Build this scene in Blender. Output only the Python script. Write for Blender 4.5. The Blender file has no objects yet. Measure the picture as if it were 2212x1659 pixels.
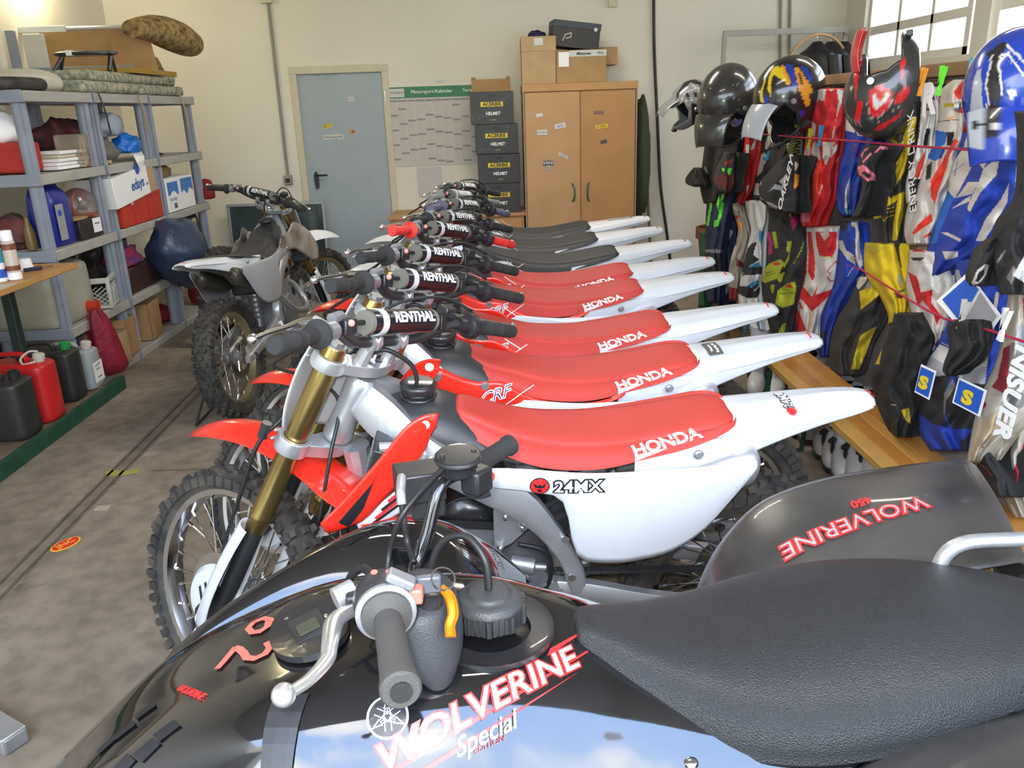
import bpy, bmesh, math, random
from mathutils import Vector, Matrix, noise as mnoise
C = bpy.context.scene.collection
SC = bpy.context.scene
PI = math.pi
rnd = random.Random(7)
def V(*a): return Vector(a)

# ---------------- camera ----------------
CAMH = 1.6
PITCH, ROLL, YAW = [math.radians(a) for a in (18.7, 1.96, 0.4)]
CR = Matrix.Rotation(-YAW, 3, 'Z') @ Matrix.Rotation(PI/2-PITCH, 3, 'X') @ Matrix.Rotation(-ROLL, 3, 'Z')
cd = bpy.data.cameras.new('camera'); cam = bpy.data.objects.new('camera', cd); C.objects.link(cam)
cd.sensor_fit = 'HORIZONTAL'; cd.sensor_width = 36; cd.lens = 36*1754/2212; cd.clip_start = 0.02; cd.clip_end = 300
cam.matrix_world = Matrix.Translation((0, 0, CAMH)) @ CR.to_4x4()
SC.camera = cam
# ---------------- colour management ----------------
SC.view_settings.view_transform = 'Standard'; SC.view_settings.look = 'None'
SC.view_settings.gamma = 1; SC.view_settings.use_curve_mapping = False
SC.view_settings.exposure = 0.0
# ---------------- world ----------------
wd = bpy.data.worlds.new('world'); SC.world = wd; wd.use_nodes = True
wn = wd.node_tree.nodes; wl = wd.node_tree.links
bg = wn['Background']
geo = wn.new('ShaderNodeTexCoord'); sep = wn.new('ShaderNodeSeparateXYZ'); wl.new(geo.outputs['Generated'], sep.inputs[0])
rmp = wn.new('ShaderNodeValToRGB'); wl.new(sep.outputs['Z'], rmp.inputs[0])
rmp.color_ramp.elements[0].position = 0.0; rmp.color_ramp.elements[0].color = (.85, .90, 1.0, 1)
rmp.color_ramp.elements[1].position = 0.7; rmp.color_ramp.elements[1].color = (.42, .62, 1.0, 1)
nz = wn.new('ShaderNodeTexNoise'); nz.inputs['Scale'].default_value = 2.2; nz.inputs['Detail'].default_value = 6
wl.new(geo.outputs['Generated'], nz.inputs['Vector'])
cr2 = wn.new('ShaderNodeValToRGB'); wl.new(nz.outputs['Fac'], cr2.inputs[0])
cr2.color_ramp.elements[0].position = .5; cr2.color_ramp.elements[1].position = .68
mxw = wn.new('ShaderNodeMixRGB'); wl.new(cr2.outputs[0], mxw.inputs[0]); wl.new(rmp.outputs[0], mxw.inputs[1]); mxw.inputs[2].default_value = (1.05, 1.05, 1.05, 1)
wl.new(mxw.outputs[0], bg.inputs['Color']); bg.inputs['Strength'].default_value = 8.3
# sun outside: stands over the building's back so it lights the yard, not the room
sd = bpy.data.lights.new('sun', 'SUN'); so = bpy.data.objects.new('sun', sd); C.objects.link(so)
sd.energy = 14.0; sd.angle = .01; sd.color = (1, .95, .86)
so.rotation_euler = (math.radians(-38), math.radians(18), 0)
def lamp(name, loc, power, size, col, rot=(0, 0, 0), sy=None):
    l = bpy.data.lights.new(name, 'AREA'); o = bpy.data.objects.new(name, l); C.objects.link(o)
    l.energy = power; l.size = size; l.color = col; o.location = loc; o.rotation_euler = rot
    if sy: l.shape = 'RECTANGLE'; l.size_y = sy
    return o
# the camera's own flash, just above the lens
fl = bpy.data.lights.new('camera_flash', 'SPOT'); flo = bpy.data.objects.new('camera_flash', fl); C.objects.link(flo)
fl.energy = 105; fl.spot_size = math.radians(95); fl.spot_blend = .6; fl.shadow_soft_size = .02; fl.color = (1, .98, .95)
flo.matrix_world = Matrix.Translation((-.03, -.01, CAMH+.05)) @ CR.to_4x4()

# ---------------- helpers ----------------
def pray(px, py):
    return CR @ V((px-1106)/1754, -(py-829.5)/1754, -1)
def AX(px, py, x):
    d = pray(px, py); t = x/d.x; return V(0, 0, CAMH)+d*t
def AY(px, py, y):
    d = pray(px, py); t = y/d.y; return V(0, 0, CAMH)+d*t
def AZ(px, py, z):
    d = pray(px, py); t = (z-CAMH)/d.z; return V(0, 0, CAMH)+d*t

MC = {}
def mat(name, col, rough=.5, metal=0., coat=0., bump=0., bscale=60., var=.06, vscale=8., spec=.5, trans=0., emit=None, es=1., attr=None, col2=None, sheen=0.):
    if name in MC: return MC[name]
    m = bpy.data.materials.new(name); m.use_nodes = True; n = m.node_tree.nodes; l = m.node_tree.links
    b = n['Principled BSDF']
    b.inputs['Roughness'].default_value = rough; b.inputs['Metallic'].default_value = metal
    b.inputs['Coat Weight'].default_value = coat; b.inputs['Coat Roughness'].default_value = .04
    b.inputs['Specular IOR Level'].default_value = spec
    b.inputs['Transmission Weight'].default_value = trans
    if sheen: b.inputs['Sheen Weight'].default_value = sheen
    tc = n.new('ShaderNodeTexCoord')
    c = tuple(col)+(1,)
    if attr:
        a = n.new('ShaderNodeAttribute'); a.attribute_name = attr; base = a.outputs['Color']
    else:
        r = n.new('ShaderNodeRGB'); r.outputs[0].default_value = c; base = r.outputs[0]
    if var > 0:
        t = n.new('ShaderNodeTexNoise'); t.inputs['Scale'].default_value = vscale; t.inputs['Detail'].default_value = 5
        l.new(tc.outputs['Object'], t.inputs['Vector'])
        x = n.new('ShaderNodeMixRGB'); x.blend_type = 'MIX'
        mr = n.new('ShaderNodeMapRange'); l.new(t.outputs['Fac'], mr.inputs[0]); mr.inputs[1].default_value = .35; mr.inputs[2].default_value = .7
        l.new(mr.outputs[0], x.inputs[0]); l.new(base, x.inputs[1])
        if col2: x.inputs[2].default_value = tuple(col2)+(1,)
        else:
            h = n.new('ShaderNodeHueSaturation'); h.inputs['Value'].default_value = 1-var; l.new(base, h.inputs['Color']); l.new(h.outputs[0], x.inputs[2])
        base = x.outputs[0]
    l.new(base, b.inputs['Base Color'])
    if bump > 0:
        t2 = n.new('ShaderNodeTexNoise'); t2.inputs['Scale'].default_value = bscale; t2.inputs['Detail'].default_value = 4
        l.new(tc.outputs['Object'], t2.inputs['Vector'])
        bp = n.new('ShaderNodeBump'); bp.inputs['Strength'].default_value = bump; bp.inputs['Distance'].default_value = .01
        l.new(t2.outputs['Fac'], bp.inputs['Height']); l.new(bp.outputs[0], b.inputs['Normal'])
    if emit:
        b.inputs['Emission Color'].default_value = tuple(emit)+(1,); b.inputs['Emission Strength'].default_value = es
    MC[name] = m; return m

def crv(P, n, closed=False):
    """Catmull-Rom through a list of vectors, n steps a span"""
    P = [Vector(p) for p in P]; out = []; N = len(P)
    if n <= 1: return P
    rng = N if closed else N-1
    for i in range(rng):
        if closed: a, b, c, d = P[(i-1) % N], P[i], P[(i+1) % N], P[(i+2) % N]
        else: a, b, c, d = P[max(i-1, 0)], P[i], P[i+1], P[min(i+2, N-1)]
        for k in range(n):
            t = k/n
            out.append(.5*((2*b)+(c-a)*t+(2*a-5*b+4*c-d)*t*t+(3*b-a-3*c+d)*t**3))
    if not closed: out.append(P[-1])
    return out

class MB:
    def __init__(s): s.v = []; s.f = []
    def add(s, vs, fs):
        o = len(s.v); s.v += [Vector(x) for x in vs]; s.f += [tuple(i+o for i in f) for f in fs]; return s
    def box(s, c, d, rot=None):
        c = Vector(c); vs = []
        for x in (-.5, .5):
            for y in (-.5, .5):
                for z in (-.5, .5):
                    p = V(x*d[0], y*d[1], z*d[2]); vs.append((rot @ p if rot else p)+c)
        return s.add(vs, [(0, 1, 3, 2), (4, 6, 7, 5), (0, 4, 5, 1), (2, 3, 7, 6), (0, 2, 6, 4), (1, 5, 7, 3)])
    def hexa(s, b, t):
        """b,t: four bottom and four top points"""
        return s.add(list(b)+list(t), [(3, 2, 1, 0), (4, 5, 6, 7)]+[(i, (i+1) % 4, (i+1) % 4+4, i+4) for i in range(4)])
    def tube(s, pts, r, seg=8, caps=True, n=1, sq=None):
        P = crv(pts, n)
        R = r if isinstance(r, (list, tuple)) else [r]*len(pts)
        if n > 1: R = [q.x for q in crv([V(a, 0, 0) for a in R], n)]
        vs = []; prev = None; N = len(P)
        for i, p in enumerate(P):
            d = (P[min(i+1, N-1)]-P[max(i-1, 0)])
            d = d.normalized() if d.length > 1e-9 else V(0, 0, 1)
            if prev is None:
                up = V(0, 0, 1) if abs(d.z) < .9 else V(1, 0, 0)
                a = d.cross(up).normalized()
            else:
                a = (prev-d*prev.dot(d)).normalized()
            prev = a; b = d.cross(a)
            for k in range(seg):
                t = 2*PI*(k+.5)/seg
                vs.append(p+a*(math.cos(t)*R[i])+b*(math.sin(t)*R[i]*(sq or 1)))
        fs = [(i*seg+k, i*seg+(k+1) % seg, (i+1)*seg+(k+1) % seg, (i+1)*seg+k) for i in range(N-1) for k in range(seg)]
        if caps: fs += [tuple(range(seg-1, -1, -1)), tuple((N-1)*seg+k for k in range(seg))]
        return s.add(vs, fs)
    def cyl(s, a, b, r, r2=None, seg=12): return s.tube([a, b], [r, r if r2 is None else r2], seg)
    def lathe(s, prof, o=(0, 0, 0), ax=(0, 0, 1), seg=24, closed=False, arc=None):
        o = Vector(o); ax = Vector(ax).normalized()
        u = ax.cross(V(1, 0, 0) if abs(ax.x) < .9 else V(0, 1, 0)).normalized(); w = ax.cross(u)
        vs = []; m = len(prof)
        for k in range(seg):
            t = 2*PI*k/seg; d = u*math.cos(t)+w*math.sin(t)
            for (r, h) in prof: vs.append(o+ax*h+d*r)
        fs = []
        for k in range(seg):
            j = (k+1) % seg
            for i in range(m if closed else m-1):
                i2 = (i+1) % m
                fs.append((k*m+i, j*m+i, j*m+i2, k*m+i2))
        if not closed:
            if prof[0][0] > 1e-6: fs.append(tuple(k*m for k in range(seg))[::-1])
            if prof[-1][0] > 1e-6: fs.append(tuple(k*m+m-1 for k in range(seg)))
        return s.add(vs, fs)
    def grid(s, rows, n=1, m=1, closed=False, caps=False):
        """Catmull surface through rows of control points"""
        R = [crv(r, m, closed) for r in rows]
        cols = [crv([r[j] for r in R], n) for j in range(len(R[0]))]
        Rn = len(cols[0]); Cn = len(cols)
        vs = [cols[j][i] for i in range(Rn) for j in range(Cn)]
        fs = []
        for i in range(Rn-1):
            for j in range(Cn if closed else Cn-1):
                k = (j+1) % Cn
                fs.append((i*Cn+j, i*Cn+k, (i+1)*Cn+k, (i+1)*Cn+j))
        if caps and closed:
            fs += [tuple(range(Cn))[::-1], tuple((Rn-1)*Cn+j for j in range(Cn))]
        return s.add(vs, fs)
    def slab(s, pts, fn, th):
        """polygon pts (a,b) mapped by fn(a,b)->Vector, thickness vector th"""
        th = Vector(th); A = [fn(a, b) for a, b in pts]; n = len(A)
        return s.add(A+[p+th for p in A], [tuple(range(n)), tuple(range(2*n-1, n-1, -1))]+[(i, i+n, (i+1) % n+n, (i+1) % n) for i in range(n)])
    def sph(s, c, r, seg=12, rings=8, sc=(1, 1, 1), rot=None):
        c = Vector(c); vs = []; 
        for i in range(rings+1):
            th = PI*i/rings
            for k in range(seg):
                ph = 2*PI*k/seg
                p = V(math.sin(th)*math.cos(ph)*r*sc[0], math.sin(th)*math.sin(ph)*r*sc[1], math.cos(th)*r*sc[2])
                vs.append((rot @ p if rot else p)+c)
        fs = [(i*seg+k, (i+1)*seg+k, (i+1)*seg+(k+1) % seg, i*seg+(k+1) % seg) for i in range(rings) for k in range(seg)]
        return s.add(vs, fs)
    def build(s, name, m, parent=None, smooth=35, bev=0., sol=0., sub=0, tag=None, fix=True):
        me = bpy.data.meshes.new(name)
        bm = bmesh.new(); bv = [bm.verts.new(p) for p in s.v]
        for f in s.f:
            q = []
            for i in f:
                if i not in q: q.append(i)
            if len(q) < 3: continue
            try: bm.faces.new([bv[i] for i in q])
            except ValueError: pass
        bmesh.ops.remove_doubles(bm, verts=bm.verts, dist=1e-5)
        if fix: bmesh.ops.recalc_face_normals(bm, faces=bm.faces)
        bm.to_mesh(me); bm.free()
        if m: me.materials.append(m)
        return link(name, me, parent, smooth, bev, sol, sub)
def link(name, me, parent=None, smooth=35, bev=0., sol=0., sub=0):
    o = bpy.data.objects.new(name, me); C.objects.link(o)
    if parent: o.parent = parent
    if smooth:
        me.shade_smooth()
        if smooth < 180 and not sub: me.set_sharp_from_angle(angle=math.radians(smooth))
    if sub:
        d = o.modifiers.new('sub', 'SUBSURF'); d.levels = d.render_levels = sub
    if sol:
        d = o.modifiers.new('sol', 'SOLIDIFY'); d.thickness = sol; d.offset = 0
    if bev:
        d = o.modifiers.new('bev', 'BEVEL'); d.width = bev; d.segments = 2; d.limit_method = 'ANGLE'; d.angle_limit = math.radians(40)
    return o
def thing(name, label, cat, loc=(0, 0, 0), rot=(0, 0, 0), group=None):
    o = bpy.data.objects.new(name, None); C.objects.link(o); o.empty_display_size = .05
    o.location = loc; o.rotation_euler = rot; o['label'] = label; o['category'] = cat
    if group: o['group'] = group
    return o
def tag(o, label, cat, group=None):
    o['label'] = label; o['category'] = cat
    if group: o['group'] = group
    return o
def stru(o): o['kind'] = 'structure'; return o
def stuff(o): o['kind'] = 'stuff'; return o
def dup(root, loc=None, rot=None, label=None, group=None):
    def cp(o, par):
        c = o.copy(); C.objects.link(c)
        if par: c.parent = par
        for ch in list(o.children): cp(ch, c)
        return c
    r = cp(root, None)
    if loc is not None: r.location = loc
    if rot is not None: r.rotation_euler = rot
    if label: r['label'] = label
    if group: r['group'] = group
    return r
_txt = {}
def text_mesh(s, size, bold=0., ext=.0006, step=0., shear=0., sx=1.):
    k = (s, size, bold, ext, step, shear, sx)
    if k in _txt: return _txt[k]
    cu = bpy.data.curves.new('t', 'FONT'); cu.body = s; cu.size = size; cu.offset = bold; cu.extrude = ext; cu.shear = shear
    cu.align_x = 'CENTER'; cu.align_y = 'CENTER'; cu.resolution_u = 3
    o = bpy.data.objects.new('t', cu); C.objects.link(o)
    dg = bpy.context.evaluated_depsgraph_get(); me = bpy.data.meshes.new_from_object(o.evaluated_get(dg))
    bpy.data.objects.remove(o); bpy.data.curves.remove(cu)
    if sx != 1:
        for v in me.vertices: v.co.x *= sx
    if step:
        bm = bmesh.new(); bm.from_mesh(me)
        for ax in (0, 1):
            lo = min(v.co[ax] for v in bm.verts); hi = max(v.co[ax] for v in bm.verts); c = lo+step
            while c < hi:
                nn = V(1, 0, 0) if ax == 0 else V(0, 1, 0)
                bmesh.ops.bisect_plane(bm, geom=bm.verts[:]+bm.edges[:]+bm.faces[:], plane_co=nn*c, plane_no=nn); c += step
        bm.to_mesh(me); bm.free()
    _txt[k] = me; return me
def frame_m(o, right, nrm):
    r = Vector(right).normalized(); n = Vector(nrm).normalized(); u = n.cross(r).normalized(); r = u.cross(n)
    m = Matrix((r, u, n)).transposed().to_4x4(); m.translation = Vector(o); return m
def text(s, size, o, right, nrm, m, parent, name='lettering', wrap=None, step=0., off=.0012, **kw):
    me = text_mesh(s, size, step=step, **kw).copy()
    me.materials.clear(); me.materials.append(m)
    ob = bpy.data.objects.new(name, me); C.objects.link(ob); ob.parent = parent
    ob.matrix_basis = frame_m(o, right, nrm)
    if wrap: wrapmod(ob, wrap, off)
    return ob
_bvh = {}
def wrapmod(ob, tgt, off=.0012):
    """lay the flat mesh on the surface of tgt (same parent space), by ray casts"""
    from mathutils.bvhtree import BVHTree
    if tgt.name not in _bvh:
        _bvh[tgt.name] = BVHTree.FromPolygons([tgt.matrix_basis @ v.co for v in tgt.data.vertices], [tuple(p.vertices) for p in tgt.data.polygons])
    T = _bvh[tgt.name]
    # wrapped pieces are children of tgt or siblings: bring them into the space of tgt's parent
    par = ob.parent; m = ob.matrix_basis.copy()
    if par is tgt: m = tgt.matrix_basis @ m
    inv = m.inverted(); n = (m.to_3x3() @ V(0, 0, 1)).normalized()
    for md in tgt.modifiers:
        if md.type == 'SOLIDIFY': off += md.thickness*(.5 if md.offset == 0 else 0)
    me = ob.data; hits = []; miss = []
    for v in me.vertices:
        p = m @ V(v.co.x, v.co.y, 0); h = T.ray_cast(p+n*.0, -n)
        if h[0] is None: miss.append(v); continue
        q = h[0]+n*(off+v.co.z); hits.append(((v.co.x, v.co.y), (inv @ q).z)); v.co.z = hits[-1][1]
    for v in miss:
        if hits: v.co.z = min(hits, key=lambda a: (a[0][0]-v.co.x)**2+(a[0][1]-v.co.y)**2)[1]
    return ob
def decal(polys, o, right, nrm, m, parent, name='sticker', wrap=None, ext=.0006, step=0., off=.001):
    """flat polygons in the frame (right, up) about o"""
    bm = bmesh.new()
    for P in polys:
        f = bm.faces.new([bm.verts.new((a, b, 0)) for a, b in P])
    bmesh.ops.recalc_face_normals(bm, faces=bm.faces)
    for f in bm.faces:
        if f.normal.z < 0: f.normal_flip()
    if step:
        for ax in (0, 1):
            lo = min(v.co[ax] for v in bm.verts); hi = max(v.co[ax] for v in bm.verts); c = lo+step
            while c < hi:
                nn = V(1, 0, 0) if ax == 0 else V(0, 1, 0)
                bmesh.ops.bisect_plane(bm, geom=bm.verts[:]+bm.edges[:]+bm.faces[:], plane_co=nn*c, plane_no=nn); c += step
    me = bpy.data.meshes.new(name); bm.to_mesh(me); bm.free(); me.materials.append(m)
    ob = bpy.data.objects.new(name, me); C.objects.link(ob); ob.parent = parent; ob.matrix_basis = frame_m(o, right, nrm)
    if wrap: wrapmod(ob, wrap, off)
    if ext:
        d = ob.modifiers.new('s', 'SOLIDIFY'); d.thickness = ext; d.offset = 1
    return ob
def circ(cx, cy, r, n=24, sy=1): return [(cx+r*math.cos(2*PI*i/n), cy+r*sy*math.sin(2*PI*i/n)) for i in range(n)]
def stroke(pts, w):
    """list of quads along a polyline"""
    out = []
    for (x0, y0), (x1, y1) in zip(pts, pts[1:]):
        dx, dy = x1-x0, y1-y0; L = math.hypot(dx, dy) or 1; nx, ny = -dy/L*w/2, dx/L*w/2
        ex, ey = dx/L*w*.3, dy/L*w*.3
        out.append([(x0+nx-ex, y0+ny-ey), (x1+nx+ex, y1+ny+ey), (x1-nx+ex, y1-ny+ey), (x0-nx-ex, y0-ny-ey)])
    return out
def box(name, m, a, b, parent=None, bev=.004, rotz=0):
    """box between corners a and b (parent frame)"""
    c = [(a[i]+b[i])/2 for i in range(3)]; d = [abs(b[i]-a[i]) for i in range(3)]
    mb = MB(); mb.box((0, 0, 0), d); o = mb.build(name, m, parent, bev=bev); o.location = c; o.rotation_euler.z = rotz; return o

# ---------------- materials ----------------
M = dict(
 wall=mat('wall_plaster', (.74, .70, .60), .9, bump=.08, bscale=30, var=.07, vscale=1.2),
 ceil=mat('ceiling_paint', (.40, .37, .32), .9, var=.04),
 red=mat('red_plastic', (.80, .028, .014), .28, coat=.5, var=.05),
 redseat=mat('red_seat_cover', (.52, .045, .034), .62, bump=.12, bscale=500, var=.12, vscale=5),
 white=mat('white_plastic', (.66, .68, .71), .3, coat=.4, var=.04),
 greyp=mat('grey_plastic', (.32, .33, .35), .4, var=.1),
 black=mat('black_plastic', (.022, .022, .025), .38, coat=.25, var=.3),
 tank=mat('dark_grey_tank', (.035, .036, .04), .42, bump=.05, bscale=300, var=.2),
 rubber=mat('rubber', (.022, .021, .020), .8, bump=.15, bscale=120, var=.5, vscale=14, col2=(.085, .072, .058)),
 grip=mat('grip_rubber', (.028, .028, .028), .9, bump=.2, bscale=260, var=.2),
 alu=mat('cast_aluminium', (.66, .67, .70), .36, metal=.75, bump=.05, bscale=90, var=.15),
 alud=mat('dull_aluminium', (.42, .43, .45), .45, metal=.7, bump=.08, bscale=80, var=.25),
 chrome=mat('chrome', (.85, .85, .86), .12, metal=1, var=.05),
 gold=mat('gold_fork', (.34, .235, .085), .27, metal=.9, var=.12),
 dkmet=mat('dark_metal', (.06, .06, .065), .4, metal=.5, var=.3),
 blkeng=mat('black_engine_paint', (.02, .02, .022), .3, coat=.4, var=.3),
 greyeng=mat('grey_engine_paint', (.22, .23, .26), .45, metal=.3, var=.2),
 foam=mat('foam_grey', (.20, .19, .16), .95, bump=.3, bscale=400, var=.2),
 blkseat=mat('black_seat_cover', (.03, .03, .032), .6, bump=.15, bscale=500, var=.2),
 greyseat=mat('grey_seat_side', (.36, .33, .30), .6, bump=.1, bscale=400, var=.1),
 gloss=mat('gloss_black_body', (.010, .010, .012), .07, coat=1., spec=.8, bump=.03, bscale=9, var=.4, vscale=20),
 vinyl=mat('vinyl_seat', (.022, .023, .026), .42, bump=.55, bscale=420, var=.15, spec=.6),
 dullblk=mat('dusty_black_plastic', (.03, .029, .028), .32, coat=.35, bump=.05, bscale=25, var=.9, vscale=5, col2=(.075, .07, .064)),
 lwhite=mat('print_white', (.88, .88, .88), .45, var=0),
 lred=mat('print_red', (.75, .03, .03), .4, var=0),
 lblack=mat('print_black', (.015, .015, .02), .45, var=0),
 lyel=mat('print_yellow', (.8, .58, .02), .5, var=0),
 lblue=mat('print_blue', (.02, .10, .5), .5, var=0),
 lsal=mat('print_salmon', (.80, .16, .12), .55, var=.1),
 orange=mat('orange_anodised', (.85, .27, .01), .3, metal=.5),
 cable=mat('black_cable', (.015, .015, .016), .45, var=0),
 shelf=mat('grey_shelf_plastic', (.26, .29, .35), .6, bump=.1, bscale=60, var=.15),
 shelfe=mat('beige_shelf_plastic', (.42, .41, .37), .6, bump=.1, bscale=60, var=.15),
 card=mat('cardboard', (.42, .26, .12), .85, bump=.1, bscale=40, var=.15),
 cardl=mat('light_cardboard', (.50, .34, .18), .85, bump=.1, bscale=40, var=.15),
 pine=mat('varnished_pine', (.72, .38, .10), .35, coat=.3, var=.25, vscale=3),
 cab=mat('beech_laminate', (.50, .255, .095), .45, var=.12, vscale=5),
 door=mat('door_paint', (.36, .42, .46), .5, metal=0, bump=.05, bscale=300, var=.06),
 lamp=mat('lamp_glow', (1, 1, 1), .5, emit=(1, .9, .6), es=9, var=0),
)
# ================= STRUCTURE =================
XL, YB, ZC = -3.56, 8.2, 3.4
XR = 3.28
def floor_mat():
    m = bpy.data.materials.new('concrete_floor'); m.use_nodes = True; n = m.node_tree.nodes; l = m.node_tree.links
    b = n['Principled BSDF']; tc = n.new('ShaderNodeTexCoord')
    t1 = n.new('ShaderNodeTexNoise'); t1.inputs['Scale'].default_value = 1.3; t1.inputs['Detail'].default_value = 8
    t2 = n.new('ShaderNodeTexNoise'); t2.inputs['Scale'].default_value = 14; t2.inputs['Detail'].default_value = 6
    t3 = n.new('ShaderNodeTexNoise'); t3.inputs['Scale'].default_value = 5; t3.inputs['Detail'].default_value = 3; t3.inputs['Roughness'].default_value = .7
    for t in (t1, t2, t3): l.new(tc.outputs['Object'], t.inputs['Vector'])
    r = n.new('ShaderNodeValToRGB'); l.new(t1.outputs['Fac'], r.inputs[0])
    r.color_ramp.elements[0].position = .3; r.color_ramp.elements[0].color = (.20, .155, .11, 1)
    r.color_ramp.elements[1].position = .7; r.color_ramp.elements[1].color = (.35, .285, .215, 1)
    r2 = n.new('ShaderNodeValToRGB'); l.new(t2.outputs['Fac'], r2.inputs[0])
    r2.color_ramp.elements[0].position = .35; r2.color_ramp.elements[0].color = (.72, .72, .72, 1)
    r2.color_ramp.elements[1].position = .6; r2.color_ramp.elements[1].color = (1, 1, 1, 1)
    x = n.new('ShaderNodeMixRGB'); x.blend_type = 'MULTIPLY'; x.inputs[0].default_value = 1; l.new(r.outputs[0], x.inputs[1]); l.new(r2.outputs[0], x.inputs[2])
    r3 = n.new('ShaderNodeValToRGB'); l.new(t3.outputs['Fac'], r3.inputs[0])
    r3.color_ramp.elements[0].position = .66; r3.color_ramp.elements[0].color = (1, 1, 1, 1)
    r3.color_ramp.elements[1].position = .74; r3.color_ramp.elements[1].color = (.6, .57, .53, 1)
    y = n.new('ShaderNodeMixRGB'); y.blend_type = 'MULTIPLY'; y.inputs[0].default_value = .8; l.new(x.outputs[0], y.inputs[1]); l.new(r3.outputs[0], y.inputs[2])
    l.new(y.outputs[0], b.inputs['Base Color']); b.inputs['Roughness'].default_value = .75
    bp = n.new('ShaderNodeBump'); bp.inputs['Strength'].default_value = .25; bp.inputs['Distance'].default_value = .01
    l.new(t2.outputs['Fac'], bp.inputs['Height']); l.new(bp.outputs[0], b.inputs['Normal'])
    return m
FM = floor_mat()
def sbox(name, m, a, b, **k): return stru(box(name, m, a, b, bev=0, **k))
sbox('floor', FM, (XL-.2, -.9, -.1), (3.6, YB+.2, 0))
sbox('ceiling', M['ceil'], (XL-.2, -.35, ZC), (3.6, YB+.2, ZC+.15))
sbox('wall_left', M['wall'], (XL-.2, -.9, 0), (XL, YB, ZC))
mb = MB()                                           # back wall with the door opening left out
DX0, DX1, DZ = -1.885, -1.06, 1.985
mb.box(((XL+DX0)/2, YB+.1, ZC/2), (DX0-XL, .2, ZC)); mb.box(((DX1+XR+.3)/2, YB+.1, ZC/2), (XR+.3-DX1, .2, ZC))
mb.box(((DX0+DX1)/2, YB+.1, (ZC+DZ)/2), (DX1-DX0, .2, ZC-DZ)); mb.box(((DX0+DX1)/2, YB+.24, ZC/2), (DX1-DX0, .08, ZC))
stru(mb.build('wall_back', M['wall'], smooth=0))
# front wall, open gateway to the yard behind the photographer
mb = MB(); mb.box((-3.3, -1.0, ZC/2), (.9, .2, ZC)); mb.box((3.15, -1.0, ZC/2), (.7, .2, ZC))
stru(mb.build('wall_front', M['wall'], smooth=0))
# yard: paving, hedge, far wall seen only in reflections
gm = mat('yard_paving', (.42, .38, .32), .9, var=.3, vscale=2)
stru(box('ground', gm, (-30, -40, -.12), (30, -.95, -.02), bev=0))
gr = mat('hedge_leaves', (.10, .20, .04), .8, var=.7, vscale=6, bump=.8, bscale=8)
mb = MB()
for i in range(16):
    x = -24+i*3.1+rnd.uniform(-.8, .8); mb.sph((x*.45-9, -10+rnd.uniform(-1, 1), 1.2), 2.3, 14, 9, (1, .8, rnd.uniform(.9, 1.7)))
h = stuff(mb.build('hedge', gr)); tag(h, 'green hedge across the yard behind the photographer', 'hedge')
stru(box('wall_across_yard', mat('yard_render', (.62, .56, .50), .9, var=.2), (-1.5, -13, -.1), (26, -12.6, 4.6), bev=0))
# oblique window wall
WA = V(XR, YB, 0); WD = V(0, -1, 0); WN = V(1, 0, 0)
WR = math.atan2(WD.y, WD.x)
def AW(px, py):
    d = pray(px, py); n = WN; t = (WA-V(0, 0, CAMH)).dot(n)/d.dot(n); p = V(0, 0, CAMH)+d*t
    return (p-WA).dot(WD), p.z
def wbox(name, m, u0, u1, z0, z1, n0, n1, parent=None, bev=0):
    mb = MB(); mb.box(((u0+u1)/2, (n0+n1)/2, (z0+z1)/2), (u1-u0, abs(n1-n0), z1-z0))
    o = mb.build(name, m, parent, bev=bev)
    if not parent: o.matrix_world = Matrix.Translation(WA) @ Matrix.Rotation(WR, 4, 'Z')
    return o
u1a = AW(1866, 60)[0]; u1b = AW(2100, 60)[0]; u2a = AW(2135, 60)[0]; zs = AW(1900, 139)[1]; zt = 3.05
ue = 9.1
mb = MB()
for a, b, z0, z1 in ((-.1, u1a, 0, ZC), (u1a, ue, 0, zs), (u1a, ue, zt, ZC), (u1b, u2a, zs, zt), (u2a+1.9, ue+.2, zs, zt)):
    mb.box(((a+b)/2, .15, (z0+z1)/2), (b-a, .3, z1-z0))
wo = stru(mb.build('wall_right', M['wall'], smooth=0)); wo.matrix_world = Matrix.Translation(WA) @ Matrix.Rotation(WR, 4, 'Z')
wf = mat('window_frame_paint', (.80, .77, .68), .4, coat=.2, var=.05)
gl = mat('window_glass', (1, 1, 1), .0, trans=1., var=0)
def window(nm, ua, ub, vs, hs):
    w = thing(nm, '', 'window'); del w['label']; del w['category']; stru(w)
    w.matrix_world = Matrix.Translation(WA) @ Matrix.Rotation(WR, 4, 'Z')
    mb = MB()
    def bx(a, b, z0, z1, n0=.04, n1=.10): mb.box(((a+b)/2, (n0+n1)/2, (z0+z1)/2), (b-a, n1-n0, z1-z0))
    bx(ua, ua+.035, zs, zt); bx(ub-.07, ub, zs, zt); bx(ua, ub, zs, zs+.06); bx(ua, ub, zt-.06, zt)
    mb.build('window_frame', wf, w, bev=.004, smooth=0)
    for v in vs:
        m2 = MB(); m2.box((v, .07, (zs+zt)/2), (.045, .05, zt-zs)); m2.build('mullion', wf, w, smooth=0, bev=.004)
    for hz in hs:
        m2 = MB(); m2.box(((ua+ub)/2, .07, hz), (ub-ua, .05, .07)); m2.build('transom', wf, w, smooth=0, bev=.004)
    V2 = [ua]+list(vs)+[ub]; H2 = [zs]+list(hs)+[zt]
    for i in range(len(V2)-1):
        for j in range(len(H2)-1):
            m2 = MB(); m2.box(((V2[i]+V2[i+1])/2, .07, (H2[j]+H2[j+1])/2), (V2[i+1]-V2[i]-.03, .005, H2[j+1]-H2[j]-.03)); m2.build('pane', gl, w, smooth=0)
zh = AW(1900, 62)[1]
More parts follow.
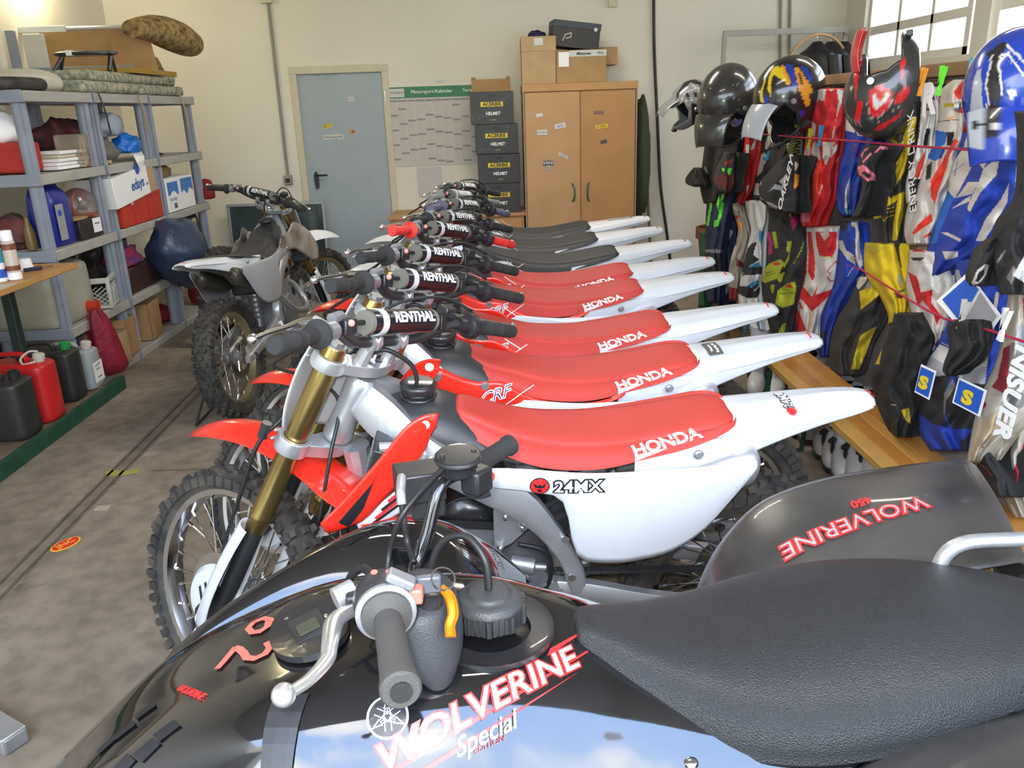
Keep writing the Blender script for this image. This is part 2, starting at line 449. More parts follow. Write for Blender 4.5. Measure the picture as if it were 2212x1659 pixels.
window('window_1', u1a, u1b-.1, [AW(1928, 60)[0], AW(1998, 60)[0]], [zh, zh+.42])
window('window_2', u2a, u2a+1.9, [u2a+.6, u2a+1.2], [zh, zh+.42])
# lit facade beyond the windows
mb = MB(); mb.box((0, 0, 1.6), (9, .2, 3.2)); o = stru(mb.build('wall_courtyard', mat('courtyard_render', (.8, .72, .66), .9, var=.2), smooth=0)); o.location = (13, 9, -1.5); o.rotation_euler.z = PI/2
# low partition behind the clothes, plank on top
PX = 1.66
pm = mat('partition_board', (.42, .38, .37), .9, var=.1)
stru(box('wall_partition', pm, (PX, 1.5, 0), (PX+.05, 6.3, 1.66), bev=0))
pk = MB(); pk.box((PX-.02, 4.0, 1.68), (.20, 4.7, .045)); o = pk.build('trim_1', mat('old_plank', (.40, .22, .10), .6, var=.3, vscale=4), smooth=0, bev=.003); stru(o)
post_m = mat('wood_post', (.55, .33, .16), .6, var=.25, vscale=4)
for i, y in enumerate((2.2, 3.1, 4.3, 5.5)):
    stru(box('trim_%d' % (i+2), post_m, (PX-.06, y, 0), (PX-.003, y+.07, 1.65), bev=.003))
# floor rail channel, joint, stickers
def strip_on_floor(name, a, b, w, m, h=.004):
    a = V(a[0], a[1], 0); b = V(b[0], b[1], 0); d = (b-a).normalized(); n = V(-d.y, d.x, 0)*w/2
    mb = MB(); mb.hexa([a-n+V(0, 0, .0005), b-n+V(0, 0, .0005), b+n+V(0, 0, .0005), a+n+V(0, 0, .0005)], [a-n+V(0, 0, h), b-n+V(0, 0, h), b+n+V(0, 0, h), a+n+V(0, 0, h)])
    return stru(mb.build(name, m, smooth=0))
fa, fb = AZ(-120, 1400, 0), AZ(448, 822, 0)
chm = mat('worn_channel', (.13, .10, .07), .8, var=.4, vscale=10)
chl = mat('worn_channel_edge', (.24, .19, .14), .8, var=.4, vscale=10)
dd = V(-(fb-fa).normalized().y, (fb-fa).normalized().x, 0)
strip_on_floor('trim_6', fa, fb+(fb-fa)*.6, .09, chl, .0015)
strip_on_floor('trim_7', fa+dd*.028, fb+(fb-fa)*.6+dd*.028, .014, chm)
strip_on_floor('trim_8', fa-dd*.028, fb+(fb-fa)*.6-dd*.028, .014, chm)
strip_on_floor('trim_9', AZ(330, 1017, 0), AZ(620, 1009, 0), .008, chm, .0015)
mb = MB(); p = [AZ(*q, 0) for q in ((224, 1022), (240, 1016), (262, 1019), (296, 1014), (300, 1023), (270, 1027), (245, 1030), (230, 1029))]
mb.add([q+V(0, 0, .0025) for q in p]+[q+V(0, 0, .004) for q in p], [tuple(range(8)), tuple(range(15, 7, -1))]+[(i, (i+1) % 8, (i+1) % 8+8, i+8) for i in range(8)])
tag(mb.build('paint_stain', mat('yellow_paint', (.42, .36, .08), .8, var=.3), smooth=0), 'dried yellow paint stain on the floor over the rail groove', 'stain')
def floor_disc(name, c, r, ry, m, z, rot=0):
    mb = MB(); mb.add([V(c.x+r*math.cos(t)*math.cos(rot)-ry*math.sin(t)*math.sin(rot), c.y+r*math.cos(t)*math.sin(rot)+ry*math.sin(t)*math.cos(rot), z+zz) for zz in (0, .0015) for t in [2*PI*i/24 for i in range(24)]],
      [tuple(range(24)), tuple(range(47, 23, -1))]+[(i, (i+1) % 24, (i+1) % 24+24, i+24) for i in range(24)]); return mb.build(name, m, smooth=0)
c0 = AZ(142, 1176, 0)
st = floor_disc('floor_sticker', c0, .062, .040, M['lyel'], .001, 1.1); tag(st, 'small oval yellow and red sticker stuck on the concrete floor', 'sticker')
s2 = floor_disc('sticker_field', c0, .055, .033, M['lred'], .0028, 1.1); s2.parent = st
t = text('JNC', .045, (c0.x, c0.y, .0047), (math.cos(1.1), math.sin(1.1), 0), (0, 0, 1), M['lyel'], st)
c1 = AZ(222, 1098, 0); mb = MB(); mb.box((c1.x, c1.y, .002), (.06, .04, .003)); tag(mb.build('paper_scrap', mat('scrap_paper', (.45, .38, .28), .9), smooth=0), 'flattened scrap of paper beside the groove in the floor', 'paper')
# tube lamp over the shelves, then added ceiling lamps out of view
tl = thing('tube_lamp', 'lit fluorescent tube lamp high on the wall above the shelves', 'lamp', (-3.44, 6.7, 2.86))
box('lamp_housing', M['white'], (-.06, -.75, .03), (.06, .75, .09), tl)
mb = MB(); mb.cyl((0, -.7, 0), (0, .7, 0), .016); mb.build('lamp_tube', M['lamp'], tl)
pl_ = bpy.data.lights.new('tube_light', 'POINT'); plo = bpy.data.objects.new('tube_light', pl_); C.objects.link(plo); pl_.energy = 26; pl_.shadow_soft_size = .06; pl_.color = (1, .88, .55); plo.location = (-3.42, 6.85, 2.74)
for i, (x, y) in enumerate(((0, 2.2), (0, 5.4), (2.6, 4.5))):  # unseen lamps added on the ceiling to fill the room with light
    c = thing('added_ceiling_lamp', 'long unseen lamp added as fill light over the '+['front of the motorcycle row', 'back of the motorcycle row', 'space behind the partition'][i], 'lamp', (x, y, ZC))
    box('lamp_housing', M['white'], (-.7, -.08, -.08), (.7, .08, 0), c)
    lamp('ceiling_fill_light', (x, y, ZC-.1), (14, 60, 14)[i], 1.3, (1, .93, .80), (0, 0, 0), .12)
# ================= MOTORCYCLES =================
# local frame: front = -x, left (towards the photographer) = -y, ground z=0
RK = math.radians(28)
S_ = V(math.sin(RK), 0, math.cos(RK)); F_ = V(-math.cos(RK), 0, math.sin(RK)); A0 = V(-.215, 0, 1.045)
def ST(f, y, t): return A0+F_*f+S_*t+V(0, y, 0)
AXF = ST(.085, 0, -.81); AXR = V(.745, 0, .335)
def steer(a):  # rotation about the steering axis; positive a turns the wheel to the bike's right
    return Matrix.Translation(A0) @ Matrix.Rotation(-a, 4, S_) @ Matrix.Translation(-A0)

def make_wheel(name, c, R, rr, w, parent, knob, rubber=None, rimm=None):
    n = 64; prof = [(rr, -w*.30), (rr+.012, -w*.42), ((R+rr)/2, -w*.5), (R-.018, -w*.44), (R-.010, -w*.25), (R-.008, 0), (R-.010, w*.25), (R-.018, w*.44), ((R+rr)/2, w*.5), (rr+.012, w*.42), (rr, w*.30)]
    mb = MB(); mb.lathe(prof, (0, 0, 0), (0, 1, 0), n, closed=True)
    N = 56
    for i in range(N):
        t = 2*PI*(i+.5)/N
        e = V(math.cos(t), 0, math.sin(t)); tg = V(-math.sin(t), 0, math.cos(t))
        ks = [(-.2, .2), (.2, .2)] if i % 2 else [(0, .22), (-.40, .2), (.40, .2)]
        for (yy, ww) in ks:
            rad = R-.012-abs(yy)*.012; up = e
            if abs(yy) > .3: up = (e+V(0, math.copysign(.55, yy), 0)).normalized()
            side = up.cross(tg).normalized(); cc = e*rad+V(0, yy*w, 0)
            b = [cc+tg*(a*.011)+side*(s*ww*w*.5) for a, s in ((-1, -1), (1, -1), (1, 1), (-1, 1))]
            tp = [cc+up*.017+tg*(a*.008)+side*(s*ww*w*.42) for a, s in ((-1, -1), (1, -1), (1, 1), (-1, 1))]
            mb.hexa(b, tp)
        for s in (-1, 1):  # side lugs
            cc = e*(R-.030)+V(0, s*w*.49, 0); up = V(0, s, 0)
            b = [cc+tg*(a*.012)+e*(q*.013) for a, q in ((-1, -1), (1, -1), (1, 1), (-1, 1))]
            mb.hexa(b, [p+up*.008 for p in b])
    ty = mb.build(name, rubber or M['rubber'], parent, fix=True, smooth=30); ty.location = c
    mb = MB(); mb.lathe([(rr-.012, -w*.30), (rr+.006, -w*.34), (rr+.006, -w*.30), (rr-.006, -w*.2), (rr-.010, 0), (rr-.006, w*.2), (rr+.006, w*.30), (rr+.006, w*.34), (rr-.012, w*.30), (rr-.024, 0)], (0, 0, 0), (0, 1, 0), 64, closed=True)
    mb.build('rim', rimm or M['chrome'], ty)
    mb = MB()
    for k in range(32):
        a0 = 2*PI*k/32; s = 1 if k % 2 else -1; a1 = a0+(.9 if (k//2) % 2 else -.9)
        p0 = V(.038*math.cos(a1), s*.030, .038*math.sin(a1)); p1 = V((rr-.018)*math.cos(a0), s*.005, (rr-.018)*math.sin(a0))
        mb.tube([p0, p1], .0022, 4, False); d = (p0-p1).normalized(); mb.tube([p1, p1+d*.022], .0042, 5)
    stuff(mb.build('spokes', M['chrome'], ty))
    mb = MB(); mb.lathe([(.012, -.055), (.022, -.055), (.024, -.04), (.045, -.038), (.045, -.03), (.022, -.02), (.02, 0), (.022, .02), (.045, .03), (.045, .038), (.024, .04), (.022, .055), (.012, .055)], (0, 0, 0), (0, 1, 0), 24); mb.build('hub', M['alud'], ty)
    s = -1 if name == 'front_wheel' else 1; r = .12
    mb = MB(); mb.lathe([(r*.68, s*.050), (r, s*.050), (r, s*.054), (r*.68, s*.054)], (0, 0, 0), (0, 1, 0), 36, closed=True)
    for k in range(6):
        t = 2*PI*k/6; mb.tube([(r*.7*math.cos(t), s*.052, r*.7*math.sin(t)), (.03*math.cos(t+.5), s*.052, .03*math.sin(t+.5))], .004, 5)
    mb.build('brake_disc', M['chrome'], ty)
    return ty

def side_sheet(name, m, out, yf, parent, th=.004, n=5, bulge=0.):
    """a curved plastic sheet: outline given as top and bottom point lists [(x,z)...], y from yf(x,z)"""
    top, bot = out; rows = []
    for (a, b) in zip(top, bot):
        r = []
        for k in range(n):
            t = k/(n-1); x = a[0]+(b[0]-a[0])*t; z = a[1]+(b[1]-a[1])*t
            y = yf(x, z); y += math.copysign(bulge*4*t*(1-t), y); r.append(V(x, y, z))
        rows.append(r)
    mb = MB(); mb.grid(rows, 3, 2); return mb.build(name, m, parent, smooth=60, sol=th)

def make_bike(kind):
    """kind 0: first machine in the row (newer bodywork); 1: the others"""
    t = thing('motorcycle', '', 'motorcycle')
    front = []
    P = lambda *a: front.append(a[0]) or a[0]
    fw = P(make_wheel('front_wheel', AXF, .345, .285, .085, t, 1))
    for s in (-1, 1):
        y = s*.105; f = .030
        mb = MB(); mb.tube([ST(f, y, .045), ST(f, y, .04), ST(f, y, -.20), ST(f, y, -.22), ST(f, y, -.45), ST(f, y, -.455), ST(f, y, -.465), ST(f, y, -.47), ST(f, y, -.49), ST(f, y, -.505)], [.024, .0275, .0285, .0275, .0265, .030, .030, .0275, .0275, .0255], 18)
        leg = P(mb.build('fork_tube', M['gold'], t))
        mb = MB(); mb.tube([ST(f, y, -.50), ST(f, y, -.77)], [.0235, .0235], 14); mb.tube([ST(f+.01, y, -.76), ST(f+.045, y, -.84)], [.028, .026], 12); mb.build('fork_slider', M['dkmet'], leg)
        mb = MB(); mb.lathe([(0, .055), (.018, .055), (.019, .046), (.026, .046), (.026, .04), (0, .04)], ST(f, y, 0), S_, 8); mb.build('fork_cap', M['alud'], leg)
        rows = []
        for (tt, wd_, fo) in ((-.495, .030, .034), (-.56, .044, .038), (-.64, .052, .040), (-.72, .052, .042), (-.79, .042, .044), (-.85, .024, .05)):
            rows.append([ST(f+fo*math.cos(a)+.0, y+s*.012*(-1 if False else 1)+wd_*math.sin(a)*1.0, tt) for a in (-1.9, -1.2, -.5, 0, .5, 1.2, 1.9)])
        mb = MB(); mb.grid(rows, 3, 2); P(mb.build('fork_guard', M['white'], t, sol=.003, smooth=60))
    # left disc guard
    mb = MB(); c = ST(.075, -.085, -.805)
    mb.lathe([(0, -.012), (.06, -.014), (.085, -.010), (.098, .004), (.098, .012), (.088, -.002), (.06, -.006), (0, -.004)], c, (0, 1, 0), 28)
    dg_ = P(mb.build('disc_guard', M['white'], t))
    for k in range(4):
        a = ((k-1.5)*.026)
        decal([[(a-.004, -.03+abs(k-1.5)*.008), (a+.005, -.034+abs(k-1.5)*.008), (a+.009, .034-abs(k-1.5)*.008), (a, .03-abs(k-1.5)*.008)]], c+V(0, -.0155, .028), (1, 0, .35), (0, -1, 0), M['lblack'], dg_, 'vent_slot')
    # clamps
    for (tt, th, nm, ex) in ((0.0, .034, 'upper_clamp', .008), (-.235, .040, 'lower_clamp', .010)):
        mb = MB()
        for s in (-1, 1):
            mb.lathe([(.0285, -th/2), (.038+ex*.3, -th/2), (.040+ex*.3, 0), (.038+ex*.3, th/2), (.0285, th/2)], ST(.03, s*.105, tt), S_, 20, closed=True)
        a = [(.052, -.10), (.030, -.045), (.034, 0), (.030, .045), (.052, .10), (.0, .112), (-.028, .04), (-.034, 0), (-.028, -.04), (.0, -.112)]
        mb.slab(a, lambda u, w: ST(u, w, tt-th*.42), S_*(th*.84))
        for s in (-1, 1):
            for q in (-.3, .3): mb.tube([ST(.072, s*.135, tt+q*th), ST(.072, s*.072, tt+q*th)], .0045, 6)
        P(mb.build(nm, M['alu'], t, bev=.002))
    mb = MB()
    mb.lathe([(.0, .030), (.016, .030), (.017, .017), (.024, .017), (.024, .012)], ST(0, 0, .008), S_, 6); mb.build('stem_nut', M['chrome'], front[-2])
    # bar mounts, handlebar
    up = front[-2]
    for s in (-1, 1):
        mb = MB(); mb.tube([ST(-.005, s*.045, .015), ST(-.010, s*.045, .06)], [.019, .015], 10); mb.tube([ST(-.012, s*.058, .078), ST(-.012, s*.032, .078)], .023, 12)
        for q in (-1, 1): mb.tube([ST(-.012+q*.02, s*.045, .07), ST(-.012+q*.02, s*.045, .103)], .0045, 6)
        mb.build('bar_mount', M['alu'], up)
    bar = [(-.012, 0, .078), (-.012, .075, .078), (-.014, .125, .086), (-.028, .20, .124), (-.046, .26, .132), (-.085, .41, .134)]
    pts = [ST(f, -y, tt) for f, y, tt in bar[:0:-1]]+[ST(f, y, tt) for f, y, tt in bar]
    mb = MB(); mb.tube(pts, [.011]*2+[.0125]+[.0143]*(len(pts)-6)+[.0125]+[.011]*2, 12, n=5); hb = P(mb.build('handlebar', M['dkmet'], t))
    pad0, pad1 = ST(-.024, -.118, .138), ST(-.024, .118, .138)
    mb = MB(); mb.tube([pad0+V(0, -.055, 0), pad0, pad1, pad1+V(0, .055, 0)], .0065, 8)
    for s in (-1, 1): mb.box(ST(-.028, s*.160, .132), (.02, .022, .034))
    mb.build('crossbar', M['black'], hb, bev=.002)
    mb = MB(); mb.tube([pad0+V(0, .012, 0), pad1-V(0, .012, 0)], .0285, 24, sq=1.0); pad = P(mb.build('bar_pad', M['lblack'] if False else mat('pad_vinyl', (.012, .012, .014), .25, coat=.5, var=.2), t))
    for s in (-1, 1):
        mb = MB(); q = pad0 if s < 0 else pad1; mb.tube([q, q-V(0, s*.0125, 0)], .0275, 20); mb.build('foam_end', M['foam'], pad)
    mb = MB(); mb.tube([pad0+V(0, .034, 0), pad0+V(0, .052, 0)], .0305, 24); mb.build('strap', M['white'], pad)
    # letters run along the bar, on the side that faces the rider
    nrm = (S_*.8-F_*.6).normalized()
    text('RENTHAL', .036, (pad0+pad1)/2+V(0, .026, 0)+nrm*.034, (0, 1, 0), nrm, M['lwhite'], pad, wrap=pad, step=.006, bold=.0008, sx=.92, shear=.15)
    for s in (-1, 1):
        g0 = ST(*[a for a in (-.052, s*.275, .132)]); g1 = ST(-.085, s*.412, .134); d = (g1-g0).normalized()
        mb = MB(); 
        if s < 0: prof = [(.020, -.006), (.031, -.003), (.0315, .002), (.024, .008), (.0165, .014), (.0162, .05), (.0172, .052), (.0162, .054), (.0162, .08), (.0172, .082), (.0162, .084), (.0165, .132), (.0185, .134), (.0185, .143), (.016, .147), (0, .147)]
        else: prof = [(.022, -.012), (.029, -.008), (.029, .0), (.020, .008), (.0172, .012), (.0172, .05), (.018, .052), (.0172, .054), (.0172, .09), (.018, .092), (.0172, .094), (.0175, .14), (.016, .144), (0, .144)]
        mb.lathe(prof, g0, d, 22); gp = P(mb.build('grip', M['grip'], t))
        # lever perch and lever
        lp = g0-d*.045
        mb = MB(); mb.tube([lp-d*.012, lp+d*.016], .020, 12); mb.tube([lp, lp+F_*.045+d*.012], [.014, .012], 8); 
        mb.tube([lp+F_*.02-d*.02+S_*.012, lp+F_*.02-d*.055+S_*.016], [.013, .012], 8)
        lv = P(mb.build('lever_perch', M['alud'] if s < 0 else M['black'], t))
        e = lp+F_*.045+d*.012
        mb = MB(); q = [e, e+d*.045+F_*.004, e+d*.09-F_*.002, e+d*.16-F_*.006, e+d*.205-F_*.012+S_*.0]
        mb.tube(q, [.0095, .0085, .0075, .0065, .006], 8, n=3, sq=.75); mb.sph(q[-1]+d*.004, .0105, 10, 6); mb.build('clutch_lever' if s < 0 else 'brake_lever', M['chrome'], lv)
        if s > 0:
            mb = MB(); mb.box(lp-d*.035+F_*.03+S_*.02, (.035, .04, .026), Matrix.Rotation(.3, 3, 'Y')); mb.build('brake_reservoir', M['black'], lv, bev=.004)
            mb = MB(); mb.lathe([(.024, -.03), (.032, -.026), (.034, -.014), (.032, -.004), (.024, -.002)], g0, d, 16); mb.build('throttle_housing', M['black'], lv)
        else:
            mb = MB(); mb.box(lp-d*.052, (.03, .02, .036)); mb.build('kill_switch', M['black'], lv, bev=.004)
            mb = MB(); mb.sph(lp-d*.055+S_*.018-F_*.012, .008, 10, 6); mb.build('kill_button', M['lred'] if False else mat('pink_button', (.8, .35, .30), .5), lv)
    # number plate
    rows = []
    for tt, wd_, f0 in ((.065, .085, .10), (.03, .135, .10), (-.04, .155, .10), (-.13, .145, .10), (-.20, .12, .10), (-.25, .09, .10)):
        rows.append([ST(f0-.035*(abs(a)**2.2)*(wd_/.15), wd_*a, tt) for a in (-1, -.75, -.35, 0, .35, .75, 1)])
    mb = MB(); mb.grid(rows, 3, 2); P(mb.build('number_plate', M['white'], t, sol=.003, smooth=60))
    # front fender
    rows = []
    for (x, z, w_, dr) in ((-.08, .63, .050, .016), (-.17, .71, .066, .03), (-.27, .765, .078, .045), (-.36, .80, .072, .045), (-.46, .832, .066, .048), (-.57, .852, .068, .048), (-.67, .850, .066, .044), (-.76, .830, .054, .034), (-.825, .802, .034, .018), (-.86, .782, .010, .004)):
        rows.append([V(x+.0*a*a, w_*a, z-dr*abs(a)**2.5) for a in (-1, -.92, -.5, 0, .5, .92, 1)])
    mb = MB(); mb.grid(rows, 4, 2); P(mb.build('front_fender', M['red'], t, sol=.004, smooth=50))
    # cables at the fork
    def cabl(nm, pts, r=.0045, m=None, par=None):
        mb = MB(); mb.tube(pts, r, 8, n=6); return mb.build(nm, m or M['cable'], par or t, smooth=180)
    b0 = ST(-.01, -.235, .12)
    P(cabl('clutch_cable', [b0, ST(.03, -.19, .06), ST(.10, -.17, -.03), ST(.13, -.15, -.08), ST(.09, -.05, -.10), ST(.02, -.02, -.12), ST(-.05, -.06, -.22), ST(-.11, -.07, -.38)]))
    P(cabl('brake_hose', [ST(-.01, .235, .14), ST(.06, .12, .05), ST(.11, .0, -.08), ST(.09, -.10, -.20), ST(.088, -.150, -.27), ST(.075, -.155, -.40), ST(.07, -.145, -.55), ST(.06, -.13, -.66)], .0055))
    P(cabl('throttle_cable', [ST(-.02, .28, .16), ST(.03, .20, .17), ST(.07, .08, .12), ST(.06, -.0, .02), ST(.0, .05, -.10), ST(-.10, .05, -.16)], .004))
    mb = MB(); mb.tube([ST(.087, -.150, -.21), ST(.085, -.150, -.25)], .012, 10); P(mb.build('hose_guide', M['black'], t))
    # ---- fixed part ----
    mb = MB(); mb.tube([ST(0, 0, -.03), ST(0, 0, -.05), ST(0, 0, -.13), ST(0, 0, -.20), ST(0, 0, -.215)], [.030, .038, .033, .037, .030], 20, n=2); 
    fr = mb.build('steering_head', M['alu'], t)
    for s in (-1, 1):
        cs = [(-.235, .022, .975, .028, .085), (-.19, .055, .935, .022, .10), (-.10, .105, .865, .020, .085), (.02, .130, .790, .019, .075), (.12, .135, .730, .019, .08), (.19, .128, .645, .019, .055), (.245, .118, .545, .022, .048), (.268, .112, .46, .024, .045), (.255, .108, .37, .022, .042), (.20, .10, .31, .018, .035)]
        rows = []
        for i, (x, y, z, hy, hz) in enumerate(cs):
            a = cs[max(i-1, 0)]; b = cs[min(i+1, len(cs)-1)]; d = V(b[0]-a[0], 0, b[2]-a[2]).normalized(); nv = V(-d.z, 0, d.x)
            if nv.z < 0: nv = -nv
            if i >= 7: nv = V(1, 0, 0) if nv.x > 0 else nv
            rows.append([V(x, s*(y+hy*cy), z)+nv*(hz*.5*cz) for cy, cz in ((1, .75), (.7, 1), (-.7, 1), (-1, .75), (-1, -.75), (-.7, -1), (.7, -1), (1, -.75))])
        mb = MB(); mb.grid(rows, 3, 1, closed=True, caps=True); sp = mb.build('frame_spar', M['alu'], t, smooth=40)
        if s < 0:
            for (x, z) in ((.252, .50), (.235, .62)):
                mb = MB(); mb.cyl((x, -.142, z), (x, -.150, z), .011, seg=6); mb.build('bolt', M['chrome'], sp)
            # warning stickers
            for k, (cc) in enumerate(('lred', 'lred', 'lblue', 'lblue')):
                u = -.135+k*.026; o_ = V(u, -.13, .873-k*.017)
                decal([circ(0, 0, .0115)], o_, (1, 0, -.65), (-.25, -1, .25), M['lwhite'], sp, 'sticker', wrap=sp, off=.001, ext=0)
                decal([circ(0, 0, .0095)], o_, (1, 0, -.65), (-.25, -1, .25), M[cc], sp, 'sticker', wrap=sp, off=.0016, ext=0)
                decal([circ(0, 0, .0062)] if k < 2 else stroke([(-.004, -.003), (.004, .003)], .003), o_, (1, 0, -.65), (-.25, -1, .25), M['lwhite'], sp, 'sticker', wrap=sp, off=.0022, ext=0)
    mb = MB(); mb.tube([V(-.27, 0, .83), V(-.25, 0, .62), V(-.20, 0, .42), V(-.12, 0, .30)], [.035, .026, .024, .02], 10, n=3)
    for s in (-1, 1): mb.tube([V(-.13, s*.02, .31), V(-.02, s*.10, .27), V(.12, s*.11, .265), V(.22, s*.10, .30)], .017, 8, n=3)
    mb.build('down_tube', M['alu'], t)
    # engine
    en = MB(); en.tube([V(0, -.10, .42), V(0, .10, .42)], .11, 20); en.tube([V(.13, -.085, .41), V(.13, .085, .41)], .085, 18); en.box((.04, 0, .40), (.22, .17, .16))
    eng = en.build('engine', M['greyeng'], t, bev=.006)
    mb = MB(); mb.hexa([V(-.08, -.07, .49), V(.05, -.07, .47), V(.05, .07, .47), V(-.08, .07, .49)], [V(-.065, -.088, .66), V(.075, -.088, .64), (.075, .088, .64), (-.065, .088, .66)]); mb.build('cylinder', M['greyeng'], eng, bev=.010)
    mb = MB(); mb.grid([[V(-.075+.155*u, y, .655+.075*math.sin(PI*min(max(u, .0), 1))**.6-.02*u) for u in (0, .08, .25, .5, .75, .92, 1)] for y in (-.095, -.088, 0, .088, .095)], 1, 2)
    mb.hexa([V(-.078, -.096, .64), V(.085, -.096, .62), V(.085, .096, .62), V(-.078, .096, .64)], [V(-.078, -.096, .662), V(.085, -.096, .642), V(.085, .096, .642), V(-.078, .096, .662)])
    for y in (-.094,):
        mb.add([V(-.075+.155*u, y, .655+.073*math.sin(PI*u)**.6-.02*u) for u in (0, .08, .25, .5, .75, .92, 1)], [(0, 1, 2, 3, 4, 5, 6)])
    mb.build('cylinder_head_cover', M['blkeng'], eng, sol=.003)
    mb = MB()
    for (x, z, r, d) in ((-.02, .42, .075, .03), (.125, .41, .05, .03), (.07, .50, .035, .025), (.20, .44, .03, .02)):
        mb.lathe([(0, -d), (r*.85, -d), (r, -d*.6), (r, 0), (0, 0)], (x, -.10, z), (0, 1, 0), 22)
        for k in range(6): mb.cyl((x+r*.92*math.cos(k*1.05), -.10-d*.7, z+r*.92*math.sin(k*1.05)), (x+r*.92*math.cos(k*1.05), -.104-d, z+r*.92*math.sin(k*1.05)), .006, seg=6)
    mb.build('crankcase_cover', M['alud'], eng)
    mb = MB(); mb.tube([(.10, -.11, .53), (.16, -.12, .52)], .022, 12); mb.tube([(.16, -.12, .52), (.19, -.12, .515)], .010, 8); mb.tube([(-.06, -.10, .53), (0, -.13, .55), (.06, -.12, .53)], .007, 8, n=4); mb.box((.10, -.13, .46), (.03, .02, .05)); mb.build('carburettor', M['alud'], eng, bev=.002)
    mb = MB(); mb.slab([(.062, .70), (.12, .735), (.165, .66), (.105, .60), (.06, .575)], lambda a, b: V(a, -.125, b), (0, .006, 0)); 
    eh = mb.build('engine_hanger', M['alud'], eng, bev=.001)
    for (x, z) in ((.09, .69), (.13, .655), (.075, .598)):
        mb = MB(); mb.cyl((x, -.125, z), (x, -.145, z), .008, seg=6); mb.sph((x, -.147, z), .006, 8, 5); mb.build('bolt', M['chrome'], eh)
    for k, pts in enumerate(([(.12, -.13, .60), (.19, -.13, .57), (.20, -.12, .48), (.17, -.12, .42)], [(.05, -.13, .52), (.12, -.15, .47), (.20, -.13, .44)], [(-.04, -.12, .60), (.02, -.14, .50), (.03, -.14, .40)])):
        cabl('engine_hose', [V(*p) for p in pts], .006, par=eng)
    mb = MB(); mb.tube([V(-.09, .03, .60), V(-.18, .06, .56), V(-.20, .11, .45), V(-.10, .15, .40), (.1, .15, .45), (.3, .14, .60), (.45, .13, .70)], .021, 12, n=5); mb.build('exhaust_pipe', M['alud'], t)
    # radiator
    for s in (-1, 1):
        mb = MB(); q = Matrix.Rotation(.35, 3, 'Y')
        mb.box((-.225, s*.125, .80), (.035, .10, .23), q)
        ra = mb.build('radiator', M['dkmet'], t, bev=.004)
        mb = MB()
        for k in range(16): mb.box(V(-.225, s*.125, .80)+q @ V(0, 0, -.098+k*.013), (.040, .092, .003), q)
        stuff(mb.build('cooling_fins', M['alud'], ra, smooth=0))
        mb = MB(); mb.tube([V(-.19, s*.16, .91), (-.13, s*.15, .90), (-.10, s*.13, .86)], .013, 8, n=4); mb.build('radiator_hose', M['alu'] if s < 0 else M['black'], ra)
    # tank
    def ring(x, zb, zt_, hb, ht, n=3.2):
        r = []
        for k in range(14):
            a = 2*PI*k/14; ca, sa = math.cos(a), math.sin(a)
            u = math.copysign(abs(ca)**(2/n), ca); w = math.copysign(abs(sa)**(2/n), sa)
            q = (w+1)/2; r.append(V(x, u*(hb+(ht-hb)*q), zb+(zt_-zb)*q))
        return r
    mb = MB(); mb.grid([ring(-.185, .89, .935, .05, .04), ring(-.18, .875, .948, .085, .055), ring(-.13, .865, .960, .115, .070), ring(-.06, .85, .955, .125, .075), ring(0, .84, .925, .125, .075), ring(.06, .825, .882, .125, .08), ring(.12, .81, .848, .122, .08), ring(.165, .805, .835, .118, .08)], 3, 2, closed=True, caps=True)
    tk = mb.build('fuel_tank', M['tank'], t, smooth=50)
    mb = MB(); mb.lathe([(.046, 0), (.046, .006), (.034, .010), (.034, .016), (.046, .018)]+[(.046, .034), (.040, .040), (.0, .041)], (-.105, 0, .957), (.05, 0, 1), 9); cap = mb.build('fuel_cap', M['black'], t, bev=.003)
    cabl('vent_hose', [V(-.105, 0, .99), V(-.115, 0, 1.04), V(-.165, -.01, 1.085), V(-.20, -.01, 1.08), A0+S_*.02], .0055, par=cap)
    # seat
    def sring(x, zt_, zb, ht, hb, cr=0.):
        return [V(x, a*hh, z) for a, hh, z in ((0, 1, zt_+cr), (.55, ht, zt_+cr*.6), (.9, ht, zt_-.003), (1, ht, zt_-.012), (.5, ht+hb, (zt_*.5+zb*.5)+.006), (1, hb, zb+.008), (.97, hb, zb), (0, 1, zb),
                (-.97, hb, zb), (-1, hb, zb+.008), (-.5, ht+hb, (zt_*.5+zb*.5)+.006), (-1, ht, zt_-.012), (-.9, ht, zt_-.003), (-.55, ht, zt_+cr*.6))]
    sx = [(-.02, .928, .905, .030, .040), (-.005, .938, .893, .052, .066), (.05, .915, .866, .066, .098), (.11, .891, .842, .076, .120), (.18, .870, .822, .084, .134), (.26, .860, .812, .092, .139), (.34, .858, .813, .094, .138), (.43, .864, .830, .092, .134), (.52, .877, .846, .090, .128), (.60, .888, .866, .088, .114), (.645, .889, .876, .074, .090), (.663, .882, .877, .050, .058)]
    if kind: sx = [(x-.022 if x < .1 else x, a, b, c, d) for x, a, b, c, d in sx]
    mb = MB(); mb.grid([sring(*q) for q in sx], 4, 2, closed=True, caps=True); seat = mb.build('seat', M['redseat'], t, smooth=50)
    for s in (-1, 1):
        if s < 0: text('HONDA', .040, V(.48, s*.115, .860)+V(0, s, .75)*.07, (1, 0, .29) if s < 0 else (-1, 0, -.29), (0, s, .75), M['lwhite'], seat, wrap=seat, step=.01, bold=.0014, sx=1.12, off=.001)
    # rear fender
    rows = []
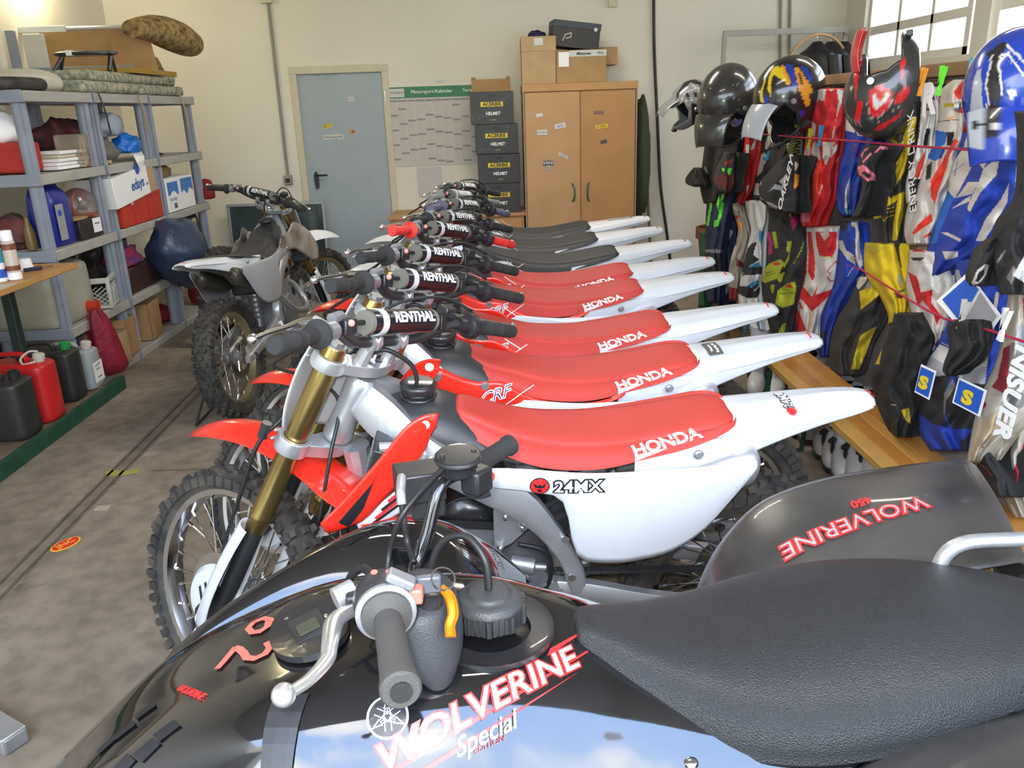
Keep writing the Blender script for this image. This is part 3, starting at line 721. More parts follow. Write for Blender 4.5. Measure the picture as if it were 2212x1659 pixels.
    for (x, z, w_, dr, cr) in ((.50, .860, .120, .05, 0), (.60, .868, .108, .045, 0), (.66, .880, .094, .036, .004), (.74, .886, .086, .030, .006), (.83, .894, .076, .026, .008), (.92, .902, .062, .022, .008), (.985, .904, .048, .018, .006), (1.018, .900, .036, .012, .003)):
        if kind and x > .65: q_ = (x-.65)/.37; x += .035*q_; z += .012*q_
        rows.append([V(x, w_*a, z+cr*math.exp(-(a*3)**2)-dr*max(0, (abs(a)-.72)/.28)**1.3) for a in (-1, -.93, -.75, -.4, 0, .4, .75, .93, 1)])
    mb = MB(); mb.grid(rows, 3, 2); rf = mb.build('rear_fender', M['white'], t, sol=.004, smooth=40)
    text('HONDA', .011, (1.02, -.0, .96), (0, 1, 0), (0, 0, 1), M['lred'], rf, wrap=rf, step=.01)
    for s in (-1, 1):
        # tail side: from seat base to fender
        side_sheet('tail_panel', M['white'], [[(x+(.035*max(0, (x-.65)/.37) if kind else 0), z+(.012*max(0, (x-.65)/.37) if kind else 0)) for x, z in L_] for L_ in ([(.40, .842), (.50, .852), (.60, .856), (.70, .862), (.80, .872), (.90, .884), (.96, .890), (1.01, .894)], [(.40, .77), (.50, .772), (.58, .772), (.68, .797), (.785, .830), (.885, .856), (.96, .870), (1.01, .884)])], lambda x, z: s*(.1395-.099*max(0, min(1, (x-.42)/.6))**.85), t, bulge=.002)
        top = [(.03, .825), (.10, .832), (.20, .826), (.30, .818), (.40, .820), (.50, .822), (.60, .812), (.68, .806)]
        bot = [(.03, .795), (.10, .780), (.20, .755), (.27, .71), (.40, .64), (.50, .66), (.60, .70), (.67, .77)]
        yf = lambda x, z: s*(.150+.018*math.sin(PI*min(max((x-.05)/.65, 0), 1)))
        pn = side_sheet('side_panel', M['white'], ([(.02, .83), (.07, .836), (.15, .832), (.235, .822), (.30, .817), (.38, .816), (.46, .818), (.54, .815), (.61, .818), (.665, .822), (.69, .818)], [(.02, .798), (.07, .782), (.15, .770), (.228, .740), (.262, .585), (.34, .556), (.42, .560), (.50, .580), (.575, .635), (.64, .72), (.69, .79)]), yf, t, n=7, bulge=.006)
        for (x, z) in ((.03, .815), (.285, .60)):
            mb = MB(); mb.lathe([(0, -.004), (.008, -.004), (.011, 0), (.011, .004)], (x, s*.158, z), (0, -s, 0), 12); mb.build('bolt', M['chrome'], pn)
        mb = MB(); mb.lathe([(0, -.004), (.008, -.004), (.012, 0), (.012, .004)], (.555, s*.132, .83), (0, -s, 0), 12); mb.build('bolt', M['alud'], rf)
        mb = MB(); mb.grid([[V(x, s*.098+r*1.05*math.cos(a)*.75, z+r*math.sin(a)) for a in [2*PI*k/12 for k in range(12)]] for x, z, r in ((.40, .68, .03), (.45, .70, .050), (.58, .742, .056), (.67, .768, .055), (.70, .775, .048), (.715, .78, .022), (.70, .778, .018))], 2, 1, closed=True, caps=True)
        mb.build('muffler', M['alu'], t, smooth=50)
    if kind == 0:
        lg = [o for o in t.children if o.name.startswith('side_panel')][0]
        e0 = V(.172, -.24, .797); R_ = (1, 0, -.02); N_ = (0, -1, .1)
        decal([circ(0, 0, .0235)], e0, R_, N_, M['lblack'], lg, 'emblem', wrap=lg, step=.01, ext=0, off=.001)
        decal([circ(0, 0, .021)], e0, R_, N_, M['lred'], lg, 'emblem', wrap=lg, step=.01, ext=0, off=.0018)
        decal([[(-.016, .010), (-.004, .002), (0, .007), (.004, .002), (.016, .010), (.010, -.004), (.006, -.003), (0, -.006), (-.006, -.003), (-.010, -.004)], [(-.007, -.007), (0, -.009), (.007, -.007), (.003, -.015), (0, -.017), (-.003, -.015)]], e0, R_, N_, M['lblack'], lg, 'emblem', wrap=lg, ext=0, off=.0026)
        text('24MX', .042, V(.262, -.24, .792), R_, N_, M['lblack'], lg, wrap=lg, step=.02, bold=.0042, sx=1.08, off=.001)
        text('24MX', .042, V(.262, -.24, .792), R_, N_, M['lwhite'], lg, wrap=lg, step=.02, bold=.0006, sx=1.08, off=.002)
    # air box
    mb = MB(); mb.box((.27, 0, .70), (.16, .22, .19)); ab = mb.build('air_box', M['black'], t, bev=.015)
    mb = MB()
    for k in range(4): mb.tube([(.19, -.118, .60+k*.05), (.25, -.124, .63+k*.055), (.32, -.118, .72+k*.03)], .006, 6, n=4)
    mb.build('air_box_rib', M['black'], ab)
    # shrouds
    for s in (-1, 1):
        yf = lambda x, z: s*(.142+.22*max(0, -.03-x)*1.0)
        if kind == 0:
            sh = side_sheet('radiator_shroud', M['red'], ([(-.052, .985), (-.085, .985), (-.125, .965), (-.17, .915), (-.23, .850), (-.29, .790), (-.335, .750)], [(-.060, .952), (-.072, .935), (-.095, .885), (-.14, .832), (-.19, .785), (-.245, .735), (-.32, .718)]), yf, t, n=5, bulge=.006)
            decal([[(-.10, .01), (.03, .016), (.06, .03), (-.04, -.012), (-.10, -.02)]], (-.215, s*.24, .81), (1, 0, .95) if s < 0 else (-1, 0, -.95), (0, s, 0), M['lblack'], sh, 'graphic', wrap=sh, step=.02, ext=0)
            mb = MB(); mb.lathe([(0, -.003), (.010, -.003), (.012, 0), (.012, .003)], (-.083, s*.158, .963), (0, -s, 0), 16); mb.build('bolt', M['white'], sh)
            lo_ = side_sheet('lower_shroud', M['white'], ([(-.075, .875), (-.11, .845), (-.16, .80), (-.21, .765), (-.26, .735)], [(-.055, .80), (-.09, .775), (-.14, .745), (-.19, .72), (-.25, .70)]), lambda x, z: yf(x, z)*.96, t, n=5, bulge=.004)
            for k in range(4):
                decal([[(-.10+k*.018, -.03), (.02+k*.022, -.012+k*.003), (.02+k*.022, -.005+k*.003), (-.10+k*.018, -.022)]], (-.15, s*.24, .79+k*.012-.01), (1, 0, .45) if s < 0 else (-1, 0, -.45), (0, s, 0), M['lblack' if k % 2 == 0 else 'lred'], lo_, 'graphic', wrap=lo_, step=.02, ext=0)
        else:
            sh = side_sheet('radiator_shroud', M['red'], ([(.42, .835), (.34, .812), (.25, .812), (.17, .83), (.11, .86), (.06, .895), (-.01, .90), (-.07, .93), (-.11, .955), (-.15, .95), (-.22, .92), (-.31, .86), (-.37, .78)], [(.40, .822), (.33, .79), (.25, .778), (.17, .775), (.11, .78), (.04, .79), (-.03, .80), (-.09, .79), (-.13, .77), (-.18, .74), (-.23, .71), (-.29, .68), (-.35, .68)]), lambda x, z: s*(.150+.14*max(0, .02-x)), t, n=5, bulge=.008)
            text('CRF', .050, (.035, s*.25, .855), (1, 0, .25) if s < 0 else (-1, 0, -.25), (0, s, .0), M['lwhite'], sh, wrap=sh, step=.015, bold=.002, shear=.5, off=.001)
            text('CRF', .050, (.035, s*.25, .855), (1, 0, .25) if s < 0 else (-1, 0, -.25), (0, s, .0), mat('print_navy', (.03, .03, .12), .4), sh, wrap=sh, step=.015, bold=-.001, shear=.5, off=.0018)
            decal(stroke([(-.11, -.02), (-.07, .03)], .003)+stroke([(.02, -.035), (.12, .0)], .003), (.035, s*.25, .85), (1, 0, .25) if s < 0 else (-1, 0, -.25), (0, s, 0), M['lwhite'], sh, 'graphic', wrap=sh, step=.02, ext=0)
            mb = MB(); mb.lathe([(0, -.004), (.010, -.004), (.013, 0), (.013, .004)], (.012, s*.158, .885), (0, -s, 0), 14); mb.build('bolt', M['alud'], sh)
            mb = MB(); mb.lathe([(0, -.004), (.010, -.004), (.013, 0), (.013, .004)], (-.12, s*.175, .93), (0, -s, 0), 14); mb.build('bolt', M['alud'], sh)
    # swingarm, chain, shock
    for s in (-1, 1):
        mb = MB(); mb.grid([[V(x, s*(y+hy*a), z+hz*b) for a, b in ((1, .8), (.7, 1), (-.7, 1), (-1, .8), (-1, -.8), (-.7, -1), (.7, -1), (1, -.8))] for x, y, z, hy, hz in ((.20, .10, .43, .018, .035), (.30, .105, .415, .017, .036), (.45, .118, .385, .016, .033), (.60, .122, .36, .015, .028), (.72, .122, .34, .015, .024), (.80, .122, .33, .013, .020))], 3, 1, closed=True, caps=True)
        sa = mb.build('swingarm', M['alu'], t, smooth=40)
        mb = MB(); mb.tube([V(.745, s*.138, .335), V(.745, s*.155, .335)], .018, 6); mb.build('axle_nut', M['chrome'], sa)
    rw = make_wheel('rear_wheel', AXR, .335, .252, .105, t, 1)
    mb = MB(); mb.lathe([(.075, -.083), (.105, -.083), (.105, -.079), (.075, -.079)], (0, 0, 0), (0, 1, 0), 40, closed=True)
    for k in range(48):
        a = 2*PI*k/48; mb.box((.108*math.cos(a), -.081, .108*math.sin(a)), (.008, .004, .005), Matrix.Rotation(-a, 3, 'Y'))
    mb.build('sprocket', M['alud'], rw)
    mb = MB(); 
    cpts = [V(.205, -.085, .475), V(.745, -.085, .445)]; cp2 = [V(.205, -.085, .395), V(.745, -.085, .227)]
    for (a, b) in (cpts, cp2):
        L = (b-a).length; n = int(L/.0125); d = (b-a)/n; ang = -math.atan2(d.z, d.x)
        for k in range(n):
            c_ = a+d*(k+.5)
            for yy in (-.007, .007): mb.box(c_+V(0, yy, 0), (.014, .003, .0125 if k % 2 else .010), Matrix.Rotation(ang, 3, 'Y'))
            mb.box(c_, (.005, .012, .005), Matrix.Rotation(ang, 3, 'Y'))
    stuff(mb.build('chain', M['dkmet'], t, smooth=0))
    mb = MB(); mb.tube([(.30, .0, .40), (.27, 0, .70)], .025, 12)
    for k in range(7): mb.lathe([(.040, -.005), (.046, 0), (.040, .005), (.034, 0)], V(.30-.03*k/7, 0, .46+k*.03), V(-.1, 0, 1), 14, closed=True)
    mb.build('shock_absorber', M['alud'], t)
    for s in (-1, 1):
        mb = MB(); mb.box((.20, s*.185, .335), (.045, .085, .014)); mb.tube([(.20, s*.11, .335), (.20, s*.15, .335)], .011, 6)
        mb.build('footpeg', M['alud'], t, bev=.002)
    for o in front: o['steered'] = 1
    return t
def set_steer(b, a):
    m = steer(math.radians(a))
    for o in b.children:
        if o.get('steered'): o.matrix_basis = m @ o.matrix_basis
def strip_flag(b):
    for o in b.children:
        if 'steered' in o.keys(): del o['steered']
def recolor(b, mp):
    """mp: name prefix -> material; per-object material slots so that mesh data stays shared"""
    def rec(o, top):
        for ch in list(o.children):
            k = ch.name.split('.')[0]; key = (k if k in mp else top+'>'+k if top+'>'+k in mp else None)
            if key and ch.type == 'MESH' and ch.material_slots:
                ch.material_slots[0].link = 'OBJECT'; ch.material_slots[0].material = mp[key]
            rec(ch, k)
    rec(b, '')
def drop(b, names):
    def rec(o):
        for ch in list(o.children):
            if ch.name.split('.')[0] in names:
                for g in list(ch.children_recursive): bpy.data.objects.remove(g)
                bpy.data.objects.remove(ch)
            else: rec(ch)
    rec(b)
LEAN = math.radians(7)
b1 = make_bike(0); b2 = make_bike(1)
ref = V(.824, 1.703, 0); root1 = V(-.114, 1.975, 0)
tips = [(1888, 868), (1765, 738), (1662, 663), (1565, 590), (1524, 555), (1474, 516), (1413, 487), (1385, 463)]
steers = [40, 44, 42, 40, 36, 33, 32, 30]
labels = ['nearest motorcycle of the row, with a demon head disc on its white side panel',
 'second motorcycle from the front, red seat and a grey label plate on its rear fender',
 'third motorcycle from the front, red seat, small dark print on its white tail',
 'red seated motorcycle fourth from the front of the row, with bright red hand grips',
 'red seated motorcycle fifth from the front, the farthest one with a red seat',
 'white motorcycle with a black and grey seat behind the last red seated one',
 'white motorcycle with a plain black seat and a yellow and grey handlebar pad',
 'farthest motorcycle of the row, black seat and printed white tail, beside the wooden cabinet']
solo = dup(b2)
bikes = [b1, b2]
for i in range(2, 8): bikes.append(dup(b2))
for i, b in enumerate(bikes):
    p = AZ(*tips[i], .95); d = p-ref; b.location = (root1.x+d.x-(.035 if i else 0), root1.y+d.y-(.03 if i else 0), 0); b.rotation_euler = (LEAN, 0, math.radians([2.2, 4, 3, 3][min(i, 3)]))
    b['label'] = labels[i]; b['group'] = 'motorcycles parked in a row'
    set_steer(b, steers[i])
redgrip = mat('red_grip', (.75, .04, .03), .6, var=.05)
bluegrip = mat('blue_grey_grip', (.12, .12, .20), .7, var=.2); greygrip = mat('grey_grip', (.22, .21, .20), .7)
recolor(bikes[3], {'grip': redgrip})
magpad = mat('grey_bar_pad', (.25, .24, .23), .5, var=.1)
wf_ = dict(front_fender=M['white'], radiator_shroud=M['white'], fuel_tank=M['tank'])
recolor(bikes[5], dict(seat=M['blkseat'], grip=bluegrip, **wf_)); recolor(bikes[6], dict(seat=M['blkseat'], grip=greygrip, bar_pad=magpad, **wf_))
recolor(bikes[7], dict(seat=M['blkseat'], **wf_))
for k in (5, 6, 7):
    for o in bikes[k].children:
        if o.name.startswith('seat'):
            for ch in list(o.children): bpy.data.objects.remove(ch)
SR = math.radians(-97); rc_ = AZ(528, 893, 0)
solo.location = (rc_.x-.745*math.cos(SR), rc_.y-.745*math.sin(SR), 0); solo.rotation_euler = (math.radians(5), 0, SR)
solo['label'] = 'solitary white and brown motorcycle parked facing away beside the grey shelves'; set_steer(solo, 28)
brg = mat('brown_graphics', (.10, .07, .05), .35, coat=.4, var=1, vscale=7, col2=(.35, .33, .30))
recolor(solo, dict(seat=M['blkseat'], front_fender=M['white'], radiator_shroud=brg, handlebar=M['dkmet'], rear_fender=M['white'], fuel_tank=M['tank'], side_panel=M['greyp'], muffler=mat('muffler_brown', (.07, .06, .045), .4, metal=.4), fork_tube=M['gold']))
recolor(solo, {'rim': mat('gold_rim', (.34, .28, .16), .4, metal=.7)})
for o in solo.children:
    if o.name.startswith('seat') or o.name.startswith('radiator_shroud'):
        for ch in list(o.children): bpy.data.objects.remove(ch)
sst = thing('triangle_stand', 'black wire triangle stand under the axle of the solitary motorcycle', 'stand', (0, 0, 0))
a_, b_, c_ = AZ(424, 922, 0), AZ(458, 886, 0), AZ(446, 826, .12)
c_ = AY(447, 828, (a_.y+b_.y)/2+.03); mb = MB(); mb.tube([a_+V(0, 0, .008), b_+V(0, 0, .008)], .007, 8); mb.tube([a_+V(0, 0, .008), c_], .007, 8); mb.tube([b_+V(0, 0, .008), c_+V(.01, .01, 0)], .007, 8); mb.build('frame', M['dkmet'], sst)
bikes.append(solo)
for b in bikes: strip_flag(b)

def rfd(b): return [o for o in b.children if o.name.startswith('rear_fender')][0]
r0 = rfd(bikes[0]); r1 = rfd(bikes[1]); r7 = rfd(bikes[7]); UP = (0, 0, 1)
text('24MX', .030, V(.80, -.005, 1.0), (0, 1, 0), UP, M['lblack'], r0, wrap=r0, step=.008, off=.003, bold=.0022); text('24MX', .030, V(.80, -.005, 1.0), (0, 1, 0), UP, M['lwhite'], r0, wrap=r0, step=.008, off=.0036, bold=.0002)
decal([circ(0, 0, .012)], V(.80, -.055, 1.0), (0, 1, 0), UP, M['lred'], r0, 'emblem', wrap=r0, ext=0, off=.003)
lb_ = decal([[(-.045, -.022), (.045, -.022), (.045, .022), (-.045, .022)]], V(.72, 0, 1.0), (0, 1, 0), UP, mat('label_dark', (.10, .095, .08), .5), r1, 'label_plate', wrap=r1, ext=0, step=.01, off=.003)
text('Recycling Hof', .012, V(.728, 0, 1.0), (0, 1, 0), UP, M['lwhite'], r1, wrap=r1, off=.004); text('Motocross', .011, V(.712, 0, 1.0), (0, 1, 0), UP, M['lwhite'], r1, wrap=r1, off=.004)
text('WWW.RACE.DE', .022, V(.86, -.035, 1.0), (1, 0, 0), (0, -.3, 1), M['lblack'], r7, wrap=r7, step=.01, off=.003); text('007', .022, V(.95, 0, 1.0), (1, 0, 0), UP, mat('brown_print', (.20, .06, .03), .4), r7, wrap=r7, step=.01, off=.003)
# ================= QUAD BIKE in the foreground =================
QY = 1.04
quad = thing('quad_bike', 'glossy black quad bike in the foreground with a black vinyl seat and a red 62', 'quad bike', (0, QY, 0))
QO = V(0, QY, 0)
def qz(px, py, z): return AZ(px, py, z)-QO
prof = [(-.80, (.56, .56, .545, .52, .47, .40), (0, .05, .09, .12, .15, .16)), (-.70, (.65, .65, .64, .60, .53, .44), (0, .08, .12, .16, .19, .20)),
 (-.58, (.745, .747, .735, .69, .61, .50), (0, .10, .14, .18, .22, .23)), (-.45, (.81, .814, .80, .745, .66, .54), (0, .10, .155, .20, .24, .26)),
 (-.32, (.848, .855, .845, .79, .70, .56), (0, .10, .165, .22, .27, .30)), (-.20, (.866, .873, .863, .80, .71, .56), (0, .09, .16, .225, .285, .32)),
 (-.05, (.872, .875, .862, .79, .69, .55), (0, .08, .145, .215, .285, .33)), (.08, (.858, .855, .835, .765, .665, .53), (0, .07, .125, .20, .275, .32)),
 (.20, (.815, .81, .79, .73, .64, .51), (0, .08, .13, .19, .26, .30)), (.40, (.765, .765, .75, .70, .62, .50), (0, .10, .15, .20, .25, .28)),
 (.65, (.755, .755, .745, .70, .63, .52), (0, .10, .16, .21, .25, .27)), (.95, (.76, .76, .75, .71, .65, .55), (0, .10, .16, .20, .23, .24))]
rows = []
for x, zz, vv in prof:
    L = [V(x, -v, z) for z, v in zip(zz, vv)][:0:-1]; rows.append(L+[V(x, v, z) for z, v in zip(zz, vv)])
mb = MB(); mb.grid(rows, 6, 4); qb = mb.build('body_cover', M['gloss'], quad, smooth=180, sol=.004)
# front fenders
for s in (-1, 1):
    rows = []
    for x, vi, ve, ze, h in ((-.80, .08, .13, .52, .0), (-.70, .12, .19, .60, .02), (-.60, .16, .26, .675, .035), (-.50, .19, .32, .725, .045), (-.37, .22, .39, .775, .05), (-.25, .24, .455, .805, .045), (-.15, .25, .49, .795, .03), (-.05, .26, .50, .74, .01), (.03, .27, .50, .66, 0)):
        zi = ze-.05
        rows.append([V(x, s*(vi+(ve-vi)*t), zi+(ze-zi)*math.sin(min(t, .8)/.8*PI/2)+h*math.sin(PI*min(1, t))-.09*max(0, t-.85)/.15*.6) for t in (0, .2, .4, .6, .8, .9, 1)])
    mb = MB(); mb.grid(rows, 5, 3); ff = mb.build('front_fender', M['gloss'], quad, smooth=180, sol=.004)
    rows = []
    for x, vi, ve, ze in ((.335, .20, .33, .60), (.37, .19, .38, .69), (.43, .18, .44, .76), (.52, .17, .495, .815), (.64, .165, .53, .845), (.76, .16, .55, .858), (.84, .17, .56, .862), (.885, .18, .565, .858), (.905, .18, .565, .82), (.91, .19, .56, .70)):
        rows.append([V(x+(.10*t*max(0, (x-.6)/.3)), s*(vi+(ve-vi)*t), ze-.035*(1-t)**2+.012*math.sin(PI*t)-(.06*((t-.88)/.12)**1.2 if t > .88 else 0)) for t in (0, .2, .45, .7, .88, .95, 1)])
    mb = MB(); mb.grid(rows, 5, 3); rfq = mb.build('rear_fender', M['dullblk'], quad, smooth=60, sol=.005)
    if s > 0: rf_far = rfq
    for nm, x, r_, w_ in (('front_wheel', -.52, .275, .17), ('rear_wheel', .72, .265, .25)):
        y = s*(.46 if nm[0] == 'f' else .43)
        w = MB(); w.lathe([(.13, -w_*.35), (.15, -w_*.48), (r_-.03, -w_*.5), (r_-.01, -w_*.3), (r_, 0), (r_-.01, w_*.3), (r_-.03, w_*.5), (.15, w_*.48), (.13, w_*.35)], (0, 0, 0), (0, 1, 0), 40, closed=True)
        for k in range(30):
            a = 2*PI*k/30
            for q in (-.3, 0, .3): w.box(((r_+.004)*math.cos(a+q*.2), q*w_, (r_+.004)*math.sin(a+q*.2)), (.022, w_*.2, .035), Matrix.Rotation(-a, 3, 'Y'))
        o = w.build(nm, M['rubber'], quad); o.location = (x, y, r_+.01)
        w = MB(); w.lathe([(0, s*.02), (.04, s*.02), (.05, 0), (.10, s*.01), (.135, s*w_*.36), (.135, -w_*.3)], (0, 0, 0), (0, 1, 0), 30); w.build('rim', M['alud'], o)
mb = MB()
for s in (-1, 1): mb.tube([(-.5, s*.40, .30), (-.35, s*.12, .36), (-.1, s*.12, .30), (.4, s*.12, .30), (.72, s*.30, .28)], .018, 8, n=4)
mb.box((.02, 0, .40), (.36, .22, .24)); mb.build('chassis', M['dkmet'], quad)
mb = MB(); mb.tube([(-.70, -.13, .46), (-.84, -.14, .44), (-.90, -.10, .50), (-.92, 0, .52), (-.90, .10, .50), (-.84, .14, .44), (-.70, .13, .46)], .014, 10, n=5); mb.build('rim_highlight_tube', M['white'], quad)  # white tube stands in for the highlight along the front fender rim
mb = MB(); mb.grid([[V(x, y, z-.03*abs(y/.17)**3) for y in (-.17, -.12, 0, .12, .17)] for x, z in ((.82, .80), (.88, .835), (1.0, .845), (1.10, .835), (1.13, .78))], 4, 3); mb.build('tail_cover', M['dullblk'], quad, sol=.01, smooth=50)
mb = MB(); mb.tube([(.72, .13, .80), (.705, .125, .86), (.735, .125, .90), (.83, .125, .905), (1.05, .12, .905), (1.16, .09, .90), (1.18, 0, .90), (1.16, -.09, .90), (1.05, -.12, .905), (.93, -.12, .90), (.90, -.12, .83)], .0125, 12, n=5); mb.build('grab_bar', M['alu'], quad)
# seat
def qs(x, zt_, hw, ct, th=.085):
    return [V(x, a*hw*b, zt_+dz) for a, b, dz in ((0, 1, ct), (.45, 1, ct*.8), (.78, 1, -.004), (.93, 1, -.020), (1, 1, -.048), (.99, 1, -th), (.90, 1, -th-.01), (0, 1, -th-.01), (-.90, 1, -th-.01), (-.99, 1, -th), (-1, 1, -.048), (-.93, 1, -.020), (-.78, 1, -.004), (-.45, 1, ct*.8))]
mb = MB(); mb.grid([qs(.09, .855, .025, 0, .03), qs(.095, .872, .042, 0, .05), (qs(.13, .866, .066, .002, .06)), qs(.20, .848, .105, .003, .08), qs(.30, .838, .155, .004), qs(.40, .848, .185, .006), qs(.52, .866, .188, .008), qs(.64, .874, .170, .008), qs(.75, .868, .140, .006), qs(.84, .856, .105, .004), qs(.89, .846, .075, .002, .07), qs(.905, .835, .05, 0, .04)], 5, 3, closed=True, caps=True)
qseat = mb.build('seat', M['vinyl'], quad, smooth=180)
# handlebar
n0, n1 = V(-.116, .670-QY, 1.052), V(-.147, .802-QY, 1.045)
f1, f0 = V(-.066, 1.318-QY, 1.0), V(-.004, 1.407-QY, 1.0)
mb = MB(); mb.tube([n0, n1, V(-.152, .84-QY, 1.043), V(-.165, .93-QY, .995), V(-.168, .98-QY, .93), V(-.168, 1.05-QY, .905), V(-.168, 1.14-QY, .875), V(-.166, 1.20-QY, .875), V(-.145, 1.228-QY, .92), V(-.118, 1.262-QY, .995), f1, f0], .0115, 14, n=5)
hb = mb.build('handlebar', mat('bar_black_gloss', (.012, .012, .014), .12, coat=.8, spec=.9), quad)
d = (n0-n1).normalized()
mb = MB(); mb.lathe([(.027, -.022), (.030, -.018), (.030, -.010), (.021, -.004), (.0168, .0), (.0175, .06), (.0195, .110), (.0215, .122), (.0215, .130), (.019, .133), (.004, .133), (.004, .12), (0, .12)], n1, d, 40)
mb.build('grip', mat('quad_grip', (.055, .053, .05), .7, bump=.3, bscale=500, var=.1), quad)
mb = MB(); mb.lathe([(.012, -.04), (.034, -.036), (.037, -.02), (.037, .004), (.034, .010), (.027, .010)], n1-d*.03, d, 30); hs = mb.build('switch_housing', M['dkmet'], quad, bev=.002)
mb = MB(); mb.lathe([(.032, 0), (.036, .002), (.036, .008), (.032, .010), (.026, .010)], n1-d*.026, d, 30); mb.build('housing_ring', M['alud'], hs)
mb = MB(); mb.box(n1-d*.04+V(.036, 0, .012), (.022, .018, .02)); mb.build('indicator_switch', M['lsal'], hs, bev=.003)
mb = MB(); mb.box(n1-d*.035+V(.022, 0, .036), (.035, .02, .012), Matrix.Rotation(.5, 3, 'Y')); mb.build('choke_lever', M['alud'], hs, bev=.003)
for k, q in enumerate((-.008, .010)):
    decal([circ(0, 0, .0042), ], n1-d*.052+V(q, 0, .0375), (1, 0, 0), (0, -.2, 1), M['lsal'], hs, 'symbol', ext=.0005)
# lever
lp = [qz(*p) for p in ((790, 1312, 1.02), (752, 1322, 1.03), (722, 1345, 1.035), (712, 1395, 1.04), (706, 1425, 1.04), (668, 1468, 1.045), (622, 1498, 1.05))]
mb = MB(); mb.tube(lp, [.010, .010, .0115, .0095, .0085, .0075, .007], 12, n=6, sq=.8); mb.sph(lp[-1]+V(-.004, -.002, 0), .0125, 16, 10)
lever = mb.build('brake_lever', mat('lever_aluminium', (.75, .75, .74), .28, metal=.85, bump=.05), quad)
pv = lp[0]
mb = MB(); mb.box(pv+V(.004, .012, .006), (.06, .034, .030), Matrix.Rotation(.2, 3, 'Z')); mb.tube([pv+V(.01, .02, 0), n1-d*.05], .017, 12); pe = mb.build('lever_perch', M['black'], quad, bev=.004)
mb = MB(); mb.cyl(pv+V(-.002, .006, .018), pv+V(-.002, .006, .028), .0085, seg=6); mb.build('bolt', M['alud'], pe)
mb = MB(); a = qz(745, 1290, 1.03); mb.cyl(a+V(-.012, -.004, 0), a+V(.010, .010, .004), .0145, seg=18); mb.tube([a+V(.01, .01, .0), a+V(.03, .028, 0)], .006, 8); mb.build('adjuster', M['alu'], pe)
# far controls
df = (f0-f1).normalized()
mb = MB(); mb.lathe([(.018, -.006), (.021, 0), (.0175, .006), (.0172, .06), (.0175, .11), (.020, .116), (.020, .124), (.016, .128), (0, .128)], f1-df*.005, df, 24); mb.build('grip', M['grip'], quad)
c = qz(1030, 1035, 1.0); mb = MB(); mb.box(c, (.045, .04, .045), Matrix.Rotation(.9, 3, 'Z')); o = mb.build('switch_box', M['black'], quad, bev=.006)
mb = MB(); q = qz(1046, 1026, 1.0); mb.cyl(q, q+V(.012, -.012, 0), .0095, seg=14); mb.build('start_button', mat('red_button', (.8, .06, .03), .4), o)
decal([[(-.010, -.004), (-.003, -.004), (-.003, .004), (-.010, .004)], [(.002, -.004), (.009, -.004), (.009, .004), (.002, .004)]], c+V(-.004, 0, .024), (.6, .8, 0), (0, 0, 1), M['lwhite'], o, 'symbol')
c = qz(990, 985, 1.05); mb = MB(); mb.lathe([(.024, -.034), (.028, -.032), (.031, -.010), (.040, -.008), (.042, -.002), (.040, .004), (.0, .006)], c, (0, -.1, 1), 14); o = mb.build('brake_reservoir', M['black'], quad, bev=.003)
for k in (-1, 1): mb = MB(); mb.cyl(c+V(k*.026, k*.01, .003), c+V(k*.026, k*.01, .008), .005, seg=8); mb.build('bolt', M['dkmet'], o)
c = qz(905, 1040, .98); mb = MB(); mb.box(c, (.085, .07, .055), Matrix.Rotation(.25, 3, 'Z')); mb.box(c+V(.01, .01, -.045), (.06, .05, .045), Matrix.Rotation(.25, 3, 'Z')); o = mb.build('throttle_box', M['dkmet'], quad, bev=.004)
mb = MB(); q = qz(938, 1030, .98); mb.cyl(q+V(0, .0, 0), q+V(.006, -.016, 0), .015, seg=18); mb.build('adjuster', M['alud'], o)
mb = MB(); mb.tube([qz(1000, 1055, .97), qz(1015, 1068, .96), qz(1035, 1066, .96), qz(1055, 1062, .96)], [.006, .009, .015, .013], 10, n=4, sq=.5); mb.build('thumb_throttle', M['black'], quad)
def qc(nm, pts, r=.005, m=None):
    mb = MB(); mb.tube([qz(*p) for p in pts], r, 8, n=8); return mb.build(nm, m or M['cable'], quad, smooth=180)
qc('throttle_cable', [(836, 1240, .90), (842, 1190, .93), (865, 1120, .99), (905, 1065, 1.02), (960, 1010, 1.04), (985, 995, 1.05)], .0048)
qc('brake_hose', [(895, 1215, .90), (880, 1170, .92), (872, 1120, .96), (868, 1085, .98)], .0055)
qc('hose_fitting', [(868, 1090, .98), (866, 1060, 1.0), (868, 1030, 1.01)], .0085, M['alu'])
qc('wiring_cable', [(812, 1285, 1.0), (808, 1250, .99), (785, 1228, .98), (762, 1240, .96), (750, 1262, .93)], .0065)
# key pod
c = qz(905, 1290, .99)
mb = MB(); mb.grid([[V(c.x+x+rx*math.cos(a), c.y+y+ry*math.sin(a), z) for a in [2*PI*k/12 for k in range(12)]] for x, y, rx, ry, z in ((.02, -.01, .022, .035, .875), (.012, 0, .042, .058, .91), (.005, .01, .050, .066, .95), (0, .015, .046, .062, .985), (0, .015, .028, .04, .995))], 4, 2, closed=True, caps=True)
kp = mb.build('instrument_pod', mat('pod_plastic', (.035, .038, .045), .5, bump=.2, bscale=300), quad, smooth=60)
k0 = qz(927, 1290, 1.0); mb = MB(); mb.lathe([(.017, -.02), (.018, 0), (.013, .003), (0, .003)], k0, (0, 0, 1), 18); kb = mb.build('ignition_switch', M['black'], quad)
mb = MB(); mb.box(k0+V(0, 0, .020), (.034, .012, .026), Matrix.Rotation(.15, 3, 'Z')); mb.build('key', mat('key_plastic', (.10, .11, .13), .25, coat=.4), kb, bev=.004)
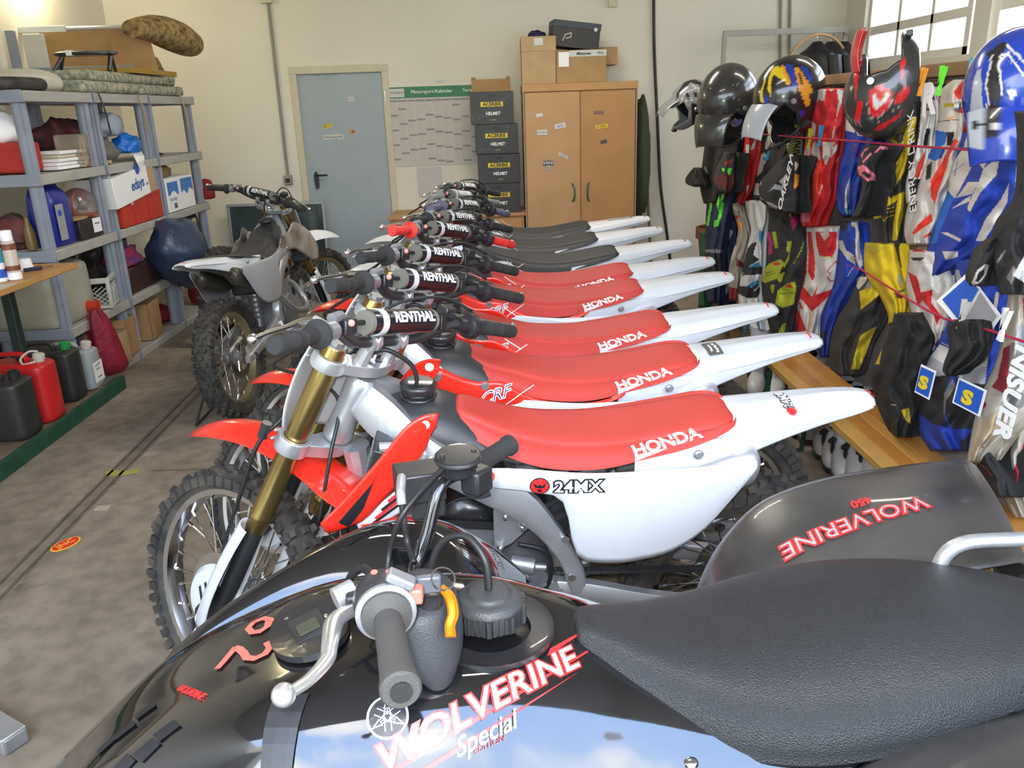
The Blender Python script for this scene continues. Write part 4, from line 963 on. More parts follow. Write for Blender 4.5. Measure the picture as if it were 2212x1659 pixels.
mb = MB(); q = k0+V(.020, -.002, .028); mb.lathe([(.0145, -.0012), (.0165, -.0012), (.0165, .0012), (.0145, .0012)], q, (.3, -.5, .8), 24, closed=True); mb.build('key_ring', M['chrome'], kb)
mb = MB(); mb.tube([qz(952, 1268, 1.01), qz(972, 1290, 1.0), qz(979, 1325, .985), qz(972, 1350, .975), qz(974, 1376, .965)], [.006, .0085, .0085, .008, .0085], 6, n=4, sq=.5); mb.build('key_fob', M['orange'], kb, smooth=30)
# fuel cap
c = qz(1056, 1282, .935)
mb = MB(); mb.lathe([(.046, -.045), (.050, -.040), (.052, -.010), (.045, -.002), (.033, 0), (.031, .005), (.018, .007), (0, .007)], c, (.03, 0, 1), 10); fc = mb.build('fuel_cap', mat('cap_plastic', (.045, .047, .05), .5, bump=.15, bscale=300), quad, bev=.004)
mb = MB()
for k in range(10):
    a = 2*PI*(k+.0)/10
    for j in (-.018, -.009, 0, .009, .018): mb.box(c+V(math.cos(a)*.0495-math.sin(a)*j, math.sin(a)*.0495+math.cos(a)*j, -.026), (.004, .004, .026), Matrix.Rotation(a, 3, 'Z'))
stuff(mb.build('cap_ribs', M['dkmet'], fc, smooth=0))
mb = MB(); mb.tube([c+V(0, 0, .004), c+V(-.004, .01, .05), c+V(-.03, .035, .075), c+V(-.065, .05, .06), c+V(-.085, .05, .02), c+V(-.09, .05, -.05)], .0058, 10, n=6); mb.build('vent_hose', M['cable'], fc, smooth=180)
mb = MB(); mb.lathe([(.060, .0), (.085, .0), (.094, .003), (.094, -.006), (.060, -.006)], (c.x, c.y, .878), (.02, 0, 1), 40, closed=True); mb.build('filler_surround', M['black'], quad)
# decals located on the cover
from mathutils.bvhtree import BVHTree
def qhit(obj, px, py):
    T = BVHTree.FromPolygons([obj.matrix_basis @ v.co for v in obj.data.vertices], [tuple(p.vertices) for p in obj.data.polygons])
    h = T.ray_cast(V(0, 0, CAMH)-QO, pray(px, py)); n = h[1]
    if n is None: return None, None
    if n.dot(pray(px, py)) > 0: n = -n
    return h[0], n
# dash panel
p, n = qhit(qb, 672, 1372); pr, _ = qhit(qb, 725, 1460); pl, _ = qhit(qb, 640, 1300)
rt = (pr-pl).normalized()
d_ = decal([circ(0, 0, .088, 40, .66)], p+n*.03, rt, n, M['black'], quad, 'dash_panel', wrap=qb, step=.02, ext=.010, off=.004)
for a, b in ((-.045, .022), (-.05, -.022), (.05, .020), (.045, -.022), (-.005, .030)):
    q = p+rt*a+n.cross(rt)*b+n*.014; mb = MB(); mb.sph(q, .0055, 10, 6); mb.build("screw", M["chrome"], quad)
decal([[(-.030, -.024), (.034, -.024), (.034, .026), (-.030, .026)]], p+n*.0165, rt, n, M['dkmet'], quad, 'meter', ext=.004)
decal([[(-.012, -.016), (.018, -.016), (.018, .016), (-.012, .016)]], p+n*.0215+rt*.006, rt, n, mat('lcd_glass', (.07, .075, .05), .1, coat=.6), quad, 'lcd', ext=.001)
# painted 62
p, n = qhit(qb, 545, 1392)
six = stroke([(.040, .055), (.020, .050), (-.005, .030), (-.030, .005), (-.040, -.015), (-.030, -.033), (-.008, -.036), (.012, -.018), (.012, 0), (-.004, .010), (-.024, .004)], .014)
six = [[(x*.62-.030, y*.85+.004) for x, y in q] for q in six]
two = stroke([(-.028, .030), (-.014, .042), (.008, .042), (.020, .028), (.014, .008), (-.004, -.008), (-.018, -.024), (-.024, -.036)], .015)+stroke([(-.024, -.038), (.030, -.044)], .015)
two = [[(x*.72+.026, y*.9+.008) for x, y in q] for q in two]
dn = (qhit(qb, 520, 1430)[0]-qhit(qb, 575, 1350)[0]).normalized()
decal(six+two, p+n*.05, dn, n, M['lsal'], quad, 'painted_number', wrap=qb, step=.012, ext=0, off=.003)
def qtext(s, size, px, py, px2, py2, m, nm='lettering', tgt=None, off=.0012, **k):
    t0 = tgt or qb; p, n = qhit(t0, px, py); a, _ = qhit(t0, px2, py2)
    return text(s, size, p+n*.08, (a-p), n, m, quad, nm, wrap=t0, off=off, **k)
for (m_, b_, of) in ((M['lred'], .003, .0025), (M['lwhite'], .0006, .0034)):
    qtext('WOLVERINE', .047, 1042, 1522, 1100, 1491, m_, step=.015, off=of, bold=b_, sx=1.16, shear=.25)
qtext('Special', .032, 1045, 1588, 1080, 1570, M['lwhite'], step=.012, off=.004, bold=.0004, shear=.45)
qtext('EDITION', .011, 1055, 1608, 1085, 1594, M['lred'], step=.012, off=.004, shear=.3)
qtext('WOLVERINE', .017, 415, 1500, 450, 1515, M['lred'], off=.003, shear=.2)
p, n = qhit(qb, 1028, 1550); a, _ = qhit(qb, 1090, 1518)
decal([[(-.19, -.020), (.19, .010), (.19, .013), (-.18, -.012)], [(-.22, -.035), (-.05, -.028), (.16, -.008), (-.05, -.022)], [(.13, .03), (.25, .045), (.14, .038)]], p+n*.08, (a-p), n, M['lred'], quad, 'stripe', wrap=qb, step=.015, ext=0, off=.0022)
# round emblem with three tuning forks
p, n = qhit(qb, 838, 1550); a, _ = qhit(qb, 870, 1545)
ring = [[(r0*math.cos(t), r0*math.sin(t)), (r1*math.cos(t), r1*math.sin(t)), (r1*math.cos(t2), r1*math.sin(t2)), (r0*math.cos(t2), r0*math.sin(t2))] for r0, r1 in ((.0245, .0275),) for t, t2 in [(2*PI*k/36, 2*PI*(k+1)/36) for k in range(36)]]
fk = []
for k in range(3):
    A = PI/2+k*2*PI/3
    def rr(x, y): return (x*math.cos(A)-y*math.sin(A), x*math.sin(A)+y*math.cos(A))
    for seg in ([(.003, 0), (.011, 0)], [(-.003, .0042), (-.017, .0042)], [(-.003, -.0042), (-.017, -.0042)]):
        fk += stroke([rr(*q) for q in seg], .0012)
    for seg in ([(.011, -.0042), (.013, -.003), (.0235, 0), (.013, .003), (.011, .0042)], [(-.003, .0042), (.004, .0044), (.011, .0022)], [(-.003, -.0042), (.004, -.0044), (.011, -.0022)]): fk += stroke([rr(*q) for q in seg], .0012)
decal([circ(0, 0, .026)], p+n*.04, (a-p), n, M['lblack'], quad, 'emblem', wrap=qb, ext=0, off=.002, step=.01)
decal(ring+fk, p+n*.04, (a-p), n, mat('emblem_silver', (.75, .75, .75), .3, metal=.5), quad, 'emblem', wrap=qb, ext=0, off=.003)
# air duct and grille openings
p, n = qhit(qb, 606, 1590); a, _ = qhit(qb, 640, 1590)
if p: decal([[(-.026, .045), (.026, .055), (.020, -.12), (-.014, -.13)]], p+n*.04, (a-p), n, M['tank'], quad, 'air_duct', wrap=qb, step=.02, ext=0, off=.003)
for px, py in ((318, 1538), (365, 1580), (275, 1580), (322, 1620), (235, 1612), (270, 1655)):
    p, n = qhit(qb, px, py); a, _ = qhit(qb, px+10, py+3)
    if p: decal([[(-.022, -.012), (.004, -.018), (.022, .010), (-.004, .016)]], p+n*.02, (a-p), n, M['lblack'], quad, 'grille_opening', wrap=qb, ext=0, off=.003)
# lettering on the far rear fender
p, n = qhit(rf_far, 1850, 1130); a, _ = qhit(rf_far, 1800, 1148)
if p:
    text('WOLVERINE', .050, p+n*.08, (a-p), n, M['lred'], quad, wrap=rf_far, step=.015, off=.0042, bold=.003, sx=1.1, shear=.25)
    text('WOLVERINE', .050, p+n*.08, (a-p), n, mat('print_grey', (.35, .35, .35), .5), quad, wrap=rf_far, step=.015, off=.0048, bold=-.0004, sx=1.1, shear=.25)
    p, n = qhit(rf_far, 1862, 1090); text('450', .030, p+n*.08, (a-qhit(rf_far, 1850, 1130)[0]), n, M['lred'], quad, wrap=rf_far, step=.015, off=.0045, bold=.001, shear=.3)

p, n = qhit(qb, 1492, 1648)
if p: mb = MB(); mb.sph(p, .011, 16, 10, (1, 1, .7)); mb.build('bolt', M['chrome'], quad)
# ================= LEFT: shelving, cans, workbench =================
SX = -2.6
LV = [(1.725, .06), (1.275, .06), (.845, .06), (.38, .06), (.0, .055)]
units = [(4.74, 5.56), (5.585, 6.44), (6.465, 7.40)]
for i, (y0, y1) in enumerate(units):
    u = thing('shelving_unit', ['grey plastic shelving unit nearest the camera, holding a blue jug and white tank', 'middle grey plastic shelving unit, with the red crate on its shelf', 'far grey plastic shelving unit beside the leaning glass panel'][i], 'shelf', (SX, y0, 0), group='plastic shelving units along the left wall')
    L = y1-y0
    for z, t in LV:
        mb = MB(); mb.box((-.23, L/2, z+t*.55), (.47, L, t*.85)); mb.box((.004, L/2, z+t/2), (.02, L+.005, t)); mb.box((-.464, L/2, z+t/2), (.02, L+.005, t))
        sh = mb.build('shelf', M['shelfe'], u, bev=.006)
        for yy in (.006, L-.006): mb = MB(); mb.box((-.23, yy, z+t/2), (.492, .018, t+.006)); mb.build('end_rail', M['shelf'], sh, bev=.004)
    for x in (-.045, -.415):
        for yy in (.05, L-.05):
            for k in range(4):
                z0 = LV[k+1][0]+.06; z1 = LV[k][0]
                mb = MB(); mb.tube([(x, yy, z0), (x, yy, z1)], [.034, .034], 12)
                for q in (-1, 0, 1): mb.tube([(x+.030, yy+q*.016, z0), (x+.030, yy+q*.016, z1)], .010, 6)
                mb.build('post', M['shelf'], u)
def blob(name, label, cat, c, sz, m, seed=0, amp=.18, fr=3.0, group=None, rot=0, flat=True, parent=None):
    mb = MB(); mb.sph((0, 0, 0), 1, 26, 16); q = random.Random(seed); off = V(q.random()*20, q.random()*20, q.random()*20)
    for i, v in enumerate(mb.v):
        n = mnoise.noise(v*fr*.5+off); n2 = mnoise.noise(v*fr*1.7+off); r = 1+amp*(n*1.6+n2*.7+abs(n2)*.5)
        p = V(v.x*r*sz[0]/2, v.y*r*sz[1]/2, v.z*r*sz[2]/2)
        if flat and p.z < -sz[2]*.36: p.z = -sz[2]*.36
        mb.v[i] = p
    o = mb.build(name, m, parent, smooth=70); o.location = c if not flat else (c[0], c[1], c[2]+sz[2]*.36); o.rotation_euler.z = rot
    if not parent: tag(o, label, cat, group)
    return o
def obox(name, label, cat, m, a, b, bev=.004, **k):
    o = box(name, m, a, b, bev=bev, **k); tag(o, label, cat); return o
def TB(name, label, cat, m, c, d, rotz=0, bev=.003, rot=None):
    """box thing with origin at its bottom centre"""
    t = thing(name, label, cat, c, rot or (0, 0, rotz)); box('body', m, (-d[0]/2, -d[1]/2, 0), (d[0]/2, d[1]/2, d[2]), t, bev=bev); return t
def jerrycan(label, corner, d, m, capm, capname='cap', lab=False, rot=0, strap=False):
    """corner: far/right bottom corner; d = length(x), width(y), height"""
    lx, ly, h = d; t = thing('jerrycan', label, 'canister', (corner.x-lx/2, corner.y-ly/2, corner.z), (0, 0, rot), 'canisters on the low platform')
    def rr(z, s, n=5):
        r = []
        for k in range(20):
            a = 2*PI*k/20; ca, sa = math.cos(a), math.sin(a); r.append(V(math.copysign(abs(ca)**(2/n), ca)*lx/2*s, math.copysign(abs(sa)**(2/n), sa)*ly/2*s, z))
        return r
    mb = MB(); mb.grid([rr(0, .93), rr(.015, 1), rr(h*.3, 1), rr(h*.78, 1), rr(h*.86, .96), rr(h*.90, .80), rr(h*.905, .5)], 3, 1, closed=True, caps=True); body = mb.build('body', m, t, smooth=50)
    mb = MB(); mb.tube([(-lx*.38, 0, h*.86), (-lx*.36, 0, h*.98), (-lx*.2, 0, h*1.02), (lx*.05, 0, h*1.02), (lx*.14, 0, h*.96), (lx*.15, 0, h*.86)], .017, 10, n=4, sq=.8); mb.build('handle', m, t)
    mb = MB(); mb.lathe([(.026, 0), (.026, .02), (.030, .02), (.030, .045), (.022, .05), (0, .05)], (lx*.34, 0, h*.885), (.15, 0, 1), 16); cp = mb.build('cap', capm, t)
    if strap:
        mb = MB(); mb.tube([(lx*.34, -.03, h*.92), (lx*.2, -.06, h*.90), (lx*.12, -.03, h*.97), (lx*.22, 0, h*1.05), (lx*.34, .01, h*1.04)], .006, 6, n=6); mb.build('cap_strap', capm, cp)
    if lab: decal([[(-ly*.38, -h*.28), (ly*.38, -h*.28), (ly*.38, h*.18), (-ly*.38, h*.18)]], (lx/2+.001, 0, h*.42), (0, 1, 0), (1, 0, 0), M['lwhite'], t, 'label'); decal([[(-.02, -.05), (.03, -.05), (.03, -.045), (-.02, -.045)], [(-.03, .02), (.03, .03), (.03, .035), (-.03, .025)], [(-.03, 0), (.02, 0), (.02, .004), (-.03, .004)]], (lx/2+.002, 0, h*.42), (0, 1, 0), (1, 0, 0), M['lblack'], t, 'printing')
    return t
# platform with green edge
pw = mat('grimy_boards', (.20, .14, .085), .85, var=.5, vscale=5)
for i in range(5):
    x0 = -3.32+i*.175; o = stru(box('trim_%d' % (20+i), pw, (x0, 2.6, .0), (x0+.17, 4.72, .075-.004*(i % 2)), bev=.003))
stru(box('trim_25', mat('green_board', (.012, .085, .045), .6, var=.4), (-2.44, 2.5, .0), (-2.415, 4.93, .085), bev=.003))
pz = .08
canb = mat('black_can', (.028, .028, .028), .45, coat=.2, var=.3); canr = mat('red_can', (.60, .018, .018), .38, coat=.3, var=.1); cang = mat('pale_can', (.36, .40, .40), .5, var=.15)
green = mat('green_cap', (.02, .30, .07), .4); yel = mat('yellow_cap', (.60, .42, .02), .4); cream = mat('cream_cap', (.62, .58, .50), .5)
jerrycan('black canister on the low platform, the nearest one at the picture edge', AZ(104, 922, pz), (.34, .20, .34), canb, M['black'])
jerrycan('bright red canister with a cream strapped cap', AZ(152, 888, pz), (.34, .19, .36), canr, cream, strap=True)
jerrycan('black canister with a green cap between the red and the pale ones', AZ(198, 848, pz), (.34, .17, .33), canb, green)
jerrycan('pale grey canister with a white label and white cap', AZ(232, 826, pz), (.30, .15, .27), cang, cream, lab=True)
jerrycan('black canister with a yellow cap at the back of the platform', AZ(70, 830, pz)+V(-.1, .0, 0), (.30, .18, .36), canb, yel)
jerrycan('black canister with a green cap, at the back by the picture edge', AZ(20, 860, pz)+V(-.06, 0, 0), (.30, .18, .34), canb, green)
# chequered bag at the edge
bg_ = mat('blue_chequer_bag', (.02, .08, .30), .6, var=0); nn_ = bg_.node_tree; ck = nn_.nodes.new('ShaderNodeTexVoronoi'); ck.inputs['Scale'].default_value = 30; tcn = nn_.nodes.new('ShaderNodeTexCoord'); rp = nn_.nodes.new('ShaderNodeValToRGB'); nn_.links.new(tcn.outputs['Object'], ck.inputs['Vector']); nn_.links.new(ck.outputs['Color'], rp.inputs[0]); rp.color_ramp.elements[0].color = (.01, .04, .20, 1); rp.color_ramp.elements[0].position = .4; rp.color_ramp.elements[1].color = (.25, .50, .60, 1); rp.color_ramp.elements[1].position = .6; nn_.links.new(rp.outputs[0], nn_.nodes['Principled BSDF'].inputs['Base Color'])
p = AZ(-14, 950, pz); blob('shopping_bag', 'blue patterned bag at the left picture edge beside the black canister', 'bag', (p.x-.12, p.y-.02, pz), (.34, .26, .42), bg_, 3, .08)
# workbench
wb = thing('workbench', 'workbench corner with a thin orange wooden top and a dark green leg', 'table', (-2.27, 4.36, 0))
box('table_top', mat('bench_top', (.52, .27, .09), .5, var=.2), (-1.1, -2.2, .87), (0, 0, .90), wb)
for y in (-.12, -2.0): box('leg', mat('dark_green_leg', (.012, .03, .025), .5), (-.36, y-.025, 0), (-.31, y+.025, .87), wb)
def spray(label, px, py, r, h, cols, z=.90):
    p = AZ(px, py, z); t = thing('spray_can', label, 'can', p)
    mb = MB(); mb.lathe([(r*.9, 0), (r, .004), (r, h*.76), (r*.8, h*.80)], (0, 0, 0), (0, 0, 1), 24); mb.build('body', cols[0], t)
    mb = MB(); mb.lathe([(r*.78, h*.79), (r*.86, h*.80), (r*.86, h*.98), (r*.78, h), (0, h)], (0, 0, 0), (0, 0, 1), 24); mb.build('cap', cols[1], t)
    for (a, b, m) in cols[2]: mb = MB(); mb.lathe([(r+.0008, h*a), (r+.0008, h*b)], (0, 0, 0), (0, 0, 1), 24); mb.build('printed_band', m, t)
    return t
brn = mat('brown_print', (.20, .06, .03), .4); crm = mat('cream_print', (.55, .45, .38), .4); cyn = mat('cyan_print', (.03, .30, .42), .4)
spray('white and brown spray can on the workbench corner', 34, 604, .031, .235, (crm, M['lwhite'], [(.02, .16, M['lwhite']), (.20, .30, brn), (.62, .74, brn)]))
spray('blue and white spray can at the picture edge on the workbench', 2, 608, .031, .20, (M['lwhite'], M['lblue'], [(.1, .3, M['lblue']), (.45, .75, cyn)]))
p = AZ(58, 582, .90); t = thing('plastic_cup', 'small white plastic cup standing upside down behind the spray can', 'cup', p); mb = MB(); mb.lathe([(.034, 0), (.030, .03), (.027, .052), (.024, .056), (0, .056)], (0, 0, 0), (0, 0, 1), 24); mb.build('body', M['lwhite'], t)
a, b = AZ(52, 584, .912), AZ(90, 578, .912); mb = MB(); mb.tube([a, b], [.010, .010], 10); pen = tag(mb.build('screwdriver', mat('navy_handle', (.02, .025, .07), .4)), 'small screwdriver with a dark blue handle lying on the workbench', 'screwdriver'); mb = MB(); mb.tube([b, AZ(113, 575, .912)], .003, 6); mb.build('blade', M['chrome'], pen)
a = AZ(20, 616, .901); tag(box('paper_sheet', M['card'] if False else mat('paper', (.55, .50, .42), .9), (a.x-.14, a.y-.22, .9005), (a.x+.02, a.y+.03, .903), bev=0), 'sheet of paper lying on the workbench under the spray cans', 'paper')
# --- top of the shelves ---
T0 = 1.787
mb = MB(); mb.lathe([(.27+.035*math.cos(a), .035*math.sin(a)) for a in [2*PI*k/12 for k in range(12)]], (0, 0, .035), (0, 0, 1), 48, closed=True); o = mb.build('inner_tube', M['rubber']); o.location = (-2.87, 4.93, T0); tag(o, 'black tyre tube lying flat on top of the nearest shelving unit', 'tyre')
flo_ = mat('floral_fabric', (.48, .44, .32), .9, var=1, vscale=28, col2=(.10, .16, .12), bump=.3, bscale=20)
blob('folded_cloth', 'cream folded cloth on top of the shelves beside the black tyre tube', 'cloth', (-2.85, 5.28, T0+.0), (.40, .55, .16), mat('cream_cloth', (.62, .58, .46), .9, bump=.2, bscale=15, var=.1), 5, .06)
for k, (y, lab) in enumerate(((5.95, 'floral seat mat on top of the middle shelving unit'), (6.85, 'floral seat mat on top of the far shelving unit'))):
    mb = MB(); mb.box((0, 0, .04), (.42, .86, .075)); o = mb.build('seat_mat', flo_, bev=.025); o.location = (-2.82, y, T0); tag(o, lab, 'mat')
blob('rolled_mat', 'rolled floral mat at the far end on top of the shelves', 'mat', (-2.80, 7.1, T0+.08), (.36, .5, .15), flo_, 8, .05)
mb = MB(); mb.box((0, 0, .035), (.42, 1.5, .07)); o = mb.build('seat_mat', flo_, bev=.025); o.location = (-2.85, 6.45, T0+.078); tag(o, 'upper long floral mat of the pile on top of the shelves', 'mat')
obox('card_pack', 'flat ochre cardboard pack under the cardboard box on the shelves', 'cardboard', mat('ochre_card', (.42, .25, .04), .8), (-3.1, 6.35, T0+.152), (-2.62, 7.2, T0+.19))
def TP(px, py, Y): return AY(px, py, Y)
x0, x1 = TP(92, 110, 6.75).x, TP(283, 110, 6.75).x; z1 = TP(190, 66, 6.75).z; zb = T0+.192
bx = thing('cardboard_box', 'large open cardboard box on top of the shelves behind the black rack', 'box', (x0, 6.75, zb)); w_ = x1-x0; h_ = z1-zb
for nm, a, b in (('front_panel', (0, 0, 0), (w_, .006, h_)), ('back_panel', (0, .30, 0), (w_, .306, h_)), ('side_panel', (0, .006, 0), (.006, .30, h_)), ('side_panel', (w_-.006, .006, 0), (w_, .30, h_)), ('bottom_panel', (0, 0, 0), (w_, .306, .006))): box(nm, M['card'], a, b, bx, bev=.001)
x0, x1 = TP(262, 110, 6.9).x, TP(352, 110, 6.9).x; z1 = TP(300, 64, 6.7).z
b2_ = thing('cardboard_sheet', 'cut cardboard sheet leaning before the right end of the large box', 'cardboard', (x0, 6.70, zb), (-.05, .06, 0))
mb = MB(); q_ = x1-x0; mb.slab([(.01, 0), (q_+.02, 0), (q_-.03, z1-zb-.04), (q_*.6, z1-zb), (0, z1-zb)], lambda a, b: V(a, 0, b), (0, .006, 0)); mb.build('sheet', M['card'], b2_, smooth=0)
fr_ = thing('metal_rack_frame', 'grey metal frame standing upright at the left on top of the shelves', 'frame', (0, 6.45, 0)); xa, xb = TP(30, 110, 6.45).x, TP(290, 155, 6.45).x; za, zc = TP(35, 158, 6.45).z, TP(30, 66, 6.45).z
box('upright', M['shelf'], (xa-.03, -.02, za), (xa+.03, .02, zc), fr_); box('base_bar', M['shelf'], (xa, -.02, za-.02), (xb, .02, za+.03), fr_); box('foot', M['shelf'], (-3.0, -.03, T0+.155), (-2.95, .03, za), fr_)
xw = TP(100, 110, 6.5).x; obox('white_board', 'white board standing on the shelves behind the grey frame', 'board', mat('white_panel', (.62, .60, .52), .7, var=.1), (xa+.05, 6.50, zb-.02), (xw, 6.52, TP(60, 74, 6.5).z))
tb = thing('tube_fitting', 'white tube fitting lying across the top of the cardboard box', 'lamp', (0, 6.70, TP(150, 66, 6.7).z)); x0, x1, x2 = TP(32, 66, 6.7).x, TP(145, 66, 6.7).x, TP(286, 62, 6.7).x
box('housing', M['white'], (x0, -.02, -.01), (x1, .02, .035), tb); mb = MB(); mb.cyl((x1, 0, .012), (x2, 0, .012), .017); mb.build('tube', M['alu'], tb); box('end_cap', M['black'], (x2-.03, -.02, -.006), (x2+.01, .02, .03), tb)
tr = thing('luggage_rack', 'black luggage rack standing on the shelves before the cardboard box', 'rack', (0, 6.2, 0)); x0, x1 = TP(116, 118, 6.2).x, TP(254, 118, 6.2).x; zr = TP(185, 116, 6.2).z; xm = (x0+x1)/2
mb = MB(); mb.grid([[V(xm+(x1-x0)/2*math.cos(a)*s, .10*math.sin(a)*s, z) for a in [2*PI*k/20 for k in range(20)]] for s, z in ((.9, zr-.014), (1, zr-.006), (1, zr+.006), (.9, zr+.014))], 1, 1, closed=True, caps=True); mb.build('top_plate', M['black'], tr)
for pa, pb in (((136, 122), (121, 152)), ((240, 122), (243, 160))): a = TP(*pa, 6.2); b = TP(*pb, 6.2); mb = MB(); mb.tube([(a.x, 0, zr-.01), (b.x, -.04, T0+.16)], .016, 8); mb.tube([(a.x, 0, zr-.01), (b.x, .06, T0+.16)], .012, 8); mb.build('leg', M['dkmet'], tr)
a = TP(163, 116, 6.2); box('label', M['lwhite'], (a.x-.02, -.104, zr-.016), (a.x+.02, -.05, zr+.018), tr)
leo = mat('leopard_fleece', (.42, .30, .11), .95, var=1, vscale=22, col2=(.09, .045, .015), bump=.3, bscale=40)
mb = MB(); mb.tube([AY(285, 62, 6.4), AY(330, 62, 6.7), AY(375, 78, 7.0), AY(412, 98, 7.25), AY(428, 104, 7.33)], [.08, .13, .155, .12, .04], 18, n=5, sq=.75); tag(mb.build('blanket_roll', leo), 'rolled leopard print blanket on top of the far shelves', 'blanket')
blob('blanket', 'folded leopard print blanket under the rolled one', 'blanket', (-2.85, 7.15, T0+.075), (.30, .26, .30), leo, 4, .1)
for k, (px, py, Y) in enumerate(((296, 215, 6.2), (388, 215, 7.0), (212, 212, 5.6))):
    a = AX(px, py-12, SX+.03); mb = MB(); mb.tube([a, a+V(.02, .01, -.12), a+V(.02, .03, -.26)], .006, 6, n=4); tag(mb.build('tie_string', [M['card'], M['cardl'], M['dkmet']][k]), ['cream tie string hanging from the shelf top over the middle unit', 'brown tie string hanging from the far shelf top', 'dark strap hanging from the shelf top at the second post'][k], 'string')
# --- shelf 2 (z 1.335) ---
T1 = 1.34
TB('red_box', 'red fabric box on the second shelf at the picture edge', 'box', mat('red_fabric', (.42, .03, .02), .8), (-2.86, 4.96, T1), (.30, .22, .17), .1, .02)
blob('white_toy', 'white crumpled cloth on the red box', 'cloth', (-2.86, 4.95, T1+.17), (.22, .2, .20), M['lwhite'], 2, .15)
for k in range(5): tag(box('paper_stack', [M['lwhite'], mat('cream_paper', (.62, .56, .40), .9)][k % 2 and k > 2], (-2.88+.02*k, 5.08+.015*k, T1+.022*k), (-2.64-.01*(k % 2), 5.40+.03*(k % 3), T1+.022*k+.02), bev=.004), ['lowest', 'second', 'middle', 'fourth', 'topmost'][k]+' white folder of the paper pile on the second shelf', 'folder', 'white folders on the second shelf')
blob('cloth_cap', 'grey cloth cap on the second shelf behind the papers', 'cap', (-2.93, 5.12, T1+.01), (.26, .30, .18), mat('grey_cloth', (.22, .20, .16), .9), 6, .05)
bxg = TB('clear_box', 'clear plastic box with a pink item at the second post of the shelves', 'box', mat('clear_plastic', (.7, .6, .45), .15, trans=.75, var=0), (-2.70, 5.43, T1), (.16, .2, .20), .15, .01)
blob('pink', '', '', (0, 0, .02), (.10, .12, .10), mat('pink_item', (.45, .15, .18), .6), 3, .1, parent=bxg)
gb = mat('grey_bag', (.17, .16, .14), .6, var=.2, bump=.3, bscale=12); lb = mat('pale_blue_bag', (.28, .33, .42), .45, bump=.3, bscale=14); bb = mat('bright_blue_bag', (.01, .16, .62), .4, bump=.3, bscale=16)
blob('grey_bag', 'dull grey bag slumped on the second shelf between the posts', 'bag', (-2.80, 5.82, T1), (.28, .46, .20), gb, 11, .25)
blob('dark_bag', 'black and red bag at the back of the second shelf', 'bag', (-2.93, 5.75, T1+.06), (.22, .55, .28), mat('dark_red_black', (.02, .015, .018), .7, var=1, vscale=9, col2=(.12, .01, .015)), 12, .2)
blob('pale_blue_bag', 'pale blue plastic bag on top of the heap on the second shelf', 'bag', (-2.74, 6.02, T1+.17), (.18, .30, .18), lb, 13, .3)
blob('bright_blue_bag', 'bright blue plastic bag on the heap on the second shelf', 'bag', (-2.68, 6.16, T1+.05), (.16, .26, .14), bb, 14, .3)
mb = MB(); a = AX(288, 335, SX+.012); mb.add([a, AX(312, 338, SX+.02), AX(312, 345, SX+.04), AX(305, 371, SX+.03), AX(296, 352, SX+.045), AX(275, 325, SX-.12), AX(300, 318, SX-.14)], [(0, 1, 2, 3, 4), (0, 5, 6, 1)]); tag(mb.build('paper_flyer', M['lwhite'], sol=.002, smooth=0), 'white paper flyer hanging over the edge of the second shelf', 'paper')
TB('envelope', 'beige envelope lying on the second shelf near the hanging flyer', 'envelope', M['cardl'], (-2.70, 5.78, T1), (.12, .26, .02), .4)
blob('black_cable_heap', 'small black cable heap on the second shelf of the far unit', 'cable', (-2.74, 6.75, T1), (.10, .22, .04), M['cable'], 9, .3)
# --- shelf 3 (z .905) ---
T2 = .91
jug = thing('blue_jug', 'big blue plastic jug with a red cap behind the near shelf post', 'jug', (-2.72, 5.03, T2))
blue = mat('blue_plastic', (.012, .02, .26), .35, coat=.3, var=.1)
mb = MB(); mb.grid([[V(math.copysign(abs(math.cos(a))**.5, math.cos(a))*.085*s, math.copysign(abs(math.sin(a))**.5, math.sin(a))*.135*s+o, z) for a in [2*PI*k/18 for k in range(18)]] for s, z, o in ((.92, 0, 0), (1, .02, 0), (1, .22, 0), (.94, .28, 0), (.7, .33, -.02), (.42, .35, -.05))], 3, 1, closed=True, caps=True); mb.build('body', blue, jug, smooth=50)
mb = MB(); mb.tube([(0, .10, .24), (0, .115, .30), (0, .07, .34), (0, -.02, .35)], .022, 10, n=4); mb.build('handle', blue, jug)
mb = MB(); mb.lathe([(.035, .345), (.037, .36), (.032, .40), (.0, .405)], (0, -.06, 0), (0, 0, 1), 12); mb.build('cap', mat('crimson_cap', (.55, .015, .04), .4), jug)
decal([[(-.06, -.11), (.03, -.11), (.03, .10), (-.06, .10)]], (.088, -.04, .14), (0, 1, 0), (1, 0, 0), mat('jug_label', (.32, .34, .34), .6), jug, 'label')
decal([circ(0, 0, .02)], (.0895, -.06, .19), (0, 1, 0), (1, 0, 0), M['lblue'], jug, 'label_emblem')
blob('tool_heap', 'heap of dark tools and rags on the third shelf at the picture edge', 'tools', (-2.92, 4.92, T2), (.26, .30, .22), mat('tool_mix', (.05, .045, .04), .7, var=1, vscale=14, col2=(.20, .03, .03)), 21, .35)
mb = MB(); mb.lathe([(.03, 0), (.032, .1), (.02, .14), (.014, .16), (.014, .19)], (0, 0, 0), (0, 0, 1), 14); o = mb.build('brown_bottle', mat('brown_bottle', (.16, .11, .03), .35)); o.location = (-2.74, 4.80, T2); tag(o, 'small brown bottle on the third shelf at the picture edge', 'bottle')
bk = TB('black_carton', 'small black carton with a white label on the third shelf', 'box', M['black'], (-2.68, 5.28, T2), (.14, .27, .115), -.05)
